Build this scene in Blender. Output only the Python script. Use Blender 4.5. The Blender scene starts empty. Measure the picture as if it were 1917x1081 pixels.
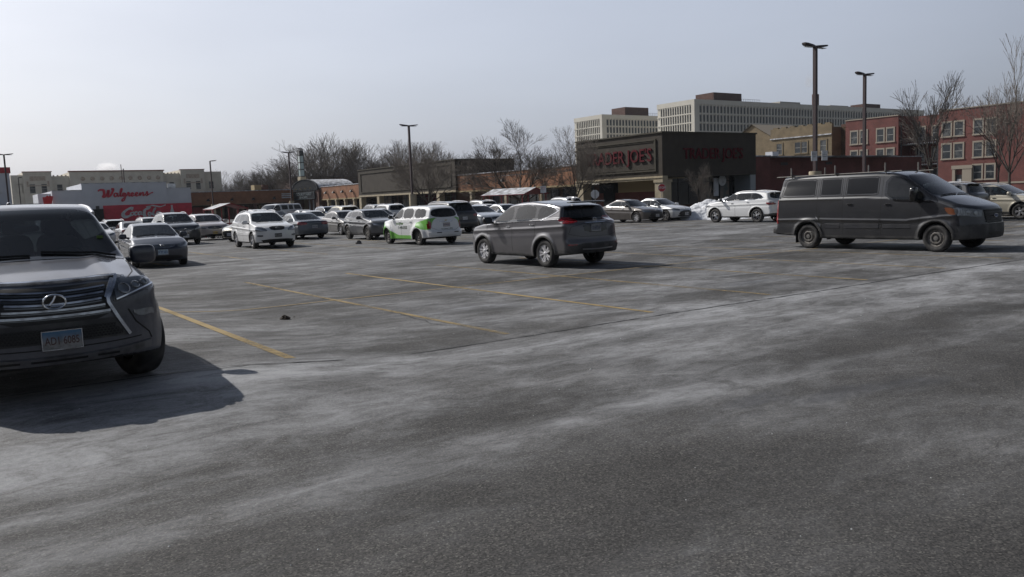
import bpy, math, random
import numpy as np
from math import radians as R, pi, sin, cos
from mathutils import Vector, Matrix
random.seed(7); rng = np.random.default_rng(7)
sc = bpy.context.scene
COL = sc.collection
# ------------------------------------------------------------------ camera, sky, sun, exposure
CAM_H = 1.804
cam = bpy.data.cameras.new("camera"); cam_o = bpy.data.objects.new("camera", cam); COL.objects.link(cam_o)
cam.sensor_width = 36.0; cam.lens = 1560.0 / 1917.0 * 36.0; cam.clip_start = 0.05; cam.clip_end = 6000
cam_o.matrix_world = Matrix.Translation((0, 0, CAM_H)) @ Matrix.Rotation(R(90 - 6.2), 4, 'X') @ Matrix.Rotation(R(-2.24), 4, 'Z')
sc.camera = cam_o
SUN_EL = 41.0
SUN_D = Vector((-.86 * cos(R(SUN_EL)), .51 * cos(R(SUN_EL)), sin(R(SUN_EL)))).normalized()
world = bpy.data.worlds.new("World"); sc.world = world; world.use_nodes = True
wn = world.node_tree; wn.nodes.clear()
w_out = wn.nodes.new('ShaderNodeOutputWorld'); w_bg = wn.nodes.new('ShaderNodeBackground')
sky = wn.nodes.new('ShaderNodeTexSky'); sky.sky_type = 'NISHITA'; sky.sun_disc = False
sky.sun_elevation = R(SUN_EL); sky.sun_rotation = math.atan2(SUN_D.x, SUN_D.y)
sky.air_density = 1.0; sky.dust_density = 4.0; sky.ozone_density = 1.5; sky.altitude = 100
# thin high overcast: pulls the blue towards a milky grey, with faint uneven cloud
hs = wn.nodes.new('ShaderNodeHueSaturation'); hs.inputs['Saturation'].default_value = 0.42; hs.inputs['Value'].default_value = 1.0
tc = wn.nodes.new('ShaderNodeTexCoord'); mp = wn.nodes.new('ShaderNodeMapping'); mp.inputs['Scale'].default_value = (1, 1, 4)
nz = wn.nodes.new('ShaderNodeTexNoise'); nz.inputs['Scale'].default_value = 2.2; nz.inputs['Detail'].default_value = 5
mr = wn.nodes.new('ShaderNodeMapRange'); mr.inputs[1].default_value = .3; mr.inputs[2].default_value = .7; mr.inputs[3].default_value = 0.93; mr.inputs[4].default_value = 1.07
mxw = wn.nodes.new('ShaderNodeMixRGB'); mxw.blend_type = 'MULTIPLY'; mxw.inputs[0].default_value = 1.0
wn.links.new(sky.outputs[0], hs.inputs['Color']); wn.links.new(tc.outputs['Generated'], mp.inputs[0]); wn.links.new(mp.outputs[0], nz.inputs[0])
wn.links.new(nz.outputs[0], mr.inputs[0]); wn.links.new(hs.outputs[0], mxw.inputs[1]); wn.links.new(mr.outputs[0], mxw.inputs[2])
# bright forward-scattering haze on the sun's side of the sky, falling off behind and overhead
dotn = wn.nodes.new('ShaderNodeVectorMath'); dotn.operation = 'DOT_PRODUCT'; dotn.inputs[1].default_value = SUN_D; wn.links.new(tc.outputs['Generated'], dotn.inputs[0])
h1 = wn.nodes.new('ShaderNodeMapRange'); h1.interpolation_type = 'SMOOTHSTEP'; h1.inputs[1].default_value = -.35; h1.inputs[2].default_value = .25; wn.links.new(dotn.outputs['Value'], h1.inputs[0])
sepw = wn.nodes.new('ShaderNodeSeparateXYZ'); wn.links.new(tc.outputs['Generated'], sepw.inputs[0]); h2 = wn.nodes.new('ShaderNodeMapRange'); h2.interpolation_type = 'SMOOTHSTEP'; h2.inputs[1].default_value = .30; h2.inputs[2].default_value = .68; h2.inputs[3].default_value = 1; h2.inputs[4].default_value = .0; wn.links.new(sepw.outputs[2], h2.inputs[0])
hm = wn.nodes.new('ShaderNodeMath'); hm.operation = 'MULTIPLY'; wn.links.new(h1.outputs[0], hm.inputs[0]); wn.links.new(h2.outputs[0], hm.inputs[1])
hc = wn.nodes.new('ShaderNodeMixRGB'); hc.inputs[1].default_value = (0, 0, 0, 1); hc.inputs[2].default_value = (2.2, 2.5, 3.35, 1); wn.links.new(hm.outputs[0], hc.inputs[0])
had = wn.nodes.new('ShaderNodeMixRGB'); had.blend_type = 'ADD'; had.inputs[0].default_value = 1; wn.links.new(mxw.outputs[0], had.inputs[1]); wn.links.new(hc.outputs[0], had.inputs[2])
# away from the sun the sky is clearer, deeper and bluer
dk_ = wn.nodes.new('ShaderNodeMixRGB'); dk_.inputs[1].default_value = (.32, .38, .48, 1); dk_.inputs[2].default_value = (1, 1, 1, 1)
lowf = wn.nodes.new('ShaderNodeMapRange'); lowf.interpolation_type = 'SMOOTHSTEP'; lowf.inputs[1].default_value = .2; lowf.inputs[2].default_value = .62; lowf.inputs[3].default_value = .85; lowf.inputs[4].default_value = 0; wn.links.new(sepw.outputs[2], lowf.inputs[0])
mxf = wn.nodes.new('ShaderNodeMath'); mxf.operation = 'MAXIMUM'; wn.links.new(hm.outputs[0], mxf.inputs[0]); wn.links.new(lowf.outputs[0], mxf.inputs[1]); wn.links.new(mxf.outputs[0], dk_.inputs[0])
mdk = wn.nodes.new('ShaderNodeMixRGB'); mdk.blend_type = 'MULTIPLY'; mdk.inputs[0].default_value = 1; wn.links.new(mxw.outputs[0], mdk.inputs[1]); wn.links.new(dk_.outputs[0], mdk.inputs[2]); wn.links.new(mdk.outputs[0], had.inputs[1])
wn.links.new(had.outputs[0], w_bg.inputs['Color']); w_bg.inputs['Strength'].default_value = 0.085
wn.links.new(w_bg.outputs[0], w_out.inputs['Surface'])
sun = bpy.data.lights.new("sun", 'SUN'); sun.energy = 3.8; sun.angle = R(0.6); sun.color = (1.0, 0.95, 0.88)
sun_o = bpy.data.objects.new("sun", sun); COL.objects.link(sun_o); sun_o.rotation_euler = SUN_D.to_track_quat('Z', 'Y').to_euler()
sun_o.location = (-60, 40, 60)
sc.view_settings.view_transform = 'Standard'; sc.view_settings.look = 'None'; sc.view_settings.exposure = 0.0; sc.view_settings.gamma = 1.0
sc.view_settings.use_curve_mapping = False
sc.cycles.max_bounces = 6; sc.cycles.transparent_max_bounces = 12; sc.cycles.sample_clamp_indirect = 4.0

# ------------------------------------------------------------------ lot grid: b across the stalls, a along them
GA = R(124.5); GROT = GA - pi / 2
AX = Vector((cos(GA), sin(GA), 0)); BX = Vector((sin(GA), -cos(GA), 0))
def Wp(b, a, z=0.0):
    v = BX * b + AX * a; return Vector((v.x, v.y, z))
def sstep(x, a, b):
    t = np.clip((x - a) / (b - a), 0, 1); return t * t * (3 - 2 * t)
def ground_z(x, y):
    b = x * BX.x + y * BX.y; a = x * AX.x + y * AX.y
    return .18 * sstep(a, 5.5, 8.4) * (1 - sstep(b, 1.9, 4.6)) * (1 - sstep(a, 15, 22)) * sstep(b, -12, -5) - .36 * sstep(a, 50, 68) * (1 - sstep(b, 15, 24))

# ------------------------------------------------------------------ materials
def lnk(nt, a, b): nt.links.new(a, b)
def mat(name, col=(.5, .5, .5), rough=.6, metal=0.0, noise=None, bump=None, coat=0.0, spec=.5, emit=None, streak=None):
    m = bpy.data.materials.new(name); m.use_nodes = True; nt = m.node_tree; p = nt.nodes['Principled BSDF']
    p.inputs['Base Color'].default_value = (*col, 1); p.inputs['Roughness'].default_value = rough; p.inputs['Metallic'].default_value = metal
    p.inputs['Coat Weight'].default_value = coat; p.inputs['Coat Roughness'].default_value = .04; p.inputs['Specular IOR Level'].default_value = spec
    if emit: p.inputs['Emission Color'].default_value = (*emit[0], 1); p.inputs['Emission Strength'].default_value = emit[1]
    t = nt.nodes.new('ShaderNodeTexCoord')
    if noise:   # (scale, col2, lo, hi[, stretch])
        mpn = nt.nodes.new('ShaderNodeMapping'); n = nt.nodes.new('ShaderNodeTexNoise'); n.inputs['Scale'].default_value = noise[0]; n.inputs['Detail'].default_value = 6
        if len(noise) > 4: mpn.inputs['Scale'].default_value = noise[4]
        r = nt.nodes.new('ShaderNodeMapRange'); r.inputs[1].default_value = noise[2]; r.inputs[2].default_value = noise[3]
        mx = nt.nodes.new('ShaderNodeMixRGB'); mx.inputs[1].default_value = (*col, 1); mx.inputs[2].default_value = (*noise[1], 1)
        lnk(nt, t.outputs['Object'], mpn.inputs[0]); lnk(nt, mpn.outputs[0], n.inputs[0]); lnk(nt, n.outputs[0], r.inputs[0]); lnk(nt, r.outputs[0], mx.inputs[0]); lnk(nt, mx.outputs[0], p.inputs['Base Color'])
    if bump:
        n2 = nt.nodes.new('ShaderNodeTexNoise'); n2.inputs['Scale'].default_value = bump[0]; n2.inputs['Detail'].default_value = 4
        bp = nt.nodes.new('ShaderNodeBump'); bp.inputs['Strength'].default_value = bump[1]; bp.inputs['Distance'].default_value = bump[2]
        lnk(nt, t.outputs['Object'], n2.inputs[0]); lnk(nt, n2.outputs[0], bp.inputs['Height']); lnk(nt, bp.outputs[0], p.inputs['Normal'])
    return m
def brick_mat(name, c1, c2, mortar, scale=1.0, dirt=.25):
    m = bpy.data.materials.new(name); m.use_nodes = True; nt = m.node_tree; p = nt.nodes['Principled BSDF']; p.inputs['Roughness'].default_value = .85
    g = nt.nodes.new('ShaderNodeNewGeometry'); t = nt.nodes.new('ShaderNodeTexCoord')
    s = nt.nodes.new('ShaderNodeSeparateXYZ'); lnk(nt, t.outputs['Object'], s.inputs[0])
    ad = nt.nodes.new('ShaderNodeMath'); ad.operation = 'ADD'; lnk(nt, s.outputs[0], ad.inputs[0]); lnk(nt, s.outputs[1], ad.inputs[1])
    c = nt.nodes.new('ShaderNodeCombineXYZ'); lnk(nt, ad.outputs[0], c.inputs[0]); lnk(nt, s.outputs[2], c.inputs[1])
    b = nt.nodes.new('ShaderNodeTexBrick'); b.inputs['Scale'].default_value = 1.0; b.inputs['Brick Width'].default_value = .22 * scale; b.inputs['Row Height'].default_value = .075 * scale
    b.inputs['Mortar Size'].default_value = .008 * scale; b.inputs['Color1'].default_value = (*c1, 1); b.inputs['Color2'].default_value = (*c2, 1); b.inputs['Mortar'].default_value = (*mortar, 1)
    lnk(nt, c.outputs[0], b.inputs['Vector'])
    n = nt.nodes.new('ShaderNodeTexNoise'); n.inputs['Scale'].default_value = .7; n.inputs['Detail'].default_value = 8; lnk(nt, t.outputs['Object'], n.inputs[0])
    r = nt.nodes.new('ShaderNodeMapRange'); r.inputs[1].default_value = .3; r.inputs[2].default_value = .7; r.inputs[3].default_value = 1 - dirt; r.inputs[4].default_value = 1 + dirt * .5; lnk(nt, n.outputs[0], r.inputs[0])
    mx = nt.nodes.new('ShaderNodeMixRGB'); mx.blend_type = 'MULTIPLY'; mx.inputs[0].default_value = 1; lnk(nt, b.outputs[0], mx.inputs[1]); lnk(nt, r.outputs[0], mx.inputs[2]); lnk(nt, mx.outputs[0], p.inputs['Base Color'])
    return m
def paint(name, col, metal=.55, rough=.32, dirt=.5, dirt_z=.55, dcol=(.20, .19, .18)):
    """car paint with a clear coat, road salt film heavier low down, dark lining on the inner side of the panels"""
    m = bpy.data.materials.new(name); m.use_nodes = True; nt = m.node_tree; p = nt.nodes['Principled BSDF']; metal *= .4; rough = .42; dirt *= .6
    t = nt.nodes.new('ShaderNodeTexCoord'); s = nt.nodes.new('ShaderNodeSeparateXYZ'); lnk(nt, t.outputs['Object'], s.inputs[0])
    n = nt.nodes.new('ShaderNodeTexNoise'); n.inputs['Scale'].default_value = 3.2; n.inputs['Detail'].default_value = 8; n.inputs['Roughness'].default_value = .65; lnk(nt, t.outputs['Object'], n.inputs[0])
    zr = nt.nodes.new('ShaderNodeMapRange'); zr.inputs[1].default_value = dirt_z + .45; zr.inputs[2].default_value = dirt_z - .35; zr.inputs[3].default_value = .0; zr.inputs[4].default_value = 1; lnk(nt, s.outputs[2], zr.inputs[0])
    a1 = nt.nodes.new('ShaderNodeMath'); a1.operation = 'MULTIPLY_ADD'; lnk(nt, zr.outputs[0], a1.inputs[0]); a1.inputs[1].default_value = .55; lnk(nt, n.outputs[0], a1.inputs[2])
    r = nt.nodes.new('ShaderNodeMapRange'); r.inputs[1].default_value = .52; r.inputs[2].default_value = 1.15; r.inputs[3].default_value = .02 * dirt; r.inputs[4].default_value = dirt; lnk(nt, a1.outputs[0], r.inputs[0])
    mx = nt.nodes.new('ShaderNodeMixRGB'); mx.inputs[1].default_value = (*col, 1); mx.inputs[2].default_value = (*dcol, 1); lnk(nt, r.outputs[0], mx.inputs[0])
    rr = nt.nodes.new('ShaderNodeMapRange'); rr.inputs[3].default_value = rough; rr.inputs[4].default_value = .8; lnk(nt, r.outputs[0], rr.inputs[0])
    mm = nt.nodes.new('ShaderNodeMapRange'); mm.inputs[3].default_value = metal; mm.inputs[4].default_value = 0; lnk(nt, r.outputs[0], mm.inputs[0])
    cc = nt.nodes.new('ShaderNodeMapRange'); cc.inputs[3].default_value = 1; cc.inputs[4].default_value = 0.0; cc.inputs[2].default_value = .7; lnk(nt, r.outputs[0], cc.inputs[0])
    lnk(nt, mx.outputs[0], p.inputs['Base Color']); lnk(nt, rr.outputs[0], p.inputs['Roughness']); lnk(nt, mm.outputs[0], p.inputs['Metallic']); lnk(nt, cc.outputs[0], p.inputs['Coat Weight'])
    p.inputs['Coat Roughness'].default_value = .05
    g = nt.nodes.new('ShaderNodeNewGeometry'); d = nt.nodes.new('ShaderNodeBsdfDiffuse'); d.inputs['Color'].default_value = (.03, .03, .033, 1)
    ms = nt.nodes.new('ShaderNodeMixShader'); lnk(nt, g.outputs['Backfacing'], ms.inputs[0]); lnk(nt, p.outputs[0], ms.inputs[1]); lnk(nt, d.outputs[0], ms.inputs[2])
    lnk(nt, ms.outputs[0], nt.nodes['Material Output'].inputs['Surface'])
    return m
def glass(name, tint=(.3, .36, .36), dirt=.06):
    m = bpy.data.materials.new(name); m.use_nodes = True; nt = m.node_tree; nt.nodes.remove(nt.nodes['Principled BSDF'])
    tr = nt.nodes.new('ShaderNodeBsdfTransparent'); tr.inputs[0].default_value = (*tint, 1)
    gl = nt.nodes.new('ShaderNodeBsdfGlossy'); gl.inputs['Roughness'].default_value = .03; gl.inputs['Color'].default_value = (1, 1, 1, 1)
    fr = nt.nodes.new('ShaderNodeFresnel'); fr.inputs[0].default_value = 1.5
    mr_ = nt.nodes.new('ShaderNodeMapRange'); mr_.inputs[3].default_value = .0; mr_.inputs[4].default_value = 1.0; lnk(nt, fr.outputs[0], mr_.inputs[0])
    m1 = nt.nodes.new('ShaderNodeMixShader'); lnk(nt, mr_.outputs[0], m1.inputs[0]); lnk(nt, tr.outputs[0], m1.inputs[1]); lnk(nt, gl.outputs[0], m1.inputs[2])
    df = nt.nodes.new('ShaderNodeBsdfDiffuse'); df.inputs[0].default_value = (.3, .31, .32, 1)
    t = nt.nodes.new('ShaderNodeTexCoord'); n = nt.nodes.new('ShaderNodeTexNoise'); n.inputs['Scale'].default_value = 4; n.inputs['Detail'].default_value = 6; lnk(nt, t.outputs['Object'], n.inputs[0])
    rr = nt.nodes.new('ShaderNodeMapRange'); rr.inputs[1].default_value = .3; rr.inputs[2].default_value = .75; rr.inputs[3].default_value = dirt * .1; rr.inputs[4].default_value = dirt * .7; lnk(nt, n.outputs[0], rr.inputs[0])
    m2 = nt.nodes.new('ShaderNodeMixShader'); lnk(nt, rr.outputs[0], m2.inputs[0]); lnk(nt, m1.outputs[0], m2.inputs[1]); lnk(nt, df.outputs[0], m2.inputs[2])
    lnk(nt, m2.outputs[0], nt.nodes['Material Output'].inputs['Surface'])
    return m
M = {}
M['glass'] = glass('car_glass', (.20, .26, .27), .03); M['privacy'] = glass('privacy_glass', (.10, .11, .12), .05); M['wind'] = glass('windshield_glass', (.40, .48, .5), .03)
M['black'] = mat('black_gloss_trim', (.008, .008, .009), .18, coat=.5)
M['plastic'] = mat('dark_plastic', (.028, .028, .03), .6, noise=(3, (.10, .098, .095), .45, .75))
M['under'] = mat('underbody', (.012, .012, .012), .9)
M['tyre'] = mat('tyre_rubber', (.018, .018, .019), .8, noise=(6, (.075, .072, .07), .42, .7))
M['rim'] = mat('alloy_rim', (.55, .55, .57), .32, .85, noise=(5, (.25, .24, .23), .45, .8))
M['rimdark'] = mat('dark_rim', (.05, .05, .055), .4, .6)
M['steel'] = mat('steel_wheel', (.16, .155, .15), .6, .3, noise=(5, (.10, .09, .08), .4, .7))
M['chrome'] = mat('chrome', (.72, .73, .75), .12, 1.0, noise=(9, (.35, .35, .35), .5, .8))
M['chromed'] = mat('dirty_chrome', (.55, .58, .64), .26, .9, noise=(7, (.18, .18, .19), .45, .72))
M['lamp'] = mat('headlight_lens', (.26, .28, .30), .12, .5, coat=1.0, noise=(9, (.14, .145, .155), .4, .7))
M['lampd'] = mat('headlight_housing', (.10, .11, .125), .25, .5, coat=1.0)
M['red'] = mat('red_lens', (.28, .006, .01), .15, coat=1.0, noise=(24, (.12, .003, .005), .4, .6))
M['amber'] = mat('amber_lens', (.15, .05, .02), .3, coat=.4)
M['rims'] = mat('bright_alloy', (.80, .80, .82), .3, .6); M['vblack'] = mat('dark_van_panel', (.010, .011, .014), .3, spec=.22)
M['seat'] = mat('seat_fabric', (.035, .035, .038), .8); M['seatl'] = mat('light_seat_fabric', (.30, .27, .23), .8)
M['dash'] = mat('dashboard_plastic', (.02, .02, .022), .6)
M['mesh'] = mat('grille_mesh', (.006, .006, .007), .5)
M['silver_bar'] = mat('silver_rail', (.5, .5, .52), .3, .8)

# ------------------------------------------------------------------ mesh builder and tagging
class MB:
    def __init__(s): s.v = []; s.f = []; s.m = []; s.mats = []; s.n = 0
    def mi(s, m):
        if m not in s.mats: s.mats.append(m)
        return s.mats.index(m)
    def add(s, v, f, m, xf=None):
        v = np.asarray(v, float).reshape(-1, 3)
        if xf is not None:
            X = np.array(xf); v = v @ X[:3, :3].T + X[:3, 3]
        k = s.mi(m); s.v.append(v)
        for q in f: s.f.append([int(i) + s.n for i in q]); s.m.append(k)
        s.n += len(v); return s
    def box(s, x0, x1, y0, y1, z0, z1, m, xf=None):
        v = [(x, y, z) for z in (z0, z1) for y in (y0, y1) for x in (x0, x1)]
        return s.add(v, [(0, 2, 3, 1), (4, 5, 7, 6), (0, 1, 5, 4), (2, 6, 7, 3), (0, 4, 6, 2), (1, 3, 7, 5)], m, xf)
    def tube(s, pts, rad, m, seg=8, cap=True):
        pts = [np.array(p, float) for p in pts]; n = len(pts); rad = [rad] * n if np.isscalar(rad) else rad
        V = []; 
        for i, p in enumerate(pts):
            t = pts[min(i + 1, n - 1)] - pts[max(i - 1, 0)]; t /= (np.linalg.norm(t) + 1e-9)
            u = np.cross(t, (0, 0, 1) if abs(t[2]) < .9 else (1, 0, 0)); u /= np.linalg.norm(u); w = np.cross(t, u)
            for k in range(seg):
                a = 2 * pi * k / seg; V.append(p + rad[i] * (cos(a) * u + sin(a) * w))
        F = [(i * seg + k, i * seg + (k + 1) % seg, (i + 1) * seg + (k + 1) % seg, (i + 1) * seg + k) for i in range(n - 1) for k in range(seg)]
        if cap: F += [list(range(seg))[::-1], [(n - 1) * seg + k for k in range(seg)]]
        return s.add(V, F, m)
    def lathe(s, prof, m, seg=32, axis='z', c=(0, 0, 0), a0=0, closed=False):
        V = []; n = len(prof)
        for r, h in prof:
            for k in range(seg):
                a = a0 + 2 * pi * k / seg
                p = (r * cos(a), r * sin(a), h) if axis == 'z' else (r * cos(a), h, r * sin(a))
                V.append((p[0] + c[0], p[1] + c[1], p[2] + c[2]))
        F = []
        for i in range(n - 1):
            for k in range(seg):
                q = (i * seg + k, i * seg + (k + 1) % seg, (i + 1) * seg + (k + 1) % seg, (i + 1) * seg + k)
                F.append(q if axis == 'z' else q[::-1])
        return s.add(V, F, m)
    def rbox(s, c, size, m, e=.45, seg=16, rot=None):
        V = []; nu, nv = seg, seg // 2 + 1
        sp = lambda x: math.copysign(abs(x) ** e, x)
        for j in range(nv):
            ph = -pi / 2 + pi * j / (nv - 1)
            for i in range(nu):
                th = 2 * pi * i / nu + pi / nu
                p = Vector((sp(cos(ph)) * sp(cos(th)) * size[0] / 2, sp(cos(ph)) * sp(sin(th)) * size[1] / 2, sp(sin(ph)) * size[2] / 2))
                if rot is not None: p = rot @ p
                V.append((p.x + c[0], p.y + c[1], p.z + c[2]))
        F = [(j * nu + i, j * nu + (i + 1) % nu, (j + 1) * nu + (i + 1) % nu, (j + 1) * nu + i) for j in range(nv - 1) for i in range(nu)]
        return s.add(V, F, m)
    def build_split(s, name, parent=None, smooth=True):
        off = 0; fi = 0; out = []; fl = list(zip(s.f, s.m))
        for v in s.v:
            n = len(v); q = [(f, m) for f, m in fl if off <= f[0] < off + n]; b = MB()
            if q: b.v = [v]; b.n = n; b.mats = list(s.mats); b.f = [[i - off for i in f] for f, _ in q]; b.m = [m for _, m in q]; out.append(b.build(name, parent, smooth))
            off += n
        return out
    def build(s, name, parent=None, smooth=False, label=None):
        me = bpy.data.meshes.new(name); V = np.concatenate(s.v) if s.v else np.zeros((0, 3)); F = s.f
        if F and smooth:
            us = np.zeros(len(V), bool); us[[i for f in F for i in f]] = True
            if not us.all(): ix = np.cumsum(us) - 1; V = V[us]; F = [[int(ix[i]) for i in f] for f in F]
        me.from_pydata(V.tolist(), [], F)
        for m in s.mats: me.materials.append(m)
        me.polygons.foreach_set('material_index', s.m)
        if smooth:
            me.polygons.foreach_set('use_smooth', [True] * len(s.f)); me.set_sharp_from_angle(angle=R(38))
        me.update(); o = bpy.data.objects.new(name, me); COL.objects.link(o)
        if parent: o.parent = parent
        if label: o['label'] = label
        return o
def tag(o, label=None, cat=None, group=None, kind=None):
    if label: o['label'] = label
    if cat: o['category'] = cat
    if group: o['group'] = group
    if kind: o['kind'] = kind
    return o
def empty(name, loc=(0, 0, 0), rz=0.0, label=None, cat=None, group=None):
    o = bpy.data.objects.new(name, None); COL.objects.link(o); o.location = loc; o.rotation_euler = (0, 0, rz); o.empty_display_size = .3
    return tag(o, label, cat, group)
def copy_tree(o, parent=None):
    c = o.copy(); COL.objects.link(c); c.parent = parent
    for ch in list(o.children): copy_tree(ch, c)
    return c
def remove_tree(o):
    for ch in list(o.children): remove_tree(ch)
    bpy.data.objects.remove(o)
def text_mesh(s, size, depth, offset=0.0, shear=0.0, bold=0, spacing=1.0):
    """verts, faces of extruded lettering standing in XZ, face towards -Y, centred"""
    cu = bpy.data.curves.new('t', 'FONT'); cu.body = s; cu.size = size; cu.extrude = depth; cu.offset = offset; cu.shear = shear; cu.align_x = 'CENTER'; cu.align_y = 'CENTER'; cu.space_character = spacing; cu.resolution_u = 3
    o = bpy.data.objects.new('t', cu); COL.objects.link(o); dg = bpy.context.evaluated_depsgraph_get(); dg.update()
    me = bpy.data.meshes.new_from_object(o.evaluated_get(dg)); V = np.zeros(len(me.vertices) * 3); me.vertices.foreach_get('co', V); V = V.reshape(-1, 3)
    F = [tuple(p.vertices) for p in me.polygons]; bpy.data.objects.remove(o); bpy.data.curves.remove(cu); bpy.data.meshes.remove(me)
    return np.stack([V[:, 0], -V[:, 2], V[:, 1]], 1), F
# ------------------------------------------------------------------ smooth solid modelling for car bodies: implicit shape -> mesh
def smax(a, b, k):
    h = np.maximum(k - np.abs(a - b), 0) / k
    return np.maximum(a, b) + h * h * k * .25
def table(pts, s=.05, lo=-4.2, hi=4.2):
    xs = np.arange(lo, hi, .01); p = sorted(pts); v = np.interp(xs, [q[0] for q in p], [q[1] for q in p])
    if s > 0:
        n = int(s * 300); k = np.exp(-.5 * (np.arange(-n, n + 1) / (s * 100)) ** 2); k /= k.sum()
        v = np.convolve(np.pad(v, n, mode='edge'), k, 'valid')
    return xs, v
def sdpoly(px, py, P):
    P = np.asarray(P, float); d = np.full(px.shape, 1e9); inside = np.zeros(px.shape, bool); n = len(P)
    for i in range(n):
        a = P[i]; b = P[(i + 1) % n]; e = b - a; wx = px - a[0]; wy = py - a[1]
        t = np.clip((wx * e[0] + wy * e[1]) / (e @ e + 1e-12), 0, 1); d = np.minimum(d, (wx - t * e[0]) ** 2 + (wy - t * e[1]) ** 2)
        c = ((a[1] <= py) & (b[1] > py)) | ((b[1] <= py) & (a[1] > py))
        with np.errstate(divide='ignore', invalid='ignore'):
            xi = a[0] + (py - a[1]) * e[0] / (e[1] if abs(e[1]) > 1e-12 else 1e-12)
        inside ^= c & (px < xi)
    d = np.sqrt(d); return np.where(inside, -d, d)
def rnd(P, n=2, k=.22):
    for _ in range(n):
        Q = []
        for i in range(len(P)):
            a = np.array(P[i], float); b = np.array(P[(i + 1) % len(P)], float); Q += [a + (b - a) * k, b - (b - a) * k]
        P = Q
    return np.array(P)
EDG = [((0,0,0),(1,0,0)),((0,1,0),(1,1,0)),((0,0,1),(1,0,1)),((0,1,1),(1,1,1)),((0,0,0),(0,1,0)),((1,0,0),(1,1,0)),((0,0,1),(0,1,1)),((1,0,1),(1,1,1)),((0,0,0),(0,0,1)),((1,0,0),(1,0,1)),((0,1,0),(0,1,1)),((1,1,0),(1,1,1))]
def nets(f, lo, hi, h):
    n = [int(math.ceil((hi[i] - lo[i]) / h)) + 1 for i in range(3)]
    ax = [lo[i] + h * np.arange(n[i]) for i in range(3)]
    X, Y, Z = np.meshgrid(*ax, indexing='ij'); Fv = f(X, Y, Z); s = Fv < 0
    c = np.zeros([k - 1 for k in n], np.int8)
    for dx in (0, 1):
        for dy in (0, 1):
            for dz in (0, 1): c += s[dx:n[0] - 1 + dx, dy:n[1] - 1 + dy, dz:n[2] - 1 + dz]
    act = (c > 0) & (c < 8); I = np.argwhere(act); idx = -np.ones(act.shape, np.int64); idx[act] = np.arange(len(I))
    S = np.zeros((len(I), 3)); C = np.zeros(len(I))
    for p, q in EDG:
        a = I + p; b = I + q; fa = Fv[a[:, 0], a[:, 1], a[:, 2]]; fb = Fv[b[:, 0], b[:, 1], b[:, 2]]; mk = (fa < 0) != (fb < 0)
        t = np.where(mk, fa / np.where(mk, fa - fb, 1), 0)[:, None]; S += np.where(mk[:, None], a + (b - a) * t, 0); C += mk
    V = np.array(lo) + h * S / C[:, None]; Q = []
    for d in range(3):
        e = [0, 0, 0]; e[d] = 1; A = s[tuple(slice(0, n[i] - e[i]) for i in range(3))]; Bq = s[tuple(slice(e[i], n[i]) for i in range(3))]
        W = np.argwhere(A != Bq); o1, o2 = (d + 1) % 3, (d + 2) % 3
        W = W[(W[:, o1] > 0) & (W[:, o2] > 0) & (W[:, o1] < n[o1] - 1) & (W[:, o2] < n[o2] - 1)]
        u = np.zeros(3, int); u[o1] = 1; v = np.zeros(3, int); v[o2] = 1; g = lambda w: idx[w[:, 0], w[:, 1], w[:, 2]]
        q = np.stack([g(W - u - v), g(W - v), g(W), g(W - u)], 1); ins = s[W[:, 0], W[:, 1], W[:, 2]]
        q[~ins] = q[~ins][:, ::-1]; Q.append(q)
    return V, np.concatenate(Q)
def grad(f, V, e=.004):
    g = np.zeros_like(V)
    for i in range(3):
        d = np.zeros(3); d[i] = e; P = V + d; N = V - d
        g[:, i] = (f(P[:, 0], P[:, 1], P[:, 2]) - f(N[:, 0], N[:, 1], N[:, 2])) / (2 * e)
    return g
def project(f, V, it=3, lim=.02):
    for _ in range(it):
        g = grad(f, V); st = (f(V[:, 0], V[:, 1], V[:, 2]) / np.maximum((g * g).sum(1), .1))[:, None] * g
        L = np.linalg.norm(st, axis=1, keepdims=True); V = V - st * np.minimum(1, lim / np.maximum(L, 1e-9))
    return V
def np_mesh(name, V, Q, m, parent, NV=None):
    used = np.unique(Q); mp_ = np.zeros(len(V), np.int64); mp_[used] = np.arange(len(used)); V2 = V[used]; Q2 = mp_[Q]
    me = bpy.data.meshes.new(name); me.vertices.add(len(V2)); me.vertices.foreach_set('co', V2.astype(np.float32).ravel())
    me.loops.add(Q2.size); me.loops.foreach_set('vertex_index', Q2.astype(np.int32).ravel()); me.polygons.add(len(Q2))
    me.polygons.foreach_set('loop_start', np.arange(0, Q2.size, 4, dtype=np.int32)); me.polygons.foreach_set('loop_total', np.full(len(Q2), 4, np.int32))
    me.update(calc_edges=True); me.validate()
    me.polygons.foreach_set('use_smooth', [True] * len(me.polygons)); me.materials.append(m)
    if NV is not None and len(me.vertices) == len(used): me.normals_split_custom_set_from_vertices(NV[used].tolist())
    else: me.set_sharp_from_angle(angle=R(32))
    o = bpy.data.objects.new(name, me); COL.objects.link(o); o.parent = parent; return o

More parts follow.
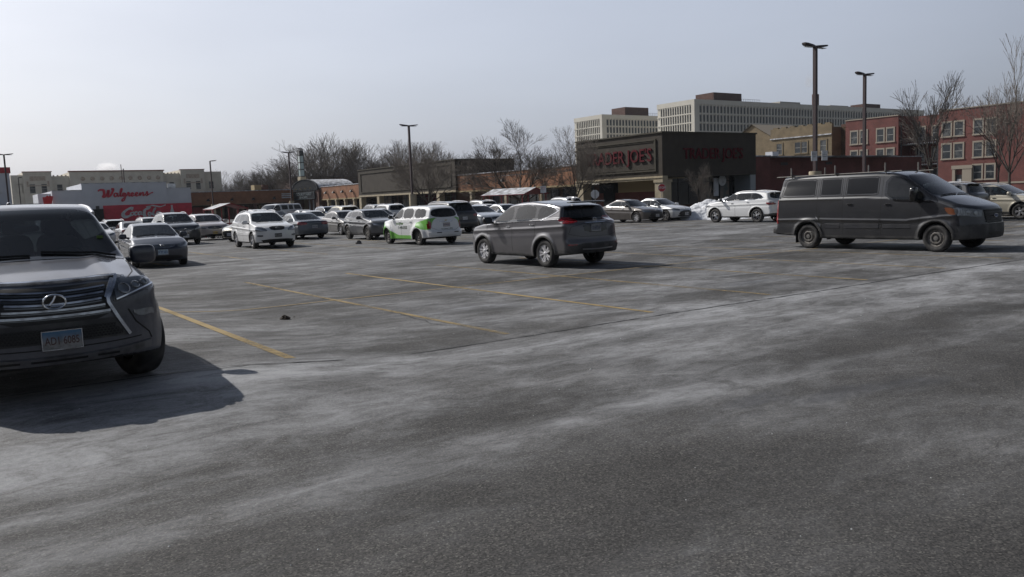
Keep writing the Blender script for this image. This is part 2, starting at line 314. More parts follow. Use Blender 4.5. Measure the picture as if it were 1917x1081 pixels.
class Car:
    """spec -> implicit body; front towards +x, ground at z=0"""
    def __init__(s, **k):
        d = dict(L=4.6, W=1.84, H=1.68, wb=2.7, fo=.93, rw=.35, tw=.22, prof=None, nose=None, rear=None, belt=None, tum=.36, ledge=.03, kf=.30, kr=.16, crown=.045, kx=.13,
                 sill=.24, flare=.018, fw=.06, arch=.05, blg=.05, wz=.66, rnd=.07, crease=None, taper=.05, ridge=None, h=.03)
        d.update(k); s.__dict__.update(d); L = s.L
        s.xf = L / 2 - s.fo; s.xr = s.xf - s.wb; s.ra = s.rw + s.arch
        s.T = table(s.prof, .045); s.B = table(s.belt, .08)
        s.N = table(s.nose, .04, -.2, 2.8); s.Rr = table(s.rear, .04, -.2, 2.8)
        s.bot = table([(-L / 2, s.sill + .10), (s.xr - s.ra, s.sill + .06), (s.xr, s.sill), (s.xf, s.sill), (s.xf + s.ra, s.sill), (L / 2, s.sill + .03)], .06)
    def side(s, X, Z, green=True):
        zb = np.interp(X, *s.B); hw = s.W / 2
        w = hw - s.taper * (np.abs(X) / (s.L / 2)) ** 3
        w = w - s.blg * (np.clip((s.wz - Z) / .5, 0, 2)) ** 2 - s.blg * .9 * np.clip((Z - s.wz) / np.maximum(zb - s.wz, .1), 0, 1) ** 2
        up = np.maximum(Z - zb, 0)
        w = w - s.ledge * sstep(up, 0, .05) - s.tum * up - .10 * up * up - .035 * np.clip(up / .4, 0, 1) * np.clip(np.abs(X + .3) / 1.6, 0, 1.5) ** 2
        if s.crease is not None:
            zc = np.interp(X, [q[0] for q in s.crease], [q[1] for q in s.crease]); w = w + .014 * np.exp(-((Z - zc) / .035) ** 2) - .010 * np.exp(-((Z - zc + .10) / .06) ** 2)
        for cx in (s.xf, s.xr):
            d = np.hypot(X - cx, Z - s.rw); w = w + s.flare * np.exp(-np.maximum(d - s.ra - s.fw * .5, 0) ** 2 / s.fw ** 2) * (Z > .1)
        return w
    def f(s, X, Y, Z):
        ay = np.abs(Y); y2 = ay * ay; kx = s.kx * np.tanh(X / .7)
        xx = X + kx * y2; T = np.interp(xx, *s.T); dT = (np.interp(xx + .02, *s.T) - np.interp(xx - .02, *s.T)) / .04
        top = (Z - T + s.crown * y2) / np.sqrt(1 + dT * dT)
        if s.ridge: top = top - s.ridge * np.exp(-((ay - .52) / .09) ** 2) * sstep(X, s.L / 2 - 1.6, s.L / 2 - 1.0)
        sd = (ay - s.side(X, Z)) * .95
        r = ay / (s.W / 2); nx = X - (np.interp(Z, *s.N) - s.kf * r ** 3.2); rx = -(X - (np.interp(Z, *s.Rr) + s.kr * r ** 4))
        f = smax(top, sd, s.rnd); f = smax(f, nx * .9, .08); f = smax(f, rx * .95, .07); f = smax(f, np.interp(X, *s.bot) - Z, .05)
        inn = s.W / 2 - .36
        for cx in (s.xf, s.xr):
            d = np.hypot(X - cx, Z - s.rw); f = np.maximum(f, np.minimum(s.ra - d, ay - inn))
        return f
    def shoot(s, P, axis, sgn):
        """project points of a 2D drawing onto the skin; P=(n,2); axis x:(y,z) y:(x,z) z:(x,y)"""
        P = np.asarray(P, float); n = len(P); hi = {'x': s.L / 2 + .25, 'y': s.W / 2 + .25, 'z': s.H + .3}[axis]; dep = {'x': s.L * .72, 'y': .8, 'z': 1.2}[axis]
        ts = np.linspace(hi, hi - dep, 130)
        def pt(t):
            if axis == 'x': return sgn * t, P[:, 0:1] + 0 * t, P[:, 1:2] + 0 * t
            if axis == 'y': return P[:, 0:1] + 0 * t, sgn * t, P[:, 1:2] + 0 * t
            return P[:, 0:1] + 0 * t, P[:, 1:2] + 0 * t, t
        tt = np.tile(ts, (n, 1)); F = s.f(*pt(tt)); k = np.argmax(F < 0, 1); s.miss = k == 0; k = np.maximum(k, 1); r = np.arange(n)
        fa = F[r, k - 1]; fb = F[r, k]; t = ts[k - 1] + (ts[k] - ts[k - 1]) * (fa / np.where(fa != fb, fa - fb, 1)); t = t[:, None]
        for _ in range(2):
            f0 = s.f(*pt(t)); f1 = s.f(*pt(t + .003)); g = (f1 - f0) / .003; t = t - np.clip(f0 / np.where(np.abs(g) > .05, g, 1), -.02, .02)
        V = np.concatenate([np.broadcast_to(q, (n, 1)) for q in pt(t)], 1); N = grad(s.f, V); N /= np.linalg.norm(N, axis=1, keepdims=True) + 1e-9
        return V, N
    def patch(s, mb, poly, axis, sgn, m, off=.005, h=.03, dz=0.0):
        P = np.asarray(poly, float); lo = P.min(0) - h; hi = P.max(0) + h; nx = max(3, int((hi[0] - lo[0]) / h) + 1); ny = max(3, int((hi[1] - lo[1]) / h) + 1)
        gx = np.linspace(lo[0], hi[0], nx); gy = np.linspace(lo[1], hi[1], ny); GX, GY = np.meshgrid(gx, gy, indexing='ij'); G = np.stack([GX.ravel(), GY.ravel()], 1)
        hh = max(gx[1] - gx[0], gy[1] - gy[0])
        for _ in range(2):
            d = sdpoly(G[:, 0], G[:, 1], P); e = .001; gd = np.stack([(sdpoly(G[:, 0] + e, G[:, 1], P) - d) / e, (sdpoly(G[:, 0], G[:, 1] + e, P) - d) / e], 1)
            G = G - np.where(np.abs(d) < .52 * hh, d, 0)[:, None] * gd
        V, N = s.shoot(G, axis, sgn); s_miss = s.miss; V = V + N * off
        Q = np.array([(i * ny + j, (i + 1) * ny + j, (i + 1) * ny + j + 1, i * ny + j + 1) for i in range(nx - 1) for j in range(ny - 1)])
        c = G[Q].mean(1); Q = Q[sdpoly(c[:, 0], c[:, 1], P) < 0]
        ai = {'x': 0, 'y': 1, 'z': 2}[axis]; bad = s_miss[Q].any(1) | ((V[Q][:, :, ai].max(1) - V[Q][:, :, ai].min(1)) > 4.5 * hh) | (np.abs(N[Q][:, :, ai]).min(1) < .12); Q = Q[~bad]
        flip = (axis == 'x' and sgn < 0) or (axis == 'y' and sgn > 0)
        if flip: Q = Q[:, ::-1]
        from collections import Counter
        ed = Counter(); F = [tuple(q) for q in Q]
        for q in F:
            for i in range(4): ed[(q[i], q[(i + 1) % 4])] += 1
        n0 = len(V); V2 = V - N * (off + .02)
        for (a, b) in list(ed):
            if (b, a) not in ed: F.append((b, a, a + n0, b + n0))
        mb.add(np.concatenate([V, V2]), F, m)
    def ribbon(s, mb, pts, axis, sgn, w, m, off=.004, closed=False, step=.04):
        P = [np.array(p, float) for p in pts]
        if closed: P.append(P[0])
        G = []
        for a, b in zip(P[:-1], P[1:]):
            k = max(1, int(np.linalg.norm(b - a) / step)); G += [a + (b - a) * i / k for i in range(k)]
        if not closed: G.append(P[-1])
        V, N = s.shoot(np.array(G), axis, sgn); s_miss = s.miss; n = len(V)
        T = (np.roll(V, -1, 0) - np.roll(V, 1, 0)) if closed else np.gradient(V, axis=0)
        T /= np.linalg.norm(T, axis=1, keepdims=True) + 1e-9; S = np.cross(N, T); S /= np.linalg.norm(S, axis=1, keepdims=True) + 1e-9
        W4 = np.concatenate([V + S * w / 2 - N * .01, V + S * w / 2 * .8 + N * off, V - S * w / 2 * .8 + N * off, V - S * w / 2 - N * .01]); F = []
        for i in range(n if closed else n - 1):
            j = (i + 1) % n
            if s_miss[i] or s_miss[j] or np.linalg.norm(V[i] - V[j]) > step * 5 + .05: continue
            for k in range(3): F.append((k * n + i, (k + 1) * n + i, (k + 1) * n + j, k * n + j))
        mb.add(W4, F, m)
    def body(s, root, body_m, regions, clad_m, clad_z=None, clad_ring=.05, names=None):
        """regions: list of (object name, material, g(x,y,z), mask(N,V)); first match wins"""
        h = s.h; V, Q = nets(s.f, (-s.L / 2 - .12, -s.W / 2 - .15, .08), (s.L / 2 + .12, s.W / 2 + .15, s.H + .12), h)
        V = project(s.f, V, 3, h * .4)
        def dmin(V): return np.minimum(np.hypot(V[:, 0] - s.xf, V[:, 2] - s.rw), np.hypot(V[:, 0] - s.xr, V[:, 2] - s.rw))
        regs = list(regions)
        if clad_z is not None:
            cz = clad_z
            regs.append(('cladding', clad_m, lambda V: np.minimum(V[:, 2] - np.interp(V[:, 0], [q[0] for q in cz], [q[1] for q in cz]), dmin(V) - s.ra - clad_ring), lambda N, V: V[:, 2] < 1.1))
        def geo():
            C = V[Q].mean(1); Nf = np.cross(V[Q[:, 2]] - V[Q[:, 0]], V[Q[:, 3]] - V[Q[:, 1]]); Nf /= np.linalg.norm(Nf, axis=1, keepdims=True) + 1e-9; return C, Nf
        C, Nf = geo(); cls = -np.ones(len(Q), int); dm = dmin(C)
        und = ((dm < s.ra + .012) & (np.abs(C[:, 1]) > s.W / 2 - .40) & (C[:, 2] < s.rw + s.ra + .02) & ((Nf[:, 1] * np.sign(C[:, 1]) < .75) | (np.abs(C[:, 1]) < s.W / 2 - .30))) | ((Nf[:, 2] < -.7) & (C[:, 2] < s.sill + .15))
        cls[und] = 99; lock = np.zeros(len(V), bool)
        def move(ids, g, lim):
            P = V[ids]; N = grad(s.f, P); N /= np.linalg.norm(N, axis=1, keepdims=True) + 1e-9; d = g(P); e = .002; gg = np.zeros_like(P)
            for i in range(3):
                dd = np.zeros(3); dd[i] = e; gg[:, i] = (g(P + dd) - g(P - dd)) / (2 * e)
            gg -= (gg * N).sum(1, keepdims=True) * N; st = (d / np.maximum((gg * gg).sum(1), .08))[:, None] * gg; L = np.linalg.norm(st, axis=1, keepdims=True); return np.where(L < lim, st, 0)
        for k, (nm, m, g, mk) in enumerate(regs):
            Nv = grad(s.f, V); Nv /= np.linalg.norm(Nv, axis=1, keepdims=True) + 1e-9
            near = np.nonzero(mk(Nv, V) & ~lock & (np.abs(g(V)) < .7 * h))[0]
            V[near] -= move(near, g, .48 * h); C, Nf = geo(); inn = (cls < 0) & (g(C) < 0) & mk(Nf, C); cls[inn] = k
            a = np.zeros(len(V), bool); a[Q[inn].ravel()] = True; b_ = np.zeros(len(V), bool); b_[Q[~inn].ravel()] = True; bd = np.nonzero(a & b_ & ~lock)[0]
            for _ in range(2): V[bd] -= move(bd, g, 1.3 * h)
            V[bd] = project(s.f, V[bd], 1, h * .2); lock[bd] = True
        C, Nf = geo(); NV = grad(s.f, V); NV /= np.linalg.norm(NV, axis=1, keepdims=True) + 1e-9
        pieces = []
        for k, (nm, m, g, mk) in enumerate(regs):
            ids = np.nonzero(cls == k)[0]
            if not len(ids): continue
            if nm == 'cladding': pieces.append((nm, m, ids)); continue
            q = Q[ids]; lab = np.arange(len(V))
            for _ in range(400):
                mn = lab[q].min(1); l2 = lab.copy(); np.minimum.at(l2, q.ravel(), np.repeat(mn, 4))
                if (l2 == lab).all(): break
                lab = l2
            fl = lab[q[:, 0]]; u, cnt = np.unique(fl, return_counts=True)
            for a, n_ in zip(u, cnt):
                if n_ > max(12, .12 * cnt.max()) or (nm == 'window_surround' and n_ > 3): pieces.append((nm, m, ids[fl == a]))
                else: cls[ids[fl == a]] = -1
        np_mesh('body', V, Q[cls == -1], body_m, root, NV)
        if (cls == 99).any(): np_mesh('underbody', V, Q[cls == 99], M['under'], root)
        sur = {}
        for nm, m, ids in pieces:
            if nm == 'window_surround': sur.setdefault(C[ids[0], 1] > 0, []).append((m, ids))
            else: np_mesh(nm, V, Q[ids], m, root, NV)
        for sd_, L_ in sur.items(): np_mesh('window_surround', V, Q[np.concatenate([i for _, i in L_])], L_[0][0], root, NV)
    def wheel(s, root, cx, sy, style, rim_m=None, steer=0.0):
        r = s.rw; w = s.tw; mb = MB(); e = .02
        prof = [(r * .60, -w / 2 + .02), (r * .66, -w / 2 + .004), (r * .82, -w / 2 - .004), (r * .93, -w / 2 + .008), (r * .985, -w / 2 + .03), (r, -w / 4), (r, 0), (r, w / 4), (r * .985, w / 2 - .03), (r * .93, w / 2 - .008), (r * .82, w / 2 + .004), (r * .66, w / 2 - .004), (r * .60, w / 2 - .02)]
        mb.lathe(prof, M['tyre'], 48, 'y'); o = mb.build('wheel', root, True)
        rm = MB(); rr = r * .63; rm_m = rim_m or M['rim']
        rm.lathe([(rr, .5 * w), (rr * 1.0, .5 * w - .012), (rr * .93, .5 * w - .03), (rr * .90, 0.0), (rr * .9, -.4 * w)], rm_m, 40, 'y')
        rm.lathe([(rr * .9, -.02), (.0, -.02)], M['under'], 24, 'y'); rm.lathe([(rr * .55, .0), (rr * .55, .02), (0, .02)], M['steel'], 24, 'y')
        if style[0] == 'spoke':
            n, wid, dbl = style[1], style[2], style[3]
            for i in range(n):
                for sg in ((-1, 1) if dbl else (0,)):
                    a = 2 * pi * i / n + sg * dbl; ca, sa = cos(a), sin(a); V = []
                    for rad, hw_, hh in ((rr * .12, wid * .8, .5 * w - .028), (rr * .55, wid * .75, .5 * w - .02), (rr * .95, wid, .5 * w - .012)):
                        for t, dy in ((-hw_, -.03), (-hw_ * .75, 0), (hw_ * .75, 0), (hw_, -.03)): V.append((rad * ca - t * sa, hh + dy, rad * sa + t * ca))
                    F = [(q * 4 + k, q * 4 + k + 1, q * 4 + k + 5, q * 4 + k + 4) for q in range(2) for k in range(3)]; rm.add(V, F, rm_m)
            rm.lathe([(rr * .2, .5 * w - .04), (rr * .2, .5 * w - .015), (rr * .12, .5 * w - .008), (0, .5 * w - .006)], rm_m, 20, 'y')
        else:   # pressed steel wheel or plain cover
            rm.lathe([(rr * .93, .5 * w - .03), (rr * .80, .5 * w - .045), (rr * .62, .5 * w - .018), (rr * .5, .5 * w - .02), (rr * .42, .5 * w - .06), (rr * .30, .5 * w - .06), (rr * .26, .5 * w - .015), (0, .5 * w - .01)], rm_m, 30, 'y')
            for i in range(8):
                a = 2 * pi * i / 8; rm.lathe([(.022, .5 * w - .014), (0, .5 * w - .012)], M['under'], 8, 'y', (rr * .70 * cos(a), -.012, rr * .70 * sin(a)))
        rm.build('rim', o, True)
        o.location = (cx, sy * (s.W / 2 - w / 2 - .02), r); o.rotation_euler = (0, random.uniform(0, 6) * 0, (pi if sy < 0 else 0) + steer); return o
    def wheels(s, root, style, rim_m=None, steer=0.0):
        for cx in (s.xf, s.xr):
            for sy in (-1, 1): s.wheel(root, cx, sy, style, rim_m, steer if cx > 0 else 0)
    def mirrors(s, root, x, z, m, sz=(.13, .24, .17)):
        for sy in (-1, 1):
            mb = MB(); V, N = s.shoot([(x, z - .03)], 'y', sy); y = abs(V[0, 1])
            mb.rbox((x, sy * (y + .05 + sz[1] / 2), z + .04), sz, m, .5); mb.tube([(x + .02, sy * (y - .03), z - .03), (x, sy * (y + .10), z + .0)], [.035, .03], M['black'], 8)
            mb.box(x - sz[0] / 2 - .003, x - sz[0] / 2 + .01, sy * (y + .05 + sz[1] * .12) if sy > 0 else -(y + .05 + sz[1] * .88), (y + .05 + sz[1] * .88) if sy > 0 else -(y + .05 + sz[1] * .12), z - .02, z + .10, M['lampd'])
            mb.build('wing_mirror', root, True)
    def handles(s, root, pts, m):
        for x, z in pts:
            for sy in (-1, 1):
                mb = MB(); V, N = s.shoot([(x, z)], 'y', sy); mb.rbox((x, V[0, 1] + sy * .018, z), (.17, .035, .032), m, .5, 12); mb.build('door_handle', root, True)
    def seats(s, root, x0, x1, z=.55, m=None, hr=.0):
        m = m or M['seat']
        for x in (x0, x1):
            for y in ((-.36, .36) if x == x0 else (-.42, 0, .42)):
                mb = MB(); rt = Matrix.Rotation(R(-12), 3, 'Y')
                mb.rbox((x, y, z), (.5, .46 if x == x0 else .40, .16), m, .5); mb.rbox((x - .27, y, z + .33), (.15, .46 if x == x0 else .40, .62), m, .5, 16, rt)
                mb.rbox((x - .36, y, z + .72 + hr), (.1, .26, .19), m, .6, 12, rt); mb.build('seat', root, True)
        mb = MB(); mb.rbox((x0 + .80, 0, z + .27), (.55, s.W - .36, .26), M['dash'], .35); 
        c = np.array([x0 + .46, .36, z + .36]); pts = [c + np.array([.06 * sin(a) * 1.0, .18 * cos(a), .17 * sin(a)]) for a in np.linspace(0, 2 * pi, 17)]
        mb.tube(pts, .016, M['dash'], 6, False); mb.tube([c, c + np.array([.3, 0, -.1])], .03, M['dash'], 6); mb.build('dashboard', root, True)
    def plate(s, root, z, x_sgn, txt='AB 12345', y=0.0, w=.305, hgt=.155, tilt=0, back=(.55, .57, .6), fg=(.05, .06, .12), top=None, off=.02):
        V, N = s.shoot([(y, z)], 'x', x_sgn); x = V[0, 0] + x_sgn * off; mb = MB(); bm = mat('plate_white', back, .4, noise=(18, tuple(c * .55 for c in back), .45, .7)); fm = mat('plate_ink', fg, .5)
        if top:
            bm.node_tree.nodes['Principled BSDF']
            nt = bm.node_tree; p = nt.nodes['Principled BSDF']; t = nt.nodes.new('ShaderNodeTexCoord'); sx = nt.nodes.new('ShaderNodeSeparateXYZ'); lnk(nt, t.outputs['Object'], sx.inputs[0])
            r = nt.nodes.new('ShaderNodeMapRange'); r.inputs[1].default_value = z - .02; r.inputs[2].default_value = z + .07; lnk(nt, sx.outputs[2], r.inputs[0])
            src = p.inputs['Base Color'].links[0].from_socket; mx = nt.nodes.new('ShaderNodeMixRGB'); mx.inputs[2].default_value = (*top, 1); lnk(nt, r.outputs[0], mx.inputs[0]); lnk(nt, src, mx.inputs[1]); lnk(nt, mx.outputs[0], p.inputs['Base Color'])
        xa, xb = sorted((x - x_sgn * .03, x + x_sgn * .004)); mb.box(xa, xb, y - w / 2, y + w / 2, z - hgt / 2, z + hgt / 2, bm)
        fr = .008; xa2, xb2 = sorted((x - x_sgn * .02, x + x_sgn * .009))
        for (ya, yb, za, zb_) in ((y - w / 2 - fr, y + w / 2 + fr, z + hgt / 2, z + hgt / 2 + fr), (y - w / 2 - fr, y + w / 2 + fr, z - hgt / 2 - fr, z - hgt / 2), (y - w / 2 - fr, y - w / 2, z - hgt / 2, z + hgt / 2), (y + w / 2, y + w / 2 + fr, z - hgt / 2, z + hgt / 2)):
            mb.box(xa2, xb2, ya, yb, za, zb_, M['chromed'])
        tv, tf = text_mesh(txt, hgt * .62, .0015, offset=.001, spacing=1.0)
        wd = tv[:, 0].max() - tv[:, 0].min(); tv[:, 0] *= (w * .88) / wd
        # text stands in XZ facing -Y; turn to face +-x
        if x_sgn > 0: tv2 = np.stack([x + .005 - tv[:, 1], y + tv[:, 0], z - .008 + tv[:, 2]], 1)
        else: tv2 = np.stack([x - .005 + tv[:, 1], y - tv[:, 0], z - .008 + tv[:, 2]], 1)
        mb.add(tv2, tf, fm); mb.build('license_plate', root)
def side_reg(name, m, P, r2=2): 
    P = rnd(P, r2); return (name, m, lambda V: sdpoly(V[:, 0], V[:, 2], P), lambda N, V: np.abs(N[:, 1]) > .55)
def front_reg(name, m, P, sgn=1, nmin=.15, zmin=.8):
    P = rnd(P, 2, .12); return (name, m, lambda V: sdpoly(V[:, 1], V[:, 2], P), lambda N, V: (N[:, 0] * sgn > nmin) & (V[:, 2] > zmin) & (N[:, 2] > -.2))
def trap(zb, zt, wb, wt): return [(-wb, zb), (wb, zb), (wt, zt), (-wt, zt)]
# ------------------------------------------------------------------ car models
def suv_spec(L, W, H, wb, fo, rw, hood=1.0, cowl=None, wsx=None, roofx=None, tailz=1.0, rearx=.22, belt=None, fast=.0, **k):
    """two-box profile: nose, hood, windshield, roof, raked tailgate"""
    hl = L / 2; cx = hl - (cowl or 1.15); rx = hl - (wsx or 2.0)
    prof = [(hl, hood - .22), (hl - .10, hood - .12), (hl - .32, hood - .03), (cx + .45, hood + .05), (cx, hood + .11), (rx, H - .075), (rx - .45, H - .02), (rx - 1.0, H - .002), (-hl + 1.1, H - .03 - fast * .4), (-hl + .62, H - .06 - fast), (-hl + .45, H - .10 - fast), (-hl + rearx, tailz + .08), (-hl + .05, tailz - .02), (-hl, tailz - .3)]
    nose = [(.1, hl - .14), (.28, hl - .05), (.42, hl - .01), (.6, hl), (hood - .25, hl - .01), (hood - .1, hl - .06), (hood, hl - .16)]
    rear = [(.1, -hl + .16), (.35, -hl + .05), (.5, -hl), (.62, -hl + .0), (.72, -hl + .05), (tailz, -hl + .09), (tailz + .1, -hl + .14), (H - .15, -hl + .43 - .0), (H, -hl + .50)]
    b0 = belt or (hood + .02, hood + .10)
    bl = [(hl, hood - .1), (cx + .3, b0[0]), (0, (b0[0] + b0[1]) / 2), (-hl + .4, b0[1])]
    d = dict(L=L, W=W, H=H, wb=wb, fo=fo, rw=rw, prof=prof, nose=nose, rear=rear, belt=bl); d.update(k); return Car(**d)
def sedan_spec(L, W, H, wb, fo, rw, hood=.92, cowl=1.2, wsx=2.0, trunk=1.03, rgx=.75, tsx=1.75, **k):
    hl = L / 2; cx = hl - cowl; rx = hl - wsx
    prof = [(hl, hood - .26), (hl - .12, hood - .16), (hl - .35, hood - .07), (cx + .4, hood + .04), (cx, hood + .10), (rx, H - .07), (rx - .4, H - .01), (rx - .8, H), (-hl + tsx, H - .07), (-hl + rgx, trunk + .02), (-hl + .35, trunk), (-hl + .08, trunk - .02), (-hl, trunk - .12)]
    nose = [(.1, hl - .14), (.25, hl - .05), (.4, hl - .01), (.55, hl), (hood - .22, hl - .03), (hood - .1, hl - .1), (hood, hl - .22)]
    rear = [(.1, -hl + .16), (.32, -hl + .05), (.5, -hl), (.62, -hl + .01), (.75, -hl + .04), (trunk, -hl + .06), (trunk + .1, -hl + .12)]
    bl = [(hl, hood - .12), (cx + .3, hood + .0), (0, hood + .03), (-hl + 1, trunk - .03), (-hl, trunk - .08)]
    d = dict(L=L, W=W, H=H, wb=wb, fo=fo, rw=rw, prof=prof, nose=nose, rear=rear, belt=bl, tum=.42, sill=.18); d.update(k); return Car(**d)
def dlo(c, x0, x1, x2, x3, zb0, zb1, zt, splits, up=.0, gap=.035):
    """side glass outline from cowl corner x0 (low) over x1 (top front) to x2 (top rear) and x3 (low rear); splits cut it into panes"""
    out = [(x0, zb0), (x1, zt), ((x1 + x2) / 2, zt + up), (x2, zt - .01), (x3, zb1)]
    def low(x): return zb0 + (zb1 - zb0) * (x0 - x) / (x0 - x3)
    def top(x):
        if x > x1: return zb0 + (zt - zb0) * (x0 - x) / (x0 - x1)
        if x < x2: return zb1 + (zt - .01 - zb1) * (x - x3) / (x2 - x3)
        return zt + up * (1 - abs((x - (x1 + x2) / 2) / ((x1 - x2) / 2)))
    panes = []; xs = [x0 - .06] + list(splits) + [x3 + .06]
    for i in range(len(xs) - 1):
        a = xs[i] - (gap if i else 0); b = xs[i + 1] + (gap if i < len(xs) - 2 else 0); m = .028; P = []
        cut = sorted([x for x in (x1, x2, (x1 + x2) / 2) if b < x < a], reverse=True)
        P = [(a, low(a) + m)] + [(x, top(x) - m) for x in [a] + cut + [b]] + [(b, low(b) + m)]
        if abs(P[1][1] - P[0][1]) < .05: P = P[1:]
        if abs(P[-1][1] - P[-2][1]) < .05: P = P[:-1]
        panes.append(P)
    return out, panes
def glazing(c, D, ws, rw_, priv=1, trim='black'):
    out, panes = D; regs = []
    for i, P in enumerate(panes): regs.append(side_reg('side_window', M['privacy'] if i >= priv else M['glass'], P, 1))
    regs.append(side_reg('window_surround', M[trim], out, 2))
    regs.append(front_reg('windshield', M['wind'], ws)); regs.append(front_reg('rear_window', M['privacy'] if priv < 3 else M['glass'], rw_, -1, .05))
    return regs
def lamp_pair(c, root, name, poly, axis, m, off=.006, inner=None, h=.03):
    for sg in (1, -1):
        mb = MB()
        if axis == 'x+': P = [(sg * p[0], p[1]) for p in poly]; c.patch(mb, P, 'x', 1, m, off, h)
        elif axis == 'x-': P = [(sg * p[0], p[1]) for p in poly]; c.patch(mb, P, 'x', -1, m, off, h)
        else: c.patch(mb, poly, 'y', sg, m, off, h)
        if inner:
            for (y, z, r, im) in inner:
                V, N = c.shoot([(sg * y, z)], 'x', 1 if axis == 'x+' else -1); p = V[0] + N[0] * (off + .004); s_ = 1 if axis == 'x+' else -1
                mb.lathe([(r, -.01), (r, .008), (r * .82, .012), (r * .74, .002), (0, .004)], im, 20, 'z'); q = mb.v[-1]; q[:] = q @ np.array(Vector(N[0]).to_track_quat('Z', 'Y').to_matrix()).T + p
        mb.build(name, root, True)
SPLIT = {'side_panel_pressing', 'blind_window', 'slide_rail', 'arch_lip', 'rocker_moulding', 'door_hinge', 'mud_flap', 'lamp_trim', 'lamp_bezel', 'bumper_crease', 'window_trim', 'rear_reflector', 'side_moulding', 'dent', 'wiper', 'hood_gap'}
def one(c, root, name, fn, smooth=True):
    mb = MB(); fn(mb)
    if name in SPLIT: return mb.build_split(name, root, smooth)
    return mb.build(name, root, smooth)
def rails(c, root, x0, x1, y, m, hgt=.05, r=.018):
    for sg in (1, -1):
        mb = MB(); xs = np.linspace(x0, x1, 9); V, N = c.shoot([(x, sg * y) for x in xs], 'z', 1); V = V.copy()
        k = np.sin(np.linspace(0, pi, 9)) ** .35; V[:, 2] += k * hgt; mb.tube(V, [r * 1.1] + [r] * 7 + [r * 1.1], m, 8)
        for i in (1, 4, 7): mb.tube([V[i], V[i] - [0, 0, hgt]], r * .8, m, 6)
        mb.build('roof_rail', root, True)
def seams(c, root, xs, z0, z1, lid=None, clr=None):
    """door gaps as fine dark grooves' shadow strips"""
    mb = MB()
    for x in xs:
        for sg in (1, -1):
            P = x if isinstance(x, list) else [(x, z0), (x, z1)]; c.ribbon(mb, P, 'y', sg, .012, M['under'], .0012)
    mb.build_split('door_gap', root, True)
def bar(c, mb, y0, y1, z, w, m, sgn=1, off=.012, curve=0.0, n=6):
    ys = np.linspace(y0, y1, n * 2 + 1); c.ribbon(mb, [(y, z + curve * (abs(y) / max(abs(y1), .01)) ** 2) for y in ys], 'x', sgn, w, m, off)

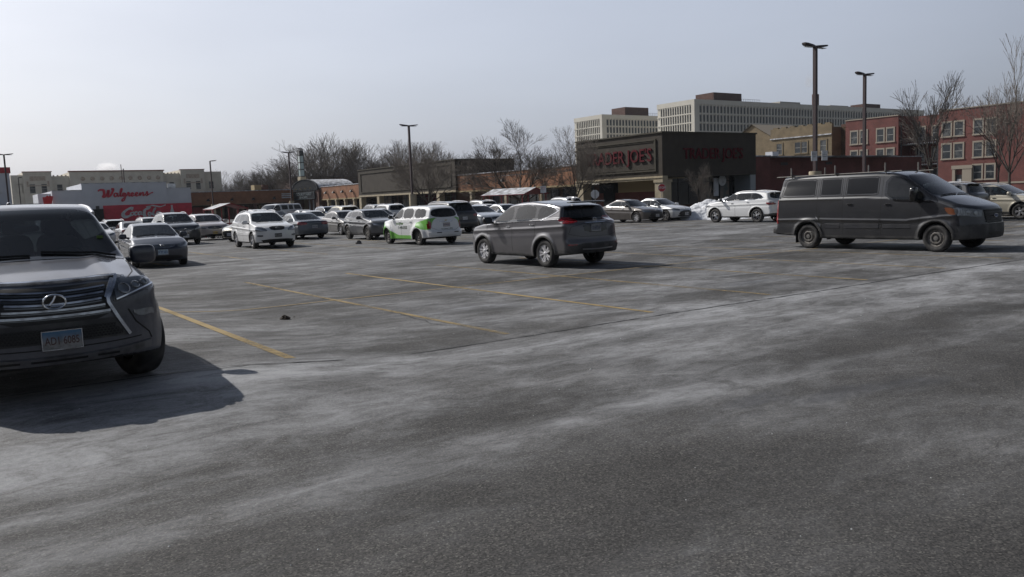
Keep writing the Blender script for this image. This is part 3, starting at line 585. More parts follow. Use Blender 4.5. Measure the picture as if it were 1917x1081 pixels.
def make_gx(name):
    """large body-on-frame SUV seen from the front: spindle grille, triple lens lamps"""
    root = empty(name); hl = 2.44
    prof = [(hl, .95), (hl - .08, 1.04), (hl - .25, 1.10), (1.6, 1.20), (1.24, 1.255), (.50, 1.71), (.32, 1.775), (0, 1.81), (-.8, 1.815), (-1.7, 1.78), (-2.15, 1.70), (-2.28, 1.2), (-2.4, 1.0)]
    nose = [(.2, hl - .16), (.32, hl - .06), (.42, hl), (.56, hl + .0), (.7, hl - .005), (.95, hl - .03), (1.05, hl - .09), (1.15, hl - .2)]
    rear = [(.2, -hl + .15), (.4, -hl), (.7, -hl + .05), (1.1, -hl + .1), (1.8, -hl + .35)]
    c = Car(L=4.88, W=1.885, H=1.84, wb=2.79, fo=.90, rw=.385, tw=.265, prof=prof, nose=nose, rear=rear, belt=[(hl, 1.0), (1.3, 1.10), (0, 1.13), (-2.2, 1.18)], tum=.30, ledge=.03, kf=.34, kr=.12, kx=.10, crown=.05, sill=.34, arch=.08, flare=.035, fw=.07, wz=.78, h=.02, ridge=.022, crease=[(-2.4, 1.0), (1.4, .98), (2.4, .96)])
    pt = paint('charcoal_mica_paint', (.036, .040, .056), .75, .24, 1.3, .58, (.17, .17, .185))
    D = dlo(c, 1.28, .36, -1.75, -2.05, 1.14, 1.19, 1.62, (.1, -.85, -1.5))
    c.body(root, pt, glazing(c, D, [(-.80, 1.245), (.80, 1.245), (.62, 1.745), (-.62, 1.745)], trap(1.2, 1.62, .7, .6)), M['plastic'])
    # spindle grille
    up = rnd([(-.50, 1.062), (0, 1.045), (.50, 1.062), (.40, .90), (.48, .80), (.30, .735), (0, .73), (-.30, .735), (-.48, .80), (-.40, .90)], 1, .12)
    lo = [(-.50, .745), (.50, .745), (.575, .57), (-.575, .57)]
    def grille(mb):
        c.patch(mb, up, 'x', 1, M['mesh'], .004, .03)
        for z, hw, cv, w in ((1.00, .42, .022, .022), (.952, .40, .02, .022), (.903, .375, .018, .022), (.853, .40, .014, .022), (.800, .44, .012, .026)):
            for a, b in ((-hw, hw),): bar(c, mb, a, b, z, w, M['chromed'], 1, .018, cv)
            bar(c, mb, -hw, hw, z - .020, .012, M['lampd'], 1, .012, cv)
    g = one(c, root, 'grille', grille)
    def frame(mb):
        c.ribbon(mb, [(-.545, 1.095), (-.25, 1.085), (0, 1.082), (.25, 1.085), (.545, 1.095)], 'x', 1, .042, M['chromed'], .026)
        for s_ in (1, -1): c.ribbon(mb, [(s_ * .535, 1.09), (s_ * .475, .99), (s_ * .425, .915), (s_ * .428, .88), (s_ * .50, .73), (s_ * .585, .575)], 'x', 1, .036, M['chromed'], .028, step=.03); c.ribbon(mb, [(s_ * .50, 1.07), (s_ * .445, .98), (s_ * .415, .92)], 'x', 1, .05, M['chromed'], .024, step=.03)
    one(c, root, 'grille_frame', frame)
    def emb(mb):
        V, N = c.shoot([(0, .93)], 'x', 1); x = V[0, 0] + .035; rot = Matrix.Rotation(pi / 2, 4, 'Y')
        ring = [(x, .088 * cos(t), .93 + .062 * sin(t)) for t in np.linspace(0, 2 * pi, 33)]; mb.tube(ring, .009, M['chrome'], 8, False)
        mb.add([(x - .012, .088 * cos(t), .93 + .062 * sin(t)) for t in np.linspace(0, 2 * pi, 33)[:-1]], [list(range(32))], M['black'])
        mb.tube([(x, .012, .985), (x, -.010, .94), (x, -.040, .905), (x, -.034, .893), (x, 0, .892), (x, .055, .897)], [.009, .009, .011, .012, .010, .008], M['chrome'], 8)
    one(c, root, 'emblem', emb)
    def lower(mb):
        c.patch(mb, lo, 'x', 1, M['plastic'], .006, .03)
        c.patch(mb, [(-.47, .70), (.47, .70), (.53, .59), (-.53, .59)], 'x', 1, M['mesh'], .012, .03)
        # honeycomb bars
        for i in range(34):
            y = -.50 + i * .0303
            for j in range(5):
                z = .598 + j * .022; yo = y + (.015 if j % 2 else 0)
                if abs(yo) < .45 + (.70 - z) * .5:
                    V, N = c.shoot([(yo, z)], 'x', 1); p = V[0] + N[0] * .016; r_ = .0115
                    hx = [(p[0], p[1] + r_ * 1.25 * cos(t), p[2] + r_ * sin(t)) for t in np.linspace(pi / 6, 2 * pi + pi / 6, 7)]; mb.tube(hx, .0022, M['plastic'], 3, False)
    one(c, root, 'lower_grille', lower, False)
    def skid(mb):
        bar(c, mb, -.78, .78, .42, .085, mat('skid_silver', (.13, .13, .14), .45, .3, noise=(8, (.06, .06, .06), .4, .7)), 1, .02, .035, 10); bar(c, mb, -.22, .22, .425, .022, M['mesh'], 1, .026, .003); 
        for s_ in (1, -1): bar(c, mb, s_ * .30, s_ * .48, .430, .022, M['mesh'], 1, .026, .0)
        bar(c, mb, -.70, .70, .52, .012, M['under'], 1, .002, .02)
    one(c, root, 'skid_plate', skid)
    one(c, root, 'lamp_bezel', lambda mb: [c.patch(mb, rnd([(s_ * p[0], p[1]) for p in [(.475, .87), (.47, 1.01), (.53, 1.10), (.80, 1.17), (.90, 1.11), (.89, .98), (.70, .93)]], 1, .1), 'x', 1, M['black'], .004) for s_ in (1, -1)])
    lamp_pair(c, root, 'headlight', rnd([(.50, .895), (.495, 1.0), (.545, 1.075), (.79, 1.145), (.875, 1.10), (.87, 1.0), (.70, .955)], 1, .1), 'x+', M['lampd'], .008,
              [(.578, .985, .058, M['lamp']), (.69, 1.005, .040, M['lamp']), (.775, 1.02, .035, M['lamp'])], .03)
    one(c, root, 'lamp_trim', lambda mb: [c.ribbon(mb, [(s_ * .50, .90), (s_ * .70, .958), (s_ * .86, 1.0)], 'x', 1, .016, M['chrome'], .016, step=.03) for s_ in (1, -1)])
    lamp_pair(c, root, 'fog_light', rnd([(.62, .775), (.83, .79), (.84, .735), (.70, .715)], 1), 'x+', M['lamp'], .01)
    one(c, root, 'bumper_crease', lambda mb: [c.ribbon(mb, [(s_ * .60, .80), (s_ * .66, .68), (s_ * .78, .56), (s_ * .80, .50)], 'x', 1, .016, M['under'], .003) for s_ in (1, -1)])
    one(c, root, 'hood_gap', lambda mb: (c.ribbon(mb, [(-.50, 1.118), (-.25, 1.105), (0, 1.102), (.25, 1.105), (.50, 1.118)], 'x', 1, .012, M['under'], .002), [c.ribbon(mb, [(2.30, s_ * .60), (1.9, s_ * .74), (1.30, s_ * .80)], 'z', 1, .012, M['under'], .002) for s_ in (1, -1)]))
    c.plate(root, .60, 1, 'AD1 6085', .03, .305, .155, back=(.27, .27, .27), fg=(.08, .04, .04), top=(.05, .15, .28), off=.035)
    V, N = c.shoot([(1.16, -.5), (1.16, .5)], 'z', 1)
    def wip(mb):
        for y0, y1 in ((-.70, -.05), (.05, .72)):
            ys = np.linspace(y0, y1, 8); V, N = c.shoot([(1.16 + .05 * i / 7, y) for i, y in enumerate(ys)], 'z', 1); mb.tube(V + [0, 0, .018], .011, M['under'], 5)
        c.ribbon(mb, [(1.24, y) for y in np.linspace(-.78, .78, 12)], 'z', 1, .10, M['black'], .006)
    one(c, root, 'wiper', wip)
    # cabin details behind the glass
    one(c, root, 'rear_view_mirror', lambda mb: mb.rbox((.50, .0, 1.55), (.03, .24, .07), M['lampd'], .5))
    one(c, root, 'parking_sticker', lambda mb: mb.box(.90, .905, .60, .66, 1.42, 1.45, mat('green_sticker', (.06, .12, .015), .6)))
    c.seats(root, .15, -.95, .82); c.mirrors(root, .92, 1.19, pt, (.15, .26, .20)); c.handles(root, [(.25, 1.0), (-.75, 1.02)], M['chrome'])
    rails(c, root, .35, -1.7, .66, M['silver_bar'], .06, .022); seams(c, root, [.98, -.08, -1.15], .45, 1.13)
    lamp_pair(c, root, 'taillight', [(-2.1, 1.15), (-2.35, 1.15), (-2.35, .85), (-2.25, .8)], 'y', M['red'])
    one(c, root, 'antenna', lambda mb: mb.rbox((-1.6, 0, 1.83), (.14, .05, .07), pt, .7))
    for ch in root.children: ch.location.z -= .05
    c.wheels(root, ('spoke', 6, .022, .16), None, R(14)); return root

def make_rogue(name):
    root = empty(name)
    c = suv_spec(4.69, 1.84, 1.70, 2.705, .93, .358, hood=1.07, cowl=1.18, wsx=1.98, tailz=1.16, rearx=.44, belt=(1.11, 1.23), fast=.065, rnd=.055, kf=.42, kr=.26, tum=.31, crease=[(-2.3, 1.06), (-1, 1.0), (1.2, .93), (2.3, .90)], sill=.26, flare=.03, h=.025, tw=.23)
    pt = paint('gunmetal_paint', (.080, .078, .088), .8, .24, .4, .42)
    out = [(1.20, 1.10), (.40, 1.575), (-.45, 1.61), (-1.42, 1.55), (-1.72, 1.43), (-1.20, 1.215)]
    D = (out, [[(1.08, 1.145), (.40, 1.545), (.10, 1.555), (.10, 1.155)], [(-.01, 1.16), (-.01, 1.565), (-.45, 1.58), (-.85, 1.565), (-.85, 1.20)], [(-.96, 1.215), (-.96, 1.555), (-1.38, 1.52), (-1.62, 1.43), (-1.20, 1.245)]])
    regs = glazing(c, D, trap(1.19, 1.60, .76, .56), trap(1.22, 1.57, .66, .50), 2)
    regs.append(front_reg('window_surround', M['black'], trap(1.18, 1.64, .76, .56), -1, .05, .9))
    c.body(root, pt, regs, M['plastic'], [(-2.4, .44), (-1.9, .46), (-1.0, .34), (1.5, .34), (2.4, .36)], .055)
    one(c, root, 'window_trim', lambda mb: [c.ribbon(mb, [(1.22, 1.09), (-1.2, 1.205), (-1.74, 1.43), (-1.44, 1.565), (-.45, 1.622), (.42, 1.585), (1.20, 1.10)], 'y', s_, .016, M['chrome'], .008) for s_ in (1, -1)])
    one(c, root, 'rear_spoiler', lambda mb: mb.rbox((-1.93, 0, 1.635), (.28, 1.16, .045), M['black'], .4, 20))
    lamp_pair(c, root, 'taillight', rnd([(.44, 1.17), (.58, 1.27), (.95, 1.27), (.95, 1.12), (.70, 1.11)], 1), 'x-', M['red'], .010)
    lamp_pair(c, root, 'taillight', rnd([(-1.76, 1.24), (-2.3, 1.27), (-2.3, 1.10), (-2.05, 1.12)], 1), 'y', M['red'], .008)
    def tg(mb):
        c.ribbon(mb, [(y, 1.115) for y in np.linspace(-.34, .34, 8)], 'x', -1, .03, M['chrome'], .02); c.patch(mb, rnd([(-.42, 1.10), (.42, 1.10), (.36, .88), (-.36, .88)], 1), 'x', -1, M['black'], .004)
    one(c, root, 'tailgate_trim', tg); c.plate(root, .99, -1, 'CP 48 213', back=(.22, .23, .25), off=.012)
    one(c, root, 'tailgate_gap', lambda mb: c.ribbon(mb, rnd([(-.82, .78), (.82, .78), (.70, 1.10), (-.70, 1.10)], 1), 'x', -1, .010, M['under'], .001, True))
    one(c, root, 'emblem', lambda mb: (mb.tube([(-2.235, .055 * cos(t), 1.185 + .055 * sin(t)) for t in np.linspace(0, 2 * pi, 21)], .008, M['chrome'], 6, False), mb.box(-2.245, -2.23, -.065, .065, 1.175, 1.195, M['chrome'])))
    one(c, root, 'rear_bumper', lambda mb: (c.patch(mb, rnd([(-.84, .62), (.84, .62), (.72, .30), (-.72, .30)], 1), 'x', -1, M['plastic'], .008), c.ribbon(mb, [(y, .46 + .03 * abs(y)) for y in np.linspace(-.5, .5, 9)], 'x', -1, .035, M['silver_bar'], .014)))
    one(c, root, 'rear_reflector', lambda mb: [c.patch(mb, [(s_ * .62, .60), (s_ * .84, .61), (s_ * .84, .565), (s_ * .64, .56)], 'x', -1, M['red'], .008) for s_ in (1, -1)])
    one(c, root, 'shark_fin_antenna', lambda mb: mb.rbox((-1.45, 0, 1.72), (.16, .05, .10), M['silver_bar'], .8)); c.handles(root, [(.22, 1.04), (-.80, 1.09)], M['chrome'])
    lamp_pair(c, root, 'headlight', rnd([(.50, .78), (.92, .86), (.92, .98), (.55, .90)], 1), 'x+', M['lamp']); one(c, root, 'grille', lambda mb: c.patch(mb, [(-.5, .85), (.5, .85), (.3, .55), (-.3, .55)], 'x', 1, M['mesh']))
    c.mirrors(root, .96, 1.17, M['black'], (.15, .28, .20)); c.seats(root, .25, -.75, .74, M['seat']); seams(c, root, [[(1.18, .38), (1.22, 1.07)], [(.05, .38), (.05, 1.14)], [(-.9, .72), (-.95, 1.19)]], .4, 1.0)
    c.wheels(root, ('spoke', 5, .030, .22), M['rims']); return root

def make_van(name):
    root = empty(name); hl = 2.99
    prof = [(hl, .95), (hl - .07, 1.10), (hl - .22, 1.18), (2.25, 1.37), (1.98, 1.45), (1.08, 2.02), (.78, 2.10), (.3, 2.13), (-1, 2.14), (-2.6, 2.13), (-2.85, 2.09), (-2.93, 1.94), (-2.99, 1.2)]
    nose = [(.2, hl - .12), (.35, hl - .02), (.5, hl), (.68, hl - .01), (.85, hl - .05), (1.15, hl - .09), (1.3, hl - .2)]
    rear = [(.2, -hl + .1), (.4, -hl), (.55, -hl), (.62, -hl + .06), (1.2, -hl + .06), (2.0, -hl + .16)]
    c = Car(L=5.98, W=2.05, H=2.16, wb=3.75, fo=1.02, rw=.355, tw=.23, prof=prof, nose=nose, rear=rear, belt=[(hl, 1.1), (1.9, 1.34), (0, 1.42), (-3, 1.42)], tum=.13, ledge=.02, kf=.50, kr=.06, kx=.10, crown=.05, sill=.30, flare=.03, fw=.07, arch=.055, blg=.04, wz=.8, taper=.03, h=.03, rnd=.10, crease=[(-3, .82), (-1.4, .84), (1.2, .80), (2, .9), (3, .95)])
    pt = paint('dark_grey_van_paint', (.011, .012, .016), .3, .26, .6, .45, (.065, .065, .07))
    regs = [side_reg('side_window', M['privacy'], [(1.60, 1.35), (.62, 1.37), (.62, 1.95), (1.06, 1.95), (1.60, 1.53)], 1), side_reg('window_surround', M['black'], [(2.02, 1.24), (.55, 1.33), (.55, 1.99), (1.13, 1.99), (2.02, 1.33)], 1),
            front_reg('windshield', M['wind'], [(-.88, 1.42), (.88, 1.42), (.72, 2.02), (-.72, 2.02)])]
    c.body(root, pt, regs, M['plastic'], [(-3, .42), (-2.3, .46), (-1.4, .40), (1.6, .40), (2.3, .46), (3, .62)], .03)
    one(c, root, 'side_panel_pressing', lambda mb: [c.ribbon(mb, rnd(P, 1, .08), 'y', s_, .020, M['under'], .002, True) for s_ in (1, -1) for P in ([(-2.75, 1.50), (-1.55, 1.50), (-1.55, 2.0), (-2.66, 2.0)], [(-1.42, 1.50), (-.72, 1.50), (-.72, 2.0), (-1.42, 2.0)], [(-.60, 1.50), (.38, 1.50), (.38, 2.0), (-.60, 2.0)])])
    one(c, root, 'blind_window', lambda mb: [c.patch(mb, rnd(P, 1, .1), 'y', s_, M['vblack'], .003, .05) for s_ in (1, -1) for P in ([(-2.70, 1.54), (-1.59, 1.54), (-1.59, 1.97), (-2.61, 1.97)], [(-1.38, 1.54), (-.76, 1.54), (-.76, 1.97), (-1.38, 1.97)], [(-.56, 1.54), (.34, 1.54), (.34, 1.97), (-.56, 1.97)])])
    seams(c, root, [[(1.40, .45), (1.55, .8), (1.64, 1.28)], [(.48, .42), (.48, 2.0)], [(-.66, .42), (-.66, 2.0)], [(-1.48, .42), (-1.48, 2.0)], [(-2.86, 1.36), (-.9, 1.34)], [(-.66, .62), (1.35, .60)]], .4, 1.9)
    one(c, root, 'slide_rail', lambda mb: [c.ribbon(mb, [(-2.82, 1.40), (-.70, 1.38)], 'y', s_, .035, M['under'], .004) for s_ in (1,-1)])
    # long wheel-arch lips, dents and rust on the flank
    one(c, root, 'arch_lip', lambda mb: [c.ribbon(mb, [(cx + .47 * cos(t), .355 + .47 * sin(t)) for t in np.linspace(R(5), R(175), 22)], 'y', s_, .05, M['plastic'], .012) for s_ in (1, -1) for cx in (c.xf, c.xr)])
    one(c, root, 'rocker_moulding', lambda mb: [c.ribbon(mb, [(-1.2, .66), (-.75, .66)], 'y', s_, .14, pt, .008) or c.ribbon(mb, [(-.6, .66), (.42, .66)], 'y', s_, .14, pt, .008) or c.ribbon(mb, [(.54, .66), (1.3, .66)], 'y', s_, .12, pt, .008) for s_ in (1, -1)])
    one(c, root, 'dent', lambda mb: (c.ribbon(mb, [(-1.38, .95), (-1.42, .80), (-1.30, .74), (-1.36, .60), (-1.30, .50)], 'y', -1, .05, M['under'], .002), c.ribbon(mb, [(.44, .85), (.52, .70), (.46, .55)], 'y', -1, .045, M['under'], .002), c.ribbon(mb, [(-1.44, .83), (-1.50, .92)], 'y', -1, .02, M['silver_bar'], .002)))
    one(c, root, 'front_bumper', lambda mb: (c.patch(mb, rnd([(-1.0, .70), (1.0, .70), (.95, .36), (-.95, .36)], 1, .1), 'x', 1, M['plastic'], .02, .04), c.patch(mb, rnd([(-.34, .50), (.34, .50), (.34, .42), (-.34, .42)], 1), 'x', 1, M['mesh'], .026)))
    def gr(mb):
        c.patch(mb, rnd([(-.45, 1.06), (.45, 1.06), (.40, .72), (-.40, .72)], 1, .1), 'x', 1, M['mesh'], .008)
        for z in (1.03, .975, .92, .865, .81, .755): bar(c, mb, -.42, .42, z, .028, M['plastic'], 1, .03)
    one(c, root, 'grille', gr)
    def em(mb):
        V, N = c.shoot([(0, .90)], 'x', 1); x = V[0, 0] + .05; mb.add([(x, .10 * cos(t), .90 + .042 * sin(t)) for t in np.linspace(0, 2 * pi, 25)[:-1]], [list(range(24))], mat('blue_oval', (.02, .04, .12), .3)); mb.tube([(x, .10 * cos(t), .90 + .042 * sin(t)) for t in np.linspace(0, 2 * pi, 25)], .006, M['chrome'], 6, False)
        mb.tube([(x + .004, y, .90 + .012 * sin(y * 90)) for y in np.linspace(-.06, .06, 14)], .005, M['chrome'], 5)
    one(c, root, 'emblem', em)
    lamp_pair(c, root, 'headlight', rnd([(.52, .88), (.50, 1.04), (.80, 1.10), (.99, 1.14), (.99, .98), (.80, .90)], 1, .15), 'x+', M['lampd'], .008, [(.66, .985, .065, M['lamp']), (.80, 1.01, .055, M['lamp'])])
    lamp_pair(c, root, 'headlight', rnd([(2.70, .92), (2.72, 1.08), (2.42, 1.12), (2.32, 1.08), (2.48, .94)], 1, .15), 'y', M['lamp'], .008)
    lamp_pair(c, root, 'turn_signal', rnd([(2.47, .94), (2.41, 1.12), (2.16, 1.14), (2.28, .97)], 1, .15), 'y', M['amber'], .009)
    lamp_pair(c, root, 'taillight', [(-2.80, 1.42), (-2.97, 1.42), (-2.97, .72), (-2.80, .72)], 'y', M['red'], .008)
    lamp_pair(c, root, 'taillight', [(.82, 1.42), (1.0, 1.42), (1.0, .72), (.82, .72)], 'x-', M['red'], .008)
    one(c, root, 'rear_bumper', lambda mb: mb.rbox((-2.95, 0, .50), (.18, 1.98, .20), M['plastic'], .35, 24))
    def hinge(mb):
        for s_ in (1, -1): mb.rbox((-2.93, s_ * .98, 1.60), (.05, .05, .10), M['black'], .5); mb.rbox((-2.97, s_ * .98, .85), (.05, .05, .10), M['black'], .5)
    one(c, root, 'door_hinge', hinge)
    c.handles(root, [(.68, 1.24), (-.44, 1.26)], M['black'])
    for sy in (1, -1):
        mb = MB(); mb.rbox((1.46, sy * 1.13, 1.50), (.16, .24, .36), M['black'], .45); mb.tube([(1.50, sy * .92, 1.32), (1.47, sy * 1.10, 1.36)], .04, M['black'], 8); mb.build('wing_mirror', root, True)
    mb = MB(); mb.box(.62, .66, -.82, .82, .45, 1.98, M['seat']); mb.build('bulkhead', root)
    c.seats(root, .98, .98, .95); one(c, root, 'wiper', lambda mb: [mb.tube(c.shoot([(1.98 - .05 * abs(y), y) for y in np.linspace(y0, y1, 6)], 'z', 1)[0] + [0, 0, .02], .012, M['under'], 5) for y0, y1 in ((-.7, 0), (.1, .8))])
    one(c, root, 'mud_flap', lambda mb: [mb.box(c.xr - .5, c.xr - .48, s_ * .78 - .1, s_ * .78 + .1, .15, .4, M['under']) for s_ in (1, -1)])
    def rack(mb):
        for x in (-2.45, -1.0, .5):
            mb.tube([(x, -.86, 2.13), (x, .86, 2.13)], .016, M['steel'], 6)
            for s_ in (1, -1): mb.tube([(x, s_ * .80, 2.05), (x, s_ * .80, 2.14)], .016, M['steel'], 6)
        for x, s_ in ((-2.45, 1), (-1.0, -1), (-1.0, 1), (.5, 1), (.5, -1), (-2.45, -1)): mb.box(x - .018, x + .018, s_ * .84 - .018, s_ * .84 + .018, 2.12, 2.36, M['steel'])
        mb.tube([(-2.98, -.80, 2.10), (.95, -.80, 2.12)], .018, M['steel'], 8); mb.tube([(-2.98, .80, 2.10), (.95, .80, 2.12)], .018, M['steel'], 8)
    one(c, root, 'roof_rack', rack)
    c.wheels(root, ('steel',), M['steel'], 0.0); return root

def make_crossover(name, spec, pt, dlo_a, ws, rwn, priv, clad=None, ring=.05, rim=('spoke', 5, .03, .18), rim_m=None, hl_poly=None, tl=None, gr=None, gr_m=None, fbar=None, plate_f=None, plate_r=None, seat=None, rail=None, door=(.9, .98), mirror=(.95, 1.04), gaps=(1.15, .05, -.95), spoiler=True, fog=None, lower=None, steer=0.0, trimline=None, mirror_m=None, tl_side=None, hl_side=None, bodyside=None):
    root = empty(name); c = spec
    D = dlo(c, *dlo_a); c.body(root, pt, glazing(c, D, ws, rwn, priv), M['plastic'], clad, ring)
    lamp_pair(c, root, 'headlight', rnd(hl_poly, 1), 'x+', M['lamp'], .008)
    if hl_side: lamp_pair(c, root, 'headlight', rnd(hl_side, 1), 'y', M['lamp'], .007)
    if tl: lamp_pair(c, root, 'taillight', rnd(tl, 1), 'x-', M['red'], .008)
    if tl_side: lamp_pair(c, root, 'taillight', rnd(tl_side, 1), 'y', M['red'], .007)
    if gr:
        def g(mb):
            c.patch(mb, rnd(gr, 1), 'x', 1, M['mesh'], .007); zs = [q[1] for q in gr]; ys = [abs(q[0]) for q in gr]
            for k in range(1, 4): bar(c, mb, -min(ys) * .95, min(ys) * .95, min(zs) + (max(zs) - min(zs)) * k / 4, .012, gr_m or M['plastic'], 1, .016)
            c.ribbon(mb, rnd(gr, 1), 'x', 1, .018, gr_m or M['plastic'], .014, True)
        one(c, root, 'grille', g)
    if lower: one(c, root, 'lower_grille', lambda mb: c.patch(mb, rnd(lower, 1), 'x', 1, M['mesh'], .008))
    if fbar: one(c, root, 'emblem', lambda mb: fbar(c, mb))
    if fog: lamp_pair(c, root, 'fog_light', rnd(fog, 1), 'x+', M['lampd'], .009)
    if plate_f: c.plate(root, *plate_f)
    if plate_r: c.plate(root, *plate_r)
    if rail: rails(c, root, *rail)
    if spoiler:
        V, N = c.shoot([(-c.L / 2 + .56, 0)], 'z', 1); one(c, root, 'rear_spoiler', lambda mb: mb.rbox((-c.L / 2 + .46, 0, V[0, 2] - .01), (.22, c.W * .60, .04), pt, .4, 16))
    if bodyside: one(c, root, 'side_moulding', lambda mb: [c.ribbon(mb, bodyside, 'y', s_, .05, pt, .012) for s_ in (1, -1)])
    c.handles(root, [(.25, door[0]), (-.78, door[1])], M['chrome'] if mirror_m is None else pt); c.mirrors(root, mirror[0], mirror[1], mirror_m or pt)
    c.seats(root, .25, -.72, c.H - 1.06, seat); seams(c, root, [[(x, .36), (x, .95)] for x in gaps], .4, .95)
    if trimline: one(c, root, 'window_trim', lambda mb: [c.ribbon(mb, rnd(D[0], 1), 'y', s_, .018, trimline, .007, True) for s_ in (1, -1)])
    one(c, root, 'wiper', lambda mb: [mb.tube(c.shoot([(c.L / 2 - 1.22 + .02 * abs(y), y) for y in np.linspace(y0, y1, 5)], 'z', 1)[0] + [0, 0, .015], .009, M['under'], 4) for y0, y1 in ((-.6, -.02), (.05, .62))])
    c.wheels(root, rim, rim_m, steer); return root
def oval_mark(z, w=.07, hgt=.05, kind='L', off=.02):
    def g(c, mb):
        V, N = c.shoot([(0, z)], 'x', 1); x = V[0, 0] + off; mb.tube([(x, w * cos(t), z + hgt * sin(t)) for t in np.linspace(0, 2 * pi, 21)], .007, M['chrome'], 5, False)
        if kind == 'L': mb.tube([(x, .01, z + hgt * .8), (x, -w * .5, z - hgt * .5), (x, w * .6, z - hgt * .5)], .007, M['chrome'], 5)
        if kind == 'T': mb.tube([(x, w * .45 * cos(t), z + hgt * .9 * sin(t)) for t in np.linspace(0, 2 * pi, 17)], .006, M['chrome'], 5, False)
        if kind == 'H':
            for y in (-w * .45, w * .45): mb.tube([(x, y * .9, z - hgt * .7), (x, y * 1.15, z + hgt * .7)], .008, M['chrome'], 5)
            mb.tube([(x, -w * .45, z), (x, w * .45, z)], .008, M['chrome'], 5)
        if kind == 'B': mb.tube([(x, -w, z), (x, w, z)], .014, M['chrome'], 6)
    return g
# ------------------------------------------------------------------ the individual models
def make_rx(name):
    c = suv_spec(4.73, 1.845, 1.66, 2.715, .93, .36, hood=1.05, cowl=1.20, wsx=2.03, tailz=1.10, rearx=.30, belt=(1.08, 1.17), fast=.03, kf=.40, kr=.2, tum=.38, flare=.02, crease=[(-2.3, .95), (2.3, .82)])
    pt = paint('pearl_white_paint', (.66, .67, .68), .05, .3, .35, .3, (.35, .34, .32)); rt = make_crossover(name, c, pt, (1.18, .35, -1.35, -1.85, 1.085, 1.17, 1.53, (.05, -.90)), trap(1.17, 1.57, .75, .56), trap(1.16, 1.52, .65, .5), 2,
        hl_poly=[(.50, .87), (.44, .78), (.80, .76), (.92, .86), (.86, .97), (.62, .95)], hl_side=[(2.2, .80), (1.95, .86), (1.85, .98), (2.1, .96)], tl=[(.6, 1.0), (.9, 1.0), (.9, .8), (.6, .82)], gr=[(-.36, .965), (.36, .965), (.27, .81), (-.27, .81)], fbar=oval_mark(.895, .075, .055, 'L', .03),
        plate_f=(.585, 1, 'K 1729', 0, .30, .15, 0, (.06, .06, .06), (.35, .35, .35)), lower=[(-.72, .42), (.72, .42), (.62, .27), (-.62, .27)], fog=[(.62, .60), (.84, .62), (.84, .54), (.66, .53)], rail=(.2, -1.6, .6, M['silver_bar']), rim=('spoke', 5, .06, 0), seat=M['seatl'], mirror=(.95, 1.13), door=(.98, 1.02), clad=[(-2.4, .30), (2.4, .30)], ring=-.2, bodyside=[(1.0, .60), (-1.1, .62)])
    return rt
def make_sorento(name, col=(.68, .69, .70)):
    c = suv_spec(4.76, 1.89, 1.68, 2.78, .94, .375, hood=1.10, cowl=1.25, wsx=2.1, tailz=1.13, rearx=.26, belt=(1.12, 1.22), fast=.02, kf=.42, kr=.22, tum=.36, flare=.02, crease=[(-2.3, 1.0), (2.3, .92)], sill=.27)
    return make_crossover(name, c, paint('white_paint', col, .05, .28, .3, .3, (.35, .34, .33)), (1.22, .38, -1.35, -1.85, 1.12, 1.235, 1.57, (.02, -.92)), trap(1.22, 1.60, .77, .57), rnd(trap(1.24, 1.55, .66, .55), 1), 0,
        hl_poly=[(.5, .86), (.85, .96), (.92, .90), (.8, .80), (.52, .78)], hl_side=[(2.25, .86), (1.75, 1.0), (1.9, .88)], tl=[(.52, 1.0), (.92, 1.06), (.92, .92), (.54, .93)], tl_side=[(-1.9, 1.06), (-2.3, 1.04), (-2.3, .92), (-2.0, .94)], gr=[(-.4, .92), (.4, .92), (.32, .72), (-.32, .72)], plate_f=(.5, 1, 'BK 20 117'), plate_r=(.80, -1, 'BK 20 117'),
        rail=(.2, -1.7, .62, M['silver_bar'], .03), clad=[(-2.4, .50), (-1.8, .44), (-1.0, .34), (1.5, .34), (2.4, .36)], ring=.055, rim=('spoke', 5, .045, .2), rim_m=M['chrome'], trimline=M['chrome'], mirror=(.95, 1.18), door=(1.04, 1.08), fog=[(.6, .5), (.8, .5), (.8, .42), (.6, .42)])
def make_cx(name):
    c = suv_spec(4.28, 1.77, 1.54, 2.57, .87, .35, hood=.99, cowl=1.25, wsx=2.0, tailz=1.06, rearx=.36, belt=(1.03, 1.14), fast=.04, kf=.42, kr=.22, tum=.42, flare=.025, crease=[(-2, .92), (2, .84)])
    return make_crossover(name, c, paint('grey_paint', (.10, .105, .115), .8, .27, .4, .35), (.98, .2, -1.15, -1.6, 1.03, 1.135, 1.42, (-.1, -.95)), trap(1.10, 1.46, .70, .52), trap(1.12, 1.41, .6, .5), 1,
        hl_poly=[(.46, .72), (.50, .80), (.86, .86), (.84, .74)], hl_side=[(2.0, .72), (1.6, .88), (1.7, .78)], tl=[(.5, .95), (.85, .98), (.85, .85), (.5, .86)], gr=[(-.42, .78), (.42, .78), (.34, .48), (-.34, .48)], gr_m=M['silver_bar'], plate_f=(.42, 1, 'Q 55 201'), clad=[(-2.2, .44), (-1.0, .36), (1.3, .36), (2.2, .36)], ring=.06,
        rim=('spoke', 5, .04, .22), rim_m=M['steel'], mirror=(.62, 1.07), door=(.94, .99), gaps=(1.0, -.1, -1.0), mirror_m=M['black'])
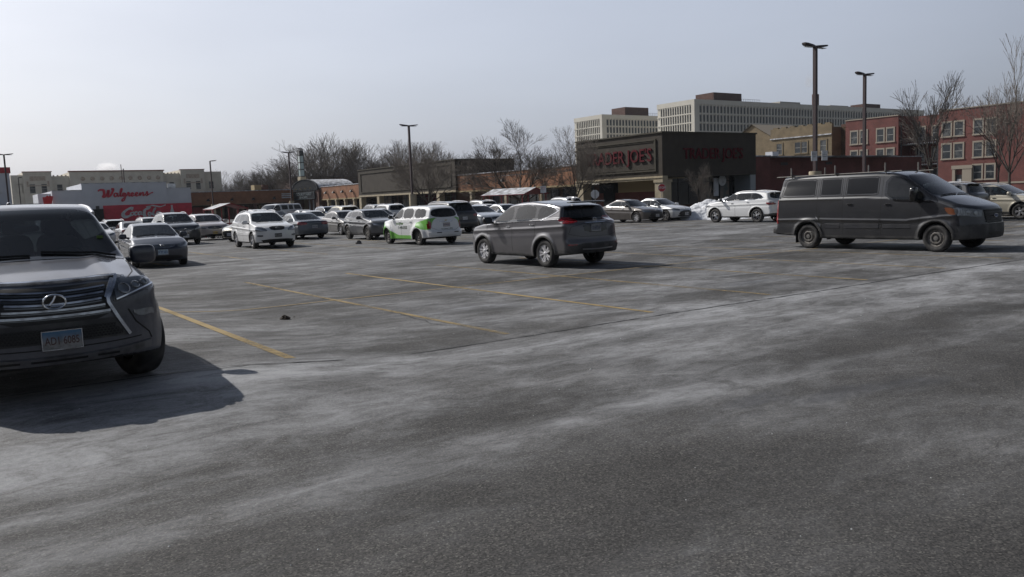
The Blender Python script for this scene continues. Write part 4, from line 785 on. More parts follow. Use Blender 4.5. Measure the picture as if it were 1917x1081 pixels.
def make_sedan(name, pt=None, tail_up=False, kind='H', rim=('spoke', 5, .03, .2), front=True, plate=None, priv=3, tlw=.75, rim_m=None, dims=(4.49, 1.755, 1.435, 2.70, .90, .315), civic=False):
    L, W, H, wb, fo, rw = dims; hl = L / 2; c = sedan_spec(L, W, H, wb, fo, rw, hood=.90, cowl=1.10 if civic else 1.25, wsx=2.05 if civic else 2.1, trunk=1.02, rgx=.72, tsx=1.6, kf=.38, kr=.22, flare=.012, crease=[(-2.2, .86), (2.2, .74)], h=.03)
    pt = pt or paint('navy_paint', (.013, .018, .036), .6, .24, .25, .3)
    z0 = .93; rt = make_crossover(name, c, pt, (hl - 1.15, hl - 2.0, -hl + 1.65, -hl + .90, z0, 1.03, 1.315, (-.02, -1.0)), trap(1.0, 1.36, .74, .54), trap(1.05, 1.35, .64, .50), priv,
        hl_poly=[(.50, .62), (.47, .70), (.62, .76), (.84, .80), (.84, .66)], hl_side=[(hl - .12, .64), (hl - .5, .78), (hl - .4, .66)], tl=[(.40, .92), (.85, .95), (.85, .78), (.42, .78)], tl_side=[(-hl + .08, .80), (-hl + .08, .95), (-hl + .36, .96), (-hl + .28, .82)], gr=[(-.40, .74), (.40, .74), (.34, .64), (-.34, .64)] if civic else [(-.45, .62), (.45, .62), (.62, .34), (-.62, .34)], gr_m=M['chrome'] if civic else M['plastic'],
        fbar=oval_mark(.70 if civic else .73, .06, .045, kind, .02), plate_f=plate if front else None, plate_r=None if front else plate, lower=[(-.6, .38), (.6, .38), (.62, .26), (-.62, .26)], rim=rim, rim_m=rim_m, mirror=(hl - 1.62, .98), door=(.83, .87), gaps=(hl - 1.1, -.05, -1.05), spoiler=False, clad=None)
    return rt
def make_hhr(name):
    root = empty(name); L, W, H = 4.47, 1.76, 1.63; hl = L / 2
    prof = [(hl, .80), (hl - .08, .92), (hl - .3, 1.0), (1.35, 1.09), (1.12, 1.13), (.62, 1.50), (.35, 1.59), (-.3, 1.63), (-1.3, 1.62), (-1.8, 1.57), (-2.0, 1.46), (-2.12, 1.1), (-2.2, .9)]
    nose = [(.1, hl - .14), (.3, hl - .03), (.5, hl), (.7, hl - .02), (.95, hl - .12)]
    rear = [(.1, -hl + .16), (.3, -hl), (.55, -hl), (.62, -hl + .06), (1.0, -hl + .12), (1.5, -hl + .28)]
    c = Car(L=L, W=W, H=H, wb=2.63, fo=.88, rw=.33, prof=prof, nose=nose, rear=rear, belt=[(hl, 1.02), (0, 1.06), (-hl, 1.10)], tum=.26, ledge=.05, kf=.5, kr=.26, flare=.085, fw=.13, taper=.12, sill=.22, blg=.03, h=.028, rnd=.12, arch=.04)
    pt = bpy.data.materials.new('white_and_green_livery'); base = paint('van_white', (.68, .69, .70), .0, .3, .35, .25, (.38, .37, .35)); bpy.data.materials.remove(pt); pt = base
    # green wave of the livery, a painted graphic in car coordinates
    nt = pt.node_tree; p = nt.nodes['Principled BSDF']; t = nt.nodes.new('ShaderNodeTexCoord'); s = nt.nodes.new('ShaderNodeSeparateXYZ'); lnk(nt, t.outputs['Object'], s.inputs[0])
    def mth(op, a, b=None, c_=None):
        n = nt.nodes.new('ShaderNodeMath'); n.operation = op
        for i, q in enumerate((a, b, c_)):
            if q is None: continue
            if isinstance(q, (int, float)): n.inputs[i].default_value = q
            else: lnk(nt, q, n.inputs[i])
        return n.outputs[0]
    ax = s.outputs[0]; az = s.outputs[2]
    # front part: z below a curve that falls from the bonnet to the sill; rear part: behind a slanted line
    e1 = mth('MULTIPLY', mth('POWER', mth('MAXIMUM', mth('SUBTRACT', ax, .30), 0), 1.4), .33); lineA = mth('ADD', e1, .40)
    gA = mth('LESS_THAN', az, lineA); gA = mth('MULTIPLY', gA, mth('GREATER_THAN', ax, -.85))
    fr = mth('GREATER_THAN', ax, 1.95); gA = mth('MULTIPLY', gA, mth('SUBTRACT', 1, fr))
    gB = mth('MULTIPLY', mth('GREATER_THAN', az, mth('MULTIPLY_ADD', ax, .25, 1.06)), 1.0); gB = mth('MULTIPLY', gB, mth('LESS_THAN', ax, -1.15)); gB = mth('MULTIPLY', gB, mth('LESS_THAN', az, mth('MULTIPLY_ADD', ax, -.20, .70))); gB = mth('MULTIPLY', gB, mth('GREATER_THAN', ax, -2.06))
    gB = mth('MULTIPLY', gB, mth('GREATER_THAN', az, .64))
    gg = mth('MAXIMUM', gA, gB); src = p.inputs['Base Color'].links[0].from_socket; mx = nt.nodes.new('ShaderNodeMixRGB'); lnk(nt, gg, mx.inputs[0]); lnk(nt, src, mx.inputs[1]); mx.inputs[2].default_value = (.13, .42, .04, 1); lnk(nt, mx.outputs[0], p.inputs['Base Color'])
    regs = []
    for i, P in enumerate(([(1.00, 1.14), (.66, 1.44), (.16, 1.50), (.16, 1.12)], [(.04, 1.12), (.04, 1.50), (-.74, 1.50), (-.74, 1.12)], [(-.90, 1.13), (-.90, 1.49), (-1.62, 1.46), (-1.68, 1.16)])): regs.append(side_reg('side_window', M['glass'], P, 1)); 
    for i, P in enumerate(([(1.05, 1.11), (.67, 1.47), (.13, 1.53), (.13, 1.09)], [(.07, 1.09), (.07, 1.53), (-.77, 1.53), (-.77, 1.09)], [(-.87, 1.10), (-.87, 1.52), (-1.65, 1.49), (-1.72, 1.13)])): regs.append(side_reg('window_surround', M['black'], P, 1))
    regs += [front_reg('windshield', M['wind'], trap(1.14, 1.50, .66, .56)), ('rear_window', M['privacy'], (lambda P: (lambda V: sdpoly(V[:, 1], V[:, 2], P)))(rnd(trap(1.13, 1.49, .66, .56), 2)), lambda N, V: (N[:, 0] < -.3) & (V[:, 2] > .9))]
    c.body(root, pt, regs, M['plastic'])
    lamp_pair(c, root, 'taillight', rnd([(.66, .98), (.82, .98), (.84, .66), (.68, .68)], 1), 'x-', M['red'], .012); lamp_pair(c, root, 'headlight', rnd([(.42, .66), (.60, .64), (.66, .84), (.46, .86)], 2), 'x+', M['lamp'], .01)
    one(c, root, 'grille', lambda mb: c.patch(mb, rnd([(-.4, .88), (.4, .88), (.36, .60), (-.36, .60)], 1), 'x', 1, M['mesh'], .008))
    one(c, root, 'rear_bumper', lambda mb: (c.ribbon(mb, [(y, .47) for y in np.linspace(-.78, .78, 12)], 'x', -1, .16, pt, .03), [c.patch(mb, [(s_ * .30, .52), (s_ * .52, .52), (s_ * .52, .49), (s_ * .30, .49)], 'x', -1, M['mesh'], .034) for s_ in (1, -1)]))
    one(c, root, 'tailgate_trim', lambda mb: (c.ribbon(mb, [(y, .955) for y in np.linspace(-.32, .32, 6)], 'x', -1, .028, M['chromed'], .012), c.ribbon(mb, [(y, 1.0) for y in (-.05, .05)], 'x', -1, .035, mat('gold_mark', (.4, .28, .06), .3, .8), .012), c.ribbon(mb, rnd([(-.74, .60), (.74, .60), (.64, 1.2), (-.64, 1.2)], 1), 'x', -1, .010, M['under'], .001, True)))
    c.plate(root, .82, -1, 'H 94 022', 0, .30, .15, 0, (.5, .45, .45)); c.handles(root, [(.25, .96), (-.68, .98)], pt); c.mirrors(root, .92, 1.13, M['black'], (.12, .2, .16))
    seams(c, root, [[(.98, .32), (1.02, 1.02)], [(.10, .32), (.10, 1.5)], [(-.82, .7), (-.82, 1.5)]], .4, 1); c.seats(root, .2, -.75, .68, M['seatl'])
    # phone number and slogan on the doors and tailgate
    def let(mb):
        gm = mat('green_lettering', (.16, .34, .08), .5); bm = mat('grey_lettering', (.12, .16, .12), .5)
        for s_ in (1, -1):
            for txt, size, x, z, m_ in (('eco green', .15, .22, .90, gm), ('1-448-5555', .17, -.02, .72, bm)):
                v, f_ = text_mesh(txt, size, .001, offset=.004); P = np.stack([x - s_ * v[:, 0], z + v[:, 2]], 1); V, N = c.shoot(P, 'y', s_); mb.add(V + N * (.004 + np.abs(v[:, 1:2]) * 0), f_, m_)
        v, f_ = text_mesh('eco green 1-800', .085, .001, offset=.001); P = np.stack([-v[:, 0], .655 + v[:, 2]], 1); V, N = c.shoot(P, 'x', -1); mb.add(V + N * .004, f_, bm)
    one(c, root, 'door_lettering', let, False)
    c.wheels(root, ('steel',), M['steel']); return root
def make_minivan(name):
    c = suv_spec(5.0, 1.96, 1.76, 2.9, .98, .37, hood=1.08, cowl=1.2, wsx=2.2, tailz=1.12, rearx=.24, belt=(1.12, 1.19), fast=.02, kf=.42, kr=.2, tum=.32, crease=[(-2.4, .98), (2.4, .88)])
    return make_crossover(name, c, paint('black_paint', (.015, .015, .018), .4, .22, .35, .35), (1.35, .45, -1.6, -2.1, 1.12, 1.20, 1.63, (.1, -.95)), trap(1.20, 1.67, .8, .6), trap(1.22, 1.62, .72, .58), 1,
        hl_poly=[(.5, .84), (.9, .94), (.9, .80), (.52, .76)], tl=[(.56, 1.02), (.95, 1.08), (.95, .88), (.60, .90)], tl_side=[(-2.0, 1.06), (-2.4, 1.06), (-2.4, .88), (-2.2, .92)], gr=[(-.42, .92), (.42, .92), (.32, .66), (-.32, .66)], plate_r=(.82, -1, 'N 30 551'), rail=(.3, -1.9, .64, M['silver_bar'], .04), rim=('spoke', 5, .04, .2), clad=[(-2.6, .4), (2.6, .36)], ring=-.2)
def make_smallsuv(name, pt, plate=('x', 1), H=1.66, rail=True, h=.036, kind='T', snow=False):
    c = suv_spec(4.55, 1.82, H, 2.66, .92, .35, hood=H * .635, cowl=1.2, wsx=2.0, tailz=H * .68, rearx=.28, belt=(H * .65, H * .705), fast=.02, kf=.40, kr=.2, tum=.37, flare=.02, crease=[(-2.3, .94), (2.3, .84)], h=h)
    return make_crossover(name, c, pt, (1.15, .35, -1.3, -1.8, H * .652, H * .71, H * .925, (.03, -.9)), trap(H * .71, H * .945, .74, .55), trap(H * .72, H * .92, .66, .53), 2,
        hl_poly=[(.48, H * .49), (.50, H * .44), (.85, H * .46), (.88, H * .53)], tl=[(.55, 1.0), (.9, 1.02), (.9, .84), (.58, .86)], tl_side=[(-1.95, 1.02), (-2.2, 1.02), (-2.2, .86), (-2.05, .88)], gr=[(-.42, H * .53), (.42, H * .53), (.34, H * .42), (-.34, H * .42)], gr_m=M['chromed'], fbar=oval_mark(H * .475, .06, .045, kind, .025), plate_f=(.48, 1, 'V 71 903') if plate[1] > 0 else None, plate_r=(.80, -1, 'V 71 903') if plate[1] < 0 else None,
        lower=[(-.6, .40), (.6, .40), (.55, .28), (-.55, .28)], rail=(.2, -1.6, .6, M['silver_bar']) if rail else None, rim=('spoke', 5, .04, .15), clad=[(-2.4, .42), (-1, .34), (1.4, .34), (2.4, .36)], ring=.05, mirror=(.95, H * .69), door=(H * .6, H * .62))
# ------------------------------------------------------------------ ground
def asphalt():
    m = bpy.data.materials.new('asphalt'); m.use_nodes = True; nt = m.node_tree; p = nt.nodes['Principled BSDF']
    t = nt.nodes.new('ShaderNodeTexCoord'); rot = nt.nodes.new('ShaderNodeMapping'); rot.inputs['Rotation'].default_value = (0, 0, -GROT); lnk(nt, t.outputs['Object'], rot.inputs[0])
    P = rot.outputs[0]   # x = across (b), y = along (a)
    sp = nt.nodes.new('ShaderNodeSeparateXYZ'); lnk(nt, P, sp.inputs[0])
    def noise(scale, detail=6, rough=.6, sc=(1, 1, 1), dist=0, loc=(0, 0, 0)):
        mpn = nt.nodes.new('ShaderNodeMapping'); mpn.inputs['Scale'].default_value = sc; mpn.inputs['Location'].default_value = loc; n = nt.nodes.new('ShaderNodeTexNoise'); n.inputs['Scale'].default_value = scale; n.inputs['Detail'].default_value = detail; n.inputs['Roughness'].default_value = rough; n.inputs['Distortion'].default_value = dist
        lnk(nt, P, mpn.inputs[0]); lnk(nt, mpn.outputs[0], n.inputs[0]); return n.outputs[0]
    def mth(op, a, b=None, c=None, clamp=False):
        n = nt.nodes.new('ShaderNodeMath'); n.operation = op; n.use_clamp = clamp
        for i, q in enumerate((a, b, c)):
            if q is None: continue
            if isinstance(q, (int, float)): n.inputs[i].default_value = q
            else: lnk(nt, q, n.inputs[i])
        return n.outputs[0]
    def rmp(v, a, b, c=0, d=1):
        n = nt.nodes.new('ShaderNodeMapRange'); n.interpolation_type = 'SMOOTHSTEP'; n.inputs[1].default_value = a; n.inputs[2].default_value = b; n.inputs[3].default_value = c; n.inputs[4].default_value = d; lnk(nt, v, n.inputs[0]); return n.outputs[0]
    b, a = sp.outputs[0], sp.outputs[1]
    wob = noise(.25, 4, .5, (1, 1, 1)); aw = mth('ADD', a, mth('MULTIPLY', mth('SUBTRACT', wob, .5), 2.2))
    def band(c, w): return mth('POWER', 2.718, mth('MULTIPLY', mth('POWER', mth('DIVIDE', mth('SUBTRACT', aw, c), w), 2), -1))
    # salt film: long drifts drawn out by tyres along the aisle, thick beside the pavement joint, breaking up into patches
    drift = rmp(noise(.60, 9, .66, (.45, 1.15, 1), .6), .40, .68); patch_ = rmp(noise(.42, 9, .66, (.7, 1, 1), .6, (7, 3, 0)), .44, .70); fine = rmp(noise(2.6, 8, .78, (.55, 1.25, 1), .8), .34, .68, .28, 1.25); mott = rmp(noise(1.3, 8, .72, (.8, 1, 1), 1.0, (3, 8, 0)), .46, .62)
    bb = mth('ADD', mth('MULTIPLY', band(8.3, .60), 1.25), mth('MULTIPLY', band(5.0, .24), .75)); bb = mth('ADD', bb, mth('MULTIPLY', band(7.0, .8), .55)); bb = mth('ADD', bb, mth('MULTIPLY', mth('MULTIPLY', mott, rmp(a, 4.0, 7.0, .35, 1.0)), .30)); bb = mth('ADD', bb, mth('MULTIPLY', band(11.5, 1.2), .40)); bb = mth('ADD', bb, rmp(a, 18, 26, 0, .20)); bb = mth('ADD', bb, mth('MULTIPLY', mth('MULTIPLY', band(6.6, 1.0), rmp(b, 3.5, 0.0, 0, 1)), .9)); bb = mth('ADD', bb, mth('MULTIPLY', band(2.6, .5), .22)); bb = mth('ADD', bb, mth('MULTIPLY', band(24.5, 2.2), .35))
    near = rmp(a, 3.4, 6.5, .30, 1.0)
    salt = mth('ADD', mth('MULTIPLY', bb, mth('ADD', mth('MULTIPLY', drift, .8), .25)), mth('MULTIPLY', mth('MULTIPLY', patch_, .50), near)); salt = mth('ADD', salt, mth('MULTIPLY', mth('MULTIPLY', drift, .18), near)); salt = mth('MULTIPLY', salt, fine); salt = mth('MULTIPLY', salt, rmp(noise(26, 4, .7), .25, .7, .7, 1.15)); salt = mth('MAXIMUM', salt, 0); salt = mth('MINIMUM', mth('DIVIDE', salt, mth('MULTIPLY_ADD', salt, .85, .70)), 1.0)
    # stone chips in worn binder
    vo = nt.nodes.new('ShaderNodeTexVoronoi'); vo.inputs['Scale'].default_value = 95; lnk(nt, P, vo.inputs['Vector']); chip = nt.nodes.new('ShaderNodeSeparateColor'); lnk(nt, vo.outputs['Color'], chip.inputs[0])
    cr = nt.nodes.new('ShaderNodeValToRGB'); e = cr.color_ramp.elements; e[0].position = 0; e[0].color = (.020, .0195, .0195, 1); e[1].position = 1; e[1].color = (.15, .145, .135, 1); q = e.new(.55); q.color = (.056, .054, .053, 1); q = e.new(.9); q.color = (.09, .087, .082, 1); lnk(nt, chip.outputs[0], cr.inputs[0])
    wear = rmp(noise(.8, 7, .6, (.6, 1, 1), 0, (2, 9, 0)), .3, .7, .68, 1.18); mw = nt.nodes.new('ShaderNodeMixRGB'); mw.blend_type = 'MULTIPLY'; mw.inputs[0].default_value = 1; lnk(nt, cr.outputs[0], mw.inputs[1]); lnk(nt, wear, mw.inputs[2])
    damp = rmp(noise(.33, 7, .62, (.5, 1.1, 1), .5, (11, 4, 0)), .56, .70); ms = nt.nodes.new('ShaderNodeMixRGB'); lnk(nt, mth('MULTIPLY', damp, .55), ms.inputs[0]); lnk(nt, mw.outputs[0], ms.inputs[1]); ms.inputs[2].default_value = (.022, .021, .021, 1)
    mx = nt.nodes.new('ShaderNodeMixRGB'); lnk(nt, mth('MULTIPLY', mth('POWER', salt, 1.15), 1.06, None, True), mx.inputs[0]); lnk(nt, ms.outputs[0], mx.inputs[1]); mx.inputs[2].default_value = (.42, .43, .45, 1); lnk(nt, mx.outputs[0], p.inputs['Base Color'])
    lnk(nt, rmp(damp, 0, 1, .82, .55), p.inputs['Roughness']); p.inputs['Specular IOR Level'].default_value = .35
    bp = nt.nodes.new('ShaderNodeBump'); bp.inputs['Strength'].default_value = .75; bp.inputs['Distance'].default_value = .006; lnk(nt, mth('ADD', mth('MULTIPLY', chip.outputs[0], .6), noise(140, 3, .6)), bp.inputs['Height']); lnk(nt, bp.outputs[0], p.inputs['Normal'])
    return m
M['asphalt'] = asphalt()
def grid_axis(lo, hi, st, far):
    c = list(np.arange(lo, hi + .001, st)); k = st
    while c[-1] < far: k *= 1.7; c.append(c[-1] + k)
    k = st
    while c[0] > -far: k *= 1.7; c.insert(0, c[0] - k)
    return np.array(c)
gx = grid_axis(-62, 16, .8, 2600); gy = grid_axis(-2, 98, .8, 2600); GX, GY = np.meshgrid(gx, gy, indexing='ij')
GZ = ground_z(GX, GY); nx_, ny_ = GX.shape
gm = MB(); gm.add(np.stack([GX.ravel(), GY.ravel(), GZ.ravel()], 1), [(i * ny_ + j, (i + 1) * ny_ + j, (i + 1) * ny_ + j + 1, i * ny_ + j + 1) for i in range(nx_ - 1) for j in range(ny_ - 1)], M['asphalt'])
tag(gm.build('ground', None, True), kind='structure')
# painted stall lines, worn through
def worn(name, col, lo, hi, sc=5):
    m = bpy.data.materials.new(name); m.use_nodes = True; nt = m.node_tree; p = nt.nodes['Principled BSDF']; p.inputs['Base Color'].default_value = (*col, 1); p.inputs['Roughness'].default_value = .75
    t = nt.nodes.new('ShaderNodeTexCoord'); n = nt.nodes.new('ShaderNodeTexNoise'); n.inputs['Scale'].default_value = sc; n.inputs['Detail'].default_value = 10; n.inputs['Roughness'].default_value = .75; lnk(nt, t.outputs['Object'], n.inputs[0])
    n2 = nt.nodes.new('ShaderNodeTexNoise'); n2.inputs['Scale'].default_value = .5; n2.inputs['Detail'].default_value = 3; lnk(nt, t.outputs['Object'], n2.inputs[0]); ad = nt.nodes.new('ShaderNodeMath'); ad.operation = 'ADD'; lnk(nt, n.outputs[0], ad.inputs[0]); lnk(nt, n2.outputs[0], ad.inputs[1])
    r = nt.nodes.new('ShaderNodeMapRange'); r.inputs[1].default_value = lo; r.inputs[2].default_value = hi; lnk(nt, ad.outputs[0], r.inputs[0]); tr = nt.nodes.new('ShaderNodeBsdfTransparent'); mx = nt.nodes.new('ShaderNodeMixShader'); lnk(nt, r.outputs[0], mx.inputs[0]); lnk(nt, tr.outputs[0], mx.inputs[1]); lnk(nt, p.outputs[0], mx.inputs[2]); lnk(nt, mx.outputs[0], nt.nodes['Material Output'].inputs['Surface']); return m
M['yel'] = worn('worn_yellow_paint', (.28, .205, .09), .66, 1.16); M['yel2'] = worn('bright_yellow_paint', (.32, .23, .09), .56, 1.08)
def strip(mb, b0, a0, b1, a1, w, m, dz=.005):
    n = max(2, int(math.hypot(b1 - b0, a1 - a0) / .4)); V = []; d = np.array([b1 - b0, a1 - a0]); d /= np.linalg.norm(d); s_ = np.array([-d[1], d[0]]) * w / 2
    for i in range(n + 1):
        c = np.array([b0 + (b1 - b0) * i / n, a0 + (a1 - a0) * i / n])
        for q in (-1, 1):
            v = Wp(c[0] + q * s_[0], c[1] + q * s_[1]); V.append((v.x, v.y, float(ground_z(v.x, v.y)) + dz))
    mb.add(V, [(2 * i, 2 * i + 2, 2 * i + 3, 2 * i + 1) for i in range(n)], m)
yb = [-13.8, -11, -8.2, -5.4, -2.6, .3, 3.18, 6.15, 8.81, 11.55, 14.4, 17.2, 20.0, 22.8, 25.6, 28.4, 31.2, 34, 36.8, 39.6, 42.4]
mb = MB()
for i, b in enumerate(yb): strip(mb, b, 9.1, b, 20.5, .135 if 3 < b < 4 else .10, M['yel2'] if 2.5 < b < 4 or 8 < b < 9.5 else M['yel'])
strip(mb, -14, 14.85, 42, 14.85, .06, M['yel2'], .009)
for b in np.arange(-8, 48, 2.8): strip(mb, b + .25, 29.2, b + .25, 41.0, .11, M['yel'])
strip(mb, -8, 35.1, 44, 35.1, .09, M['yel'], .009)
for b in np.arange(-8, 48, 2.8): strip(mb, b + .25, 49, b + .25, 61, .11, M['yel'])
tag(mb.build('stall_markings'), kind='structure')
# joint between the aisle paving and the stall paving: a ragged dark crack
mb = MB(); V = []; r_ = random.Random(3); pb = -30
while pb < 60:
    a = 8.78 + .02 * sin(pb * .9) + r_.uniform(-.012, .012); w = r_.uniform(.007, .024)
    for q in (-1, 1): v = Wp(pb, a + q * w); V.append((v.x, v.y, float(ground_z(v.x, v.y)) + .0045))
    pb += .12
mb.add(V, [(2 * i, 2 * i + 2, 2 * i + 3, 2 * i + 1) for i in range(len(V) // 2 - 1)], mat('crack_tar', (.008, .008, .008), .7)); tag(mb.build('pavement_joint'), kind='structure')
mb = MB(); r_ = random.Random(17); cm = bpy.data.materials['crack_tar']
for (b0, a0, ang, L) in ((6.6, 9.2, 100, 4), (10.5, 12.2, 70, 5), (3.4, 17, 40, 5), (16, 12, 95, 5), (14, 22, 30, 8), (4, 23, -15, 9), (7.5, 15.5, 5, 4)):
    b, a, t = b0, a0, R(ang); V = []
    n = int(L / .09)
    for i in range(n):
        t += r_.uniform(-.38, .38); t += (R(ang) - t) * .15; b += .09 * cos(t); a += .09 * sin(t); w = r_.uniform(.002, .006) * min(1, 4 * (1 - i / n)) * (1 + .04 * a)
        for q in (-1, 1): v = Wp(b - q * w * sin(t), a + q * w * cos(t)); V.append((v.x, v.y, float(ground_z(v.x, v.y)) + .006))
    mb.add(V, [(2 * i, 2 * i + 2, 2 * i + 3, 2 * i + 1) for i in range(n - 1)], cm)
tag(mb.build('pavement_cracks'), kind='structure')
# loose salt crystals and ice crumbs
mb = MB(); sm = mat('salt_crumb', (.42, .44, .45), .5); r_ = random.Random(11)
for i in range(240):
    x = r_.uniform(-6, 9); y = 2.2 + 16 * r_.random() ** 1.6; s_ = r_.uniform(.002, .0065) * (1 + .06 * y)
    if i % 40 == 0: s_ *= 2
    V = [(x + s_ * r_.uniform(.5, 1.2) * dx, y + s_ * r_.uniform(.5, 1.2) * dy, float(ground_z(x, y)) + s_ * .8 * dz) for dx, dy, dz in ((1, 0, 0), (0, 1, 0), (-1, 0, 0), (0, -1, 0), (0, 0, 1))]; mb.add(V, [(0, 1, 4), (1, 2, 4), (2, 3, 4), (3, 0, 4)], sm)
tag(mb.build('salt_crumbs'), 'scattered grains of road salt and ice', None, None, 'stuff')
def lump(name, b, a, size, m, label, cat, seed=1, flat=.6):
    rr = random.Random(seed); n = 14; V = []; F = []; w = Wp(b, a); z0 = float(ground_z(w.x, w.y))
    for j in range(8):
        ph = pi / 2 * j / 7
        for i in range(n):
            th = 2 * pi * i / n; q = rr.uniform(.7, 1.2); V.append((size * q * cos(ph) * cos(th), size * q * cos(ph) * sin(th) * .8, size * flat * sin(ph) * rr.uniform(.8, 1.2) - .003))
    F = [(j * n + i, j * n + (i + 1) % n, (j + 1) * n + (i + 1) % n, (j + 1) * n + i) for j in range(7) for i in range(n)] + [list(range(n))[::-1]]
    mb = MB(); mb.add(V, F, m); o = mb.build(name); o.location = (w.x, w.y, z0); return tag(o, label, cat)
dk = mat('dark_clod', (.022, .016, .012), .9, noise=(40, (.08, .06, .04), .45, .7))
lump('dirty_ice_clod', 4.52, 13.05, .085, dk, 'dark frozen clod of dirt on bare asphalt between two yellow stall lines', 'ice clod', 2, .8); lump('dirt_crumb', 4.72, 13.2, .02, dk, 'tiny dark crumb just right of the frozen clod', 'crumb', 5)
lump('pigeon_sized_clod', 15.78, 35.08, .15, mat('grey_clod', (.05, .05, .06), .8), 'small grey lump of slush on asphalt in front of the dark crossover', 'slush lump', 8, 1.0)
# ------------------------------------------------------------------ snow
M['snow'] = mat('old_snow', (.66, .68, .72), .7, noise=(1.8, (.25, .24, .24), .50, .70), bump=(5, 1.0, .12))
def heap(name, pts, label, cat, seed=1, m=None):
    """pts: (x, y, radius, height) mounds merged into one heightfield heap in world space"""
    rr = np.random.default_rng(seed); xs = np.array([p[0] for p in pts]); ys = np.array([p[1] for p in pts]); R_ = max(p[2] for p in pts)
    st = .16; GX, GY = np.meshgrid(np.arange(xs.min() - R_, xs.max() + R_, st), np.arange(ys.min() - R_, ys.max() + R_, st), indexing='ij'); H = np.zeros_like(GX)
    for x, y, r, h in pts: H = np.maximum(H, h * np.clip(1 - ((GX - x) ** 2 + (GY - y) ** 2) / r ** 2, -.2, 1))
    nz_ = rr.normal(0, 1, H.shape); k = np.ones((3, 3)) / 9; nz_ = sum(np.roll(np.roll(nz_, i, 0), j, 1) for i in (-1, 0, 1) for j in (-1, 0, 1)) / 9
    H = H + nz_ * .22 * np.clip(H * 3, 0, 1) + .10 * np.sin(GX * 3.1 + 1.3 * np.sin(GY * 2.3)) * np.sin(GY * 3.7) * np.clip(H * 2, 0, 1); H[H < .015] = -.03; nx_, ny_ = H.shape; V = np.stack([GX.ravel(), GY.ravel(), H.ravel()], 1)
    F = [(i * ny_ + j, (i + 1) * ny_ + j, (i + 1) * ny_ + j + 1, i * ny_ + j + 1) for i in range(nx_ - 1) for j in range(ny_ - 1) if H[i:i + 2, j:j + 2].max() > 0]
    cx, cy = xs.mean(), ys.mean(); mb = MB(); mb.add(V - [cx, cy, 0], F, m or M['snow']); o = mb.build(name, None, True); o.location = (cx, cy, 0); return tag(o, label, cat)
def gp(u, w, D=None):   # ground point of the survey (photo pixel) -> metres, used once to set the places of small things
    X = u - 958.5; Y = w - 540.5; c, s = cos(R(2.24)), sin(R(2.24)); X, Y = X * c - Y * s, X * s + Y * c; d = np.array([X / 1560, 1, -Y / 1560]); p = R(6.2); d = np.array([d[0], d[1] * cos(p) + d[2] * sin(p), -d[1] * sin(p) + d[2] * cos(p)]); k = -CAM_H / d[2] if D is None else D / d[1]; q = d * k; return q[0], q[1]
heap('snow_pile', [(12.0, 54.0, 2.2, .7), (13.2, 54.5, 2.2, 1.1), (14.6, 54.8, 2.4, 1.2), (16.0, 54.6, 2.4, 1.05), (17.5, 54.0, 2.3, .9)], 'tall heap of ploughed snow between the silver sedan and the white SUV', 'snow pile', 3)
heap('snow_bank', [(18 + i * 1.2, 50.5 - i * .35, 1.3, .26) for i in range(12)] + [(13 + i, 51.2, .9, .16) for i in range(6)], 'low ploughed snow bank running behind the white SUV and the van', 'snow bank', 5)
heap('roadside_snow', [(23.5 + i * 1.0, 42.5 - i * .4, 1.1, .22) for i in range(9)], 'low strip of snow under the beige crossover at the right edge', 'snow bank', 6)
# ------------------------------------------------------------------ light poles
M['pole'] = mat('brown_pole_paint', (.055, .038, .04), .5, .2); M['cream'] = mat('cream_stucco', (.42, .36, .25), .85, noise=(2, (.30, .26, .19), .35, .7)); M['headg'] = mat('lamp_glass', (.35, .36, .36), .3)
def light_pole(b, a, h, label, w=.165, base=2.5, basec=None, ang=0, single=False, head=.90, group='parking lot light poles'):
    root = empty('light_pole', Wp(b, a), GROT + ang, label, 'light pole', group)
    mb = MB(); mb.box(-w / 2, w / 2, -w / 2, w / 2, .1, h, M['pole']); mb.box(-w * .8, w * .8, -w * .8, w * .8, .05, .12, M['pole']); mb.build('pole', root)
    mb = MB(); r = .30; mb.lathe([(r, 0), (r, base), (r * .93, base + .04), (0, base + .04)], basec or M['cream'], 20); mb.build('concrete_base', root, True)
    for s_ in ((1,) if single else (-1, 1)):
        mb = MB(); L = head; V = []; T = [(.02, .07, .05), (.10, .10, .07), (.3, .17, .09), (L * .8, .19, .06), (L, .12, .02)]
        for (x, hw, th) in T: V += [(s_ * x, -hw, h + .02 + .10 * x - th), (s_ * x, hw, h + .02 + .10 * x - th), (s_ * x, hw * .7, h + .05 + .10 * x), (s_ * x, -hw * .7, h + .05 + .10 * x)]
        F = [(4 * i + k, 4 * i + (k + 1) % 4, 4 * i + 4 + (k + 1) % 4, 4 * i + 4 + k) for i in range(4) for k in range(4)] + [(0, 1, 2, 3), (16, 19, 18, 17)]
        mb.add(V, F, M['pole']); o = mb.build('lamp_head', root)
        g = MB(); g.box(min(s_ * .3, s_ * L * .85), max(s_ * .3, s_ * L * .85), -.12, .12, h - .05, h - .035 + .0, M['headg']); g.build('lamp_lens', o)
    return root
for b, a, h, lab in ((36.46, 25.9, 8.62, 'tall brown double-headed light pole behind the dark van, carrying two small white signs'), (49.48, 31.52, 8.72, 'brown double-headed light pole in front of the red apartment block'), (36.35, 68.45, 8.68, 'brown double-headed light pole in front of the olive store block'), (38.53, 105.78, 8.74, 'brown double-headed light pole beside the clock-like glass tower'), (7.09, 107.98, 8.7, 'leaning brown light pole at the left edge of the lot')):
    light_pole(b, a, h, lab)
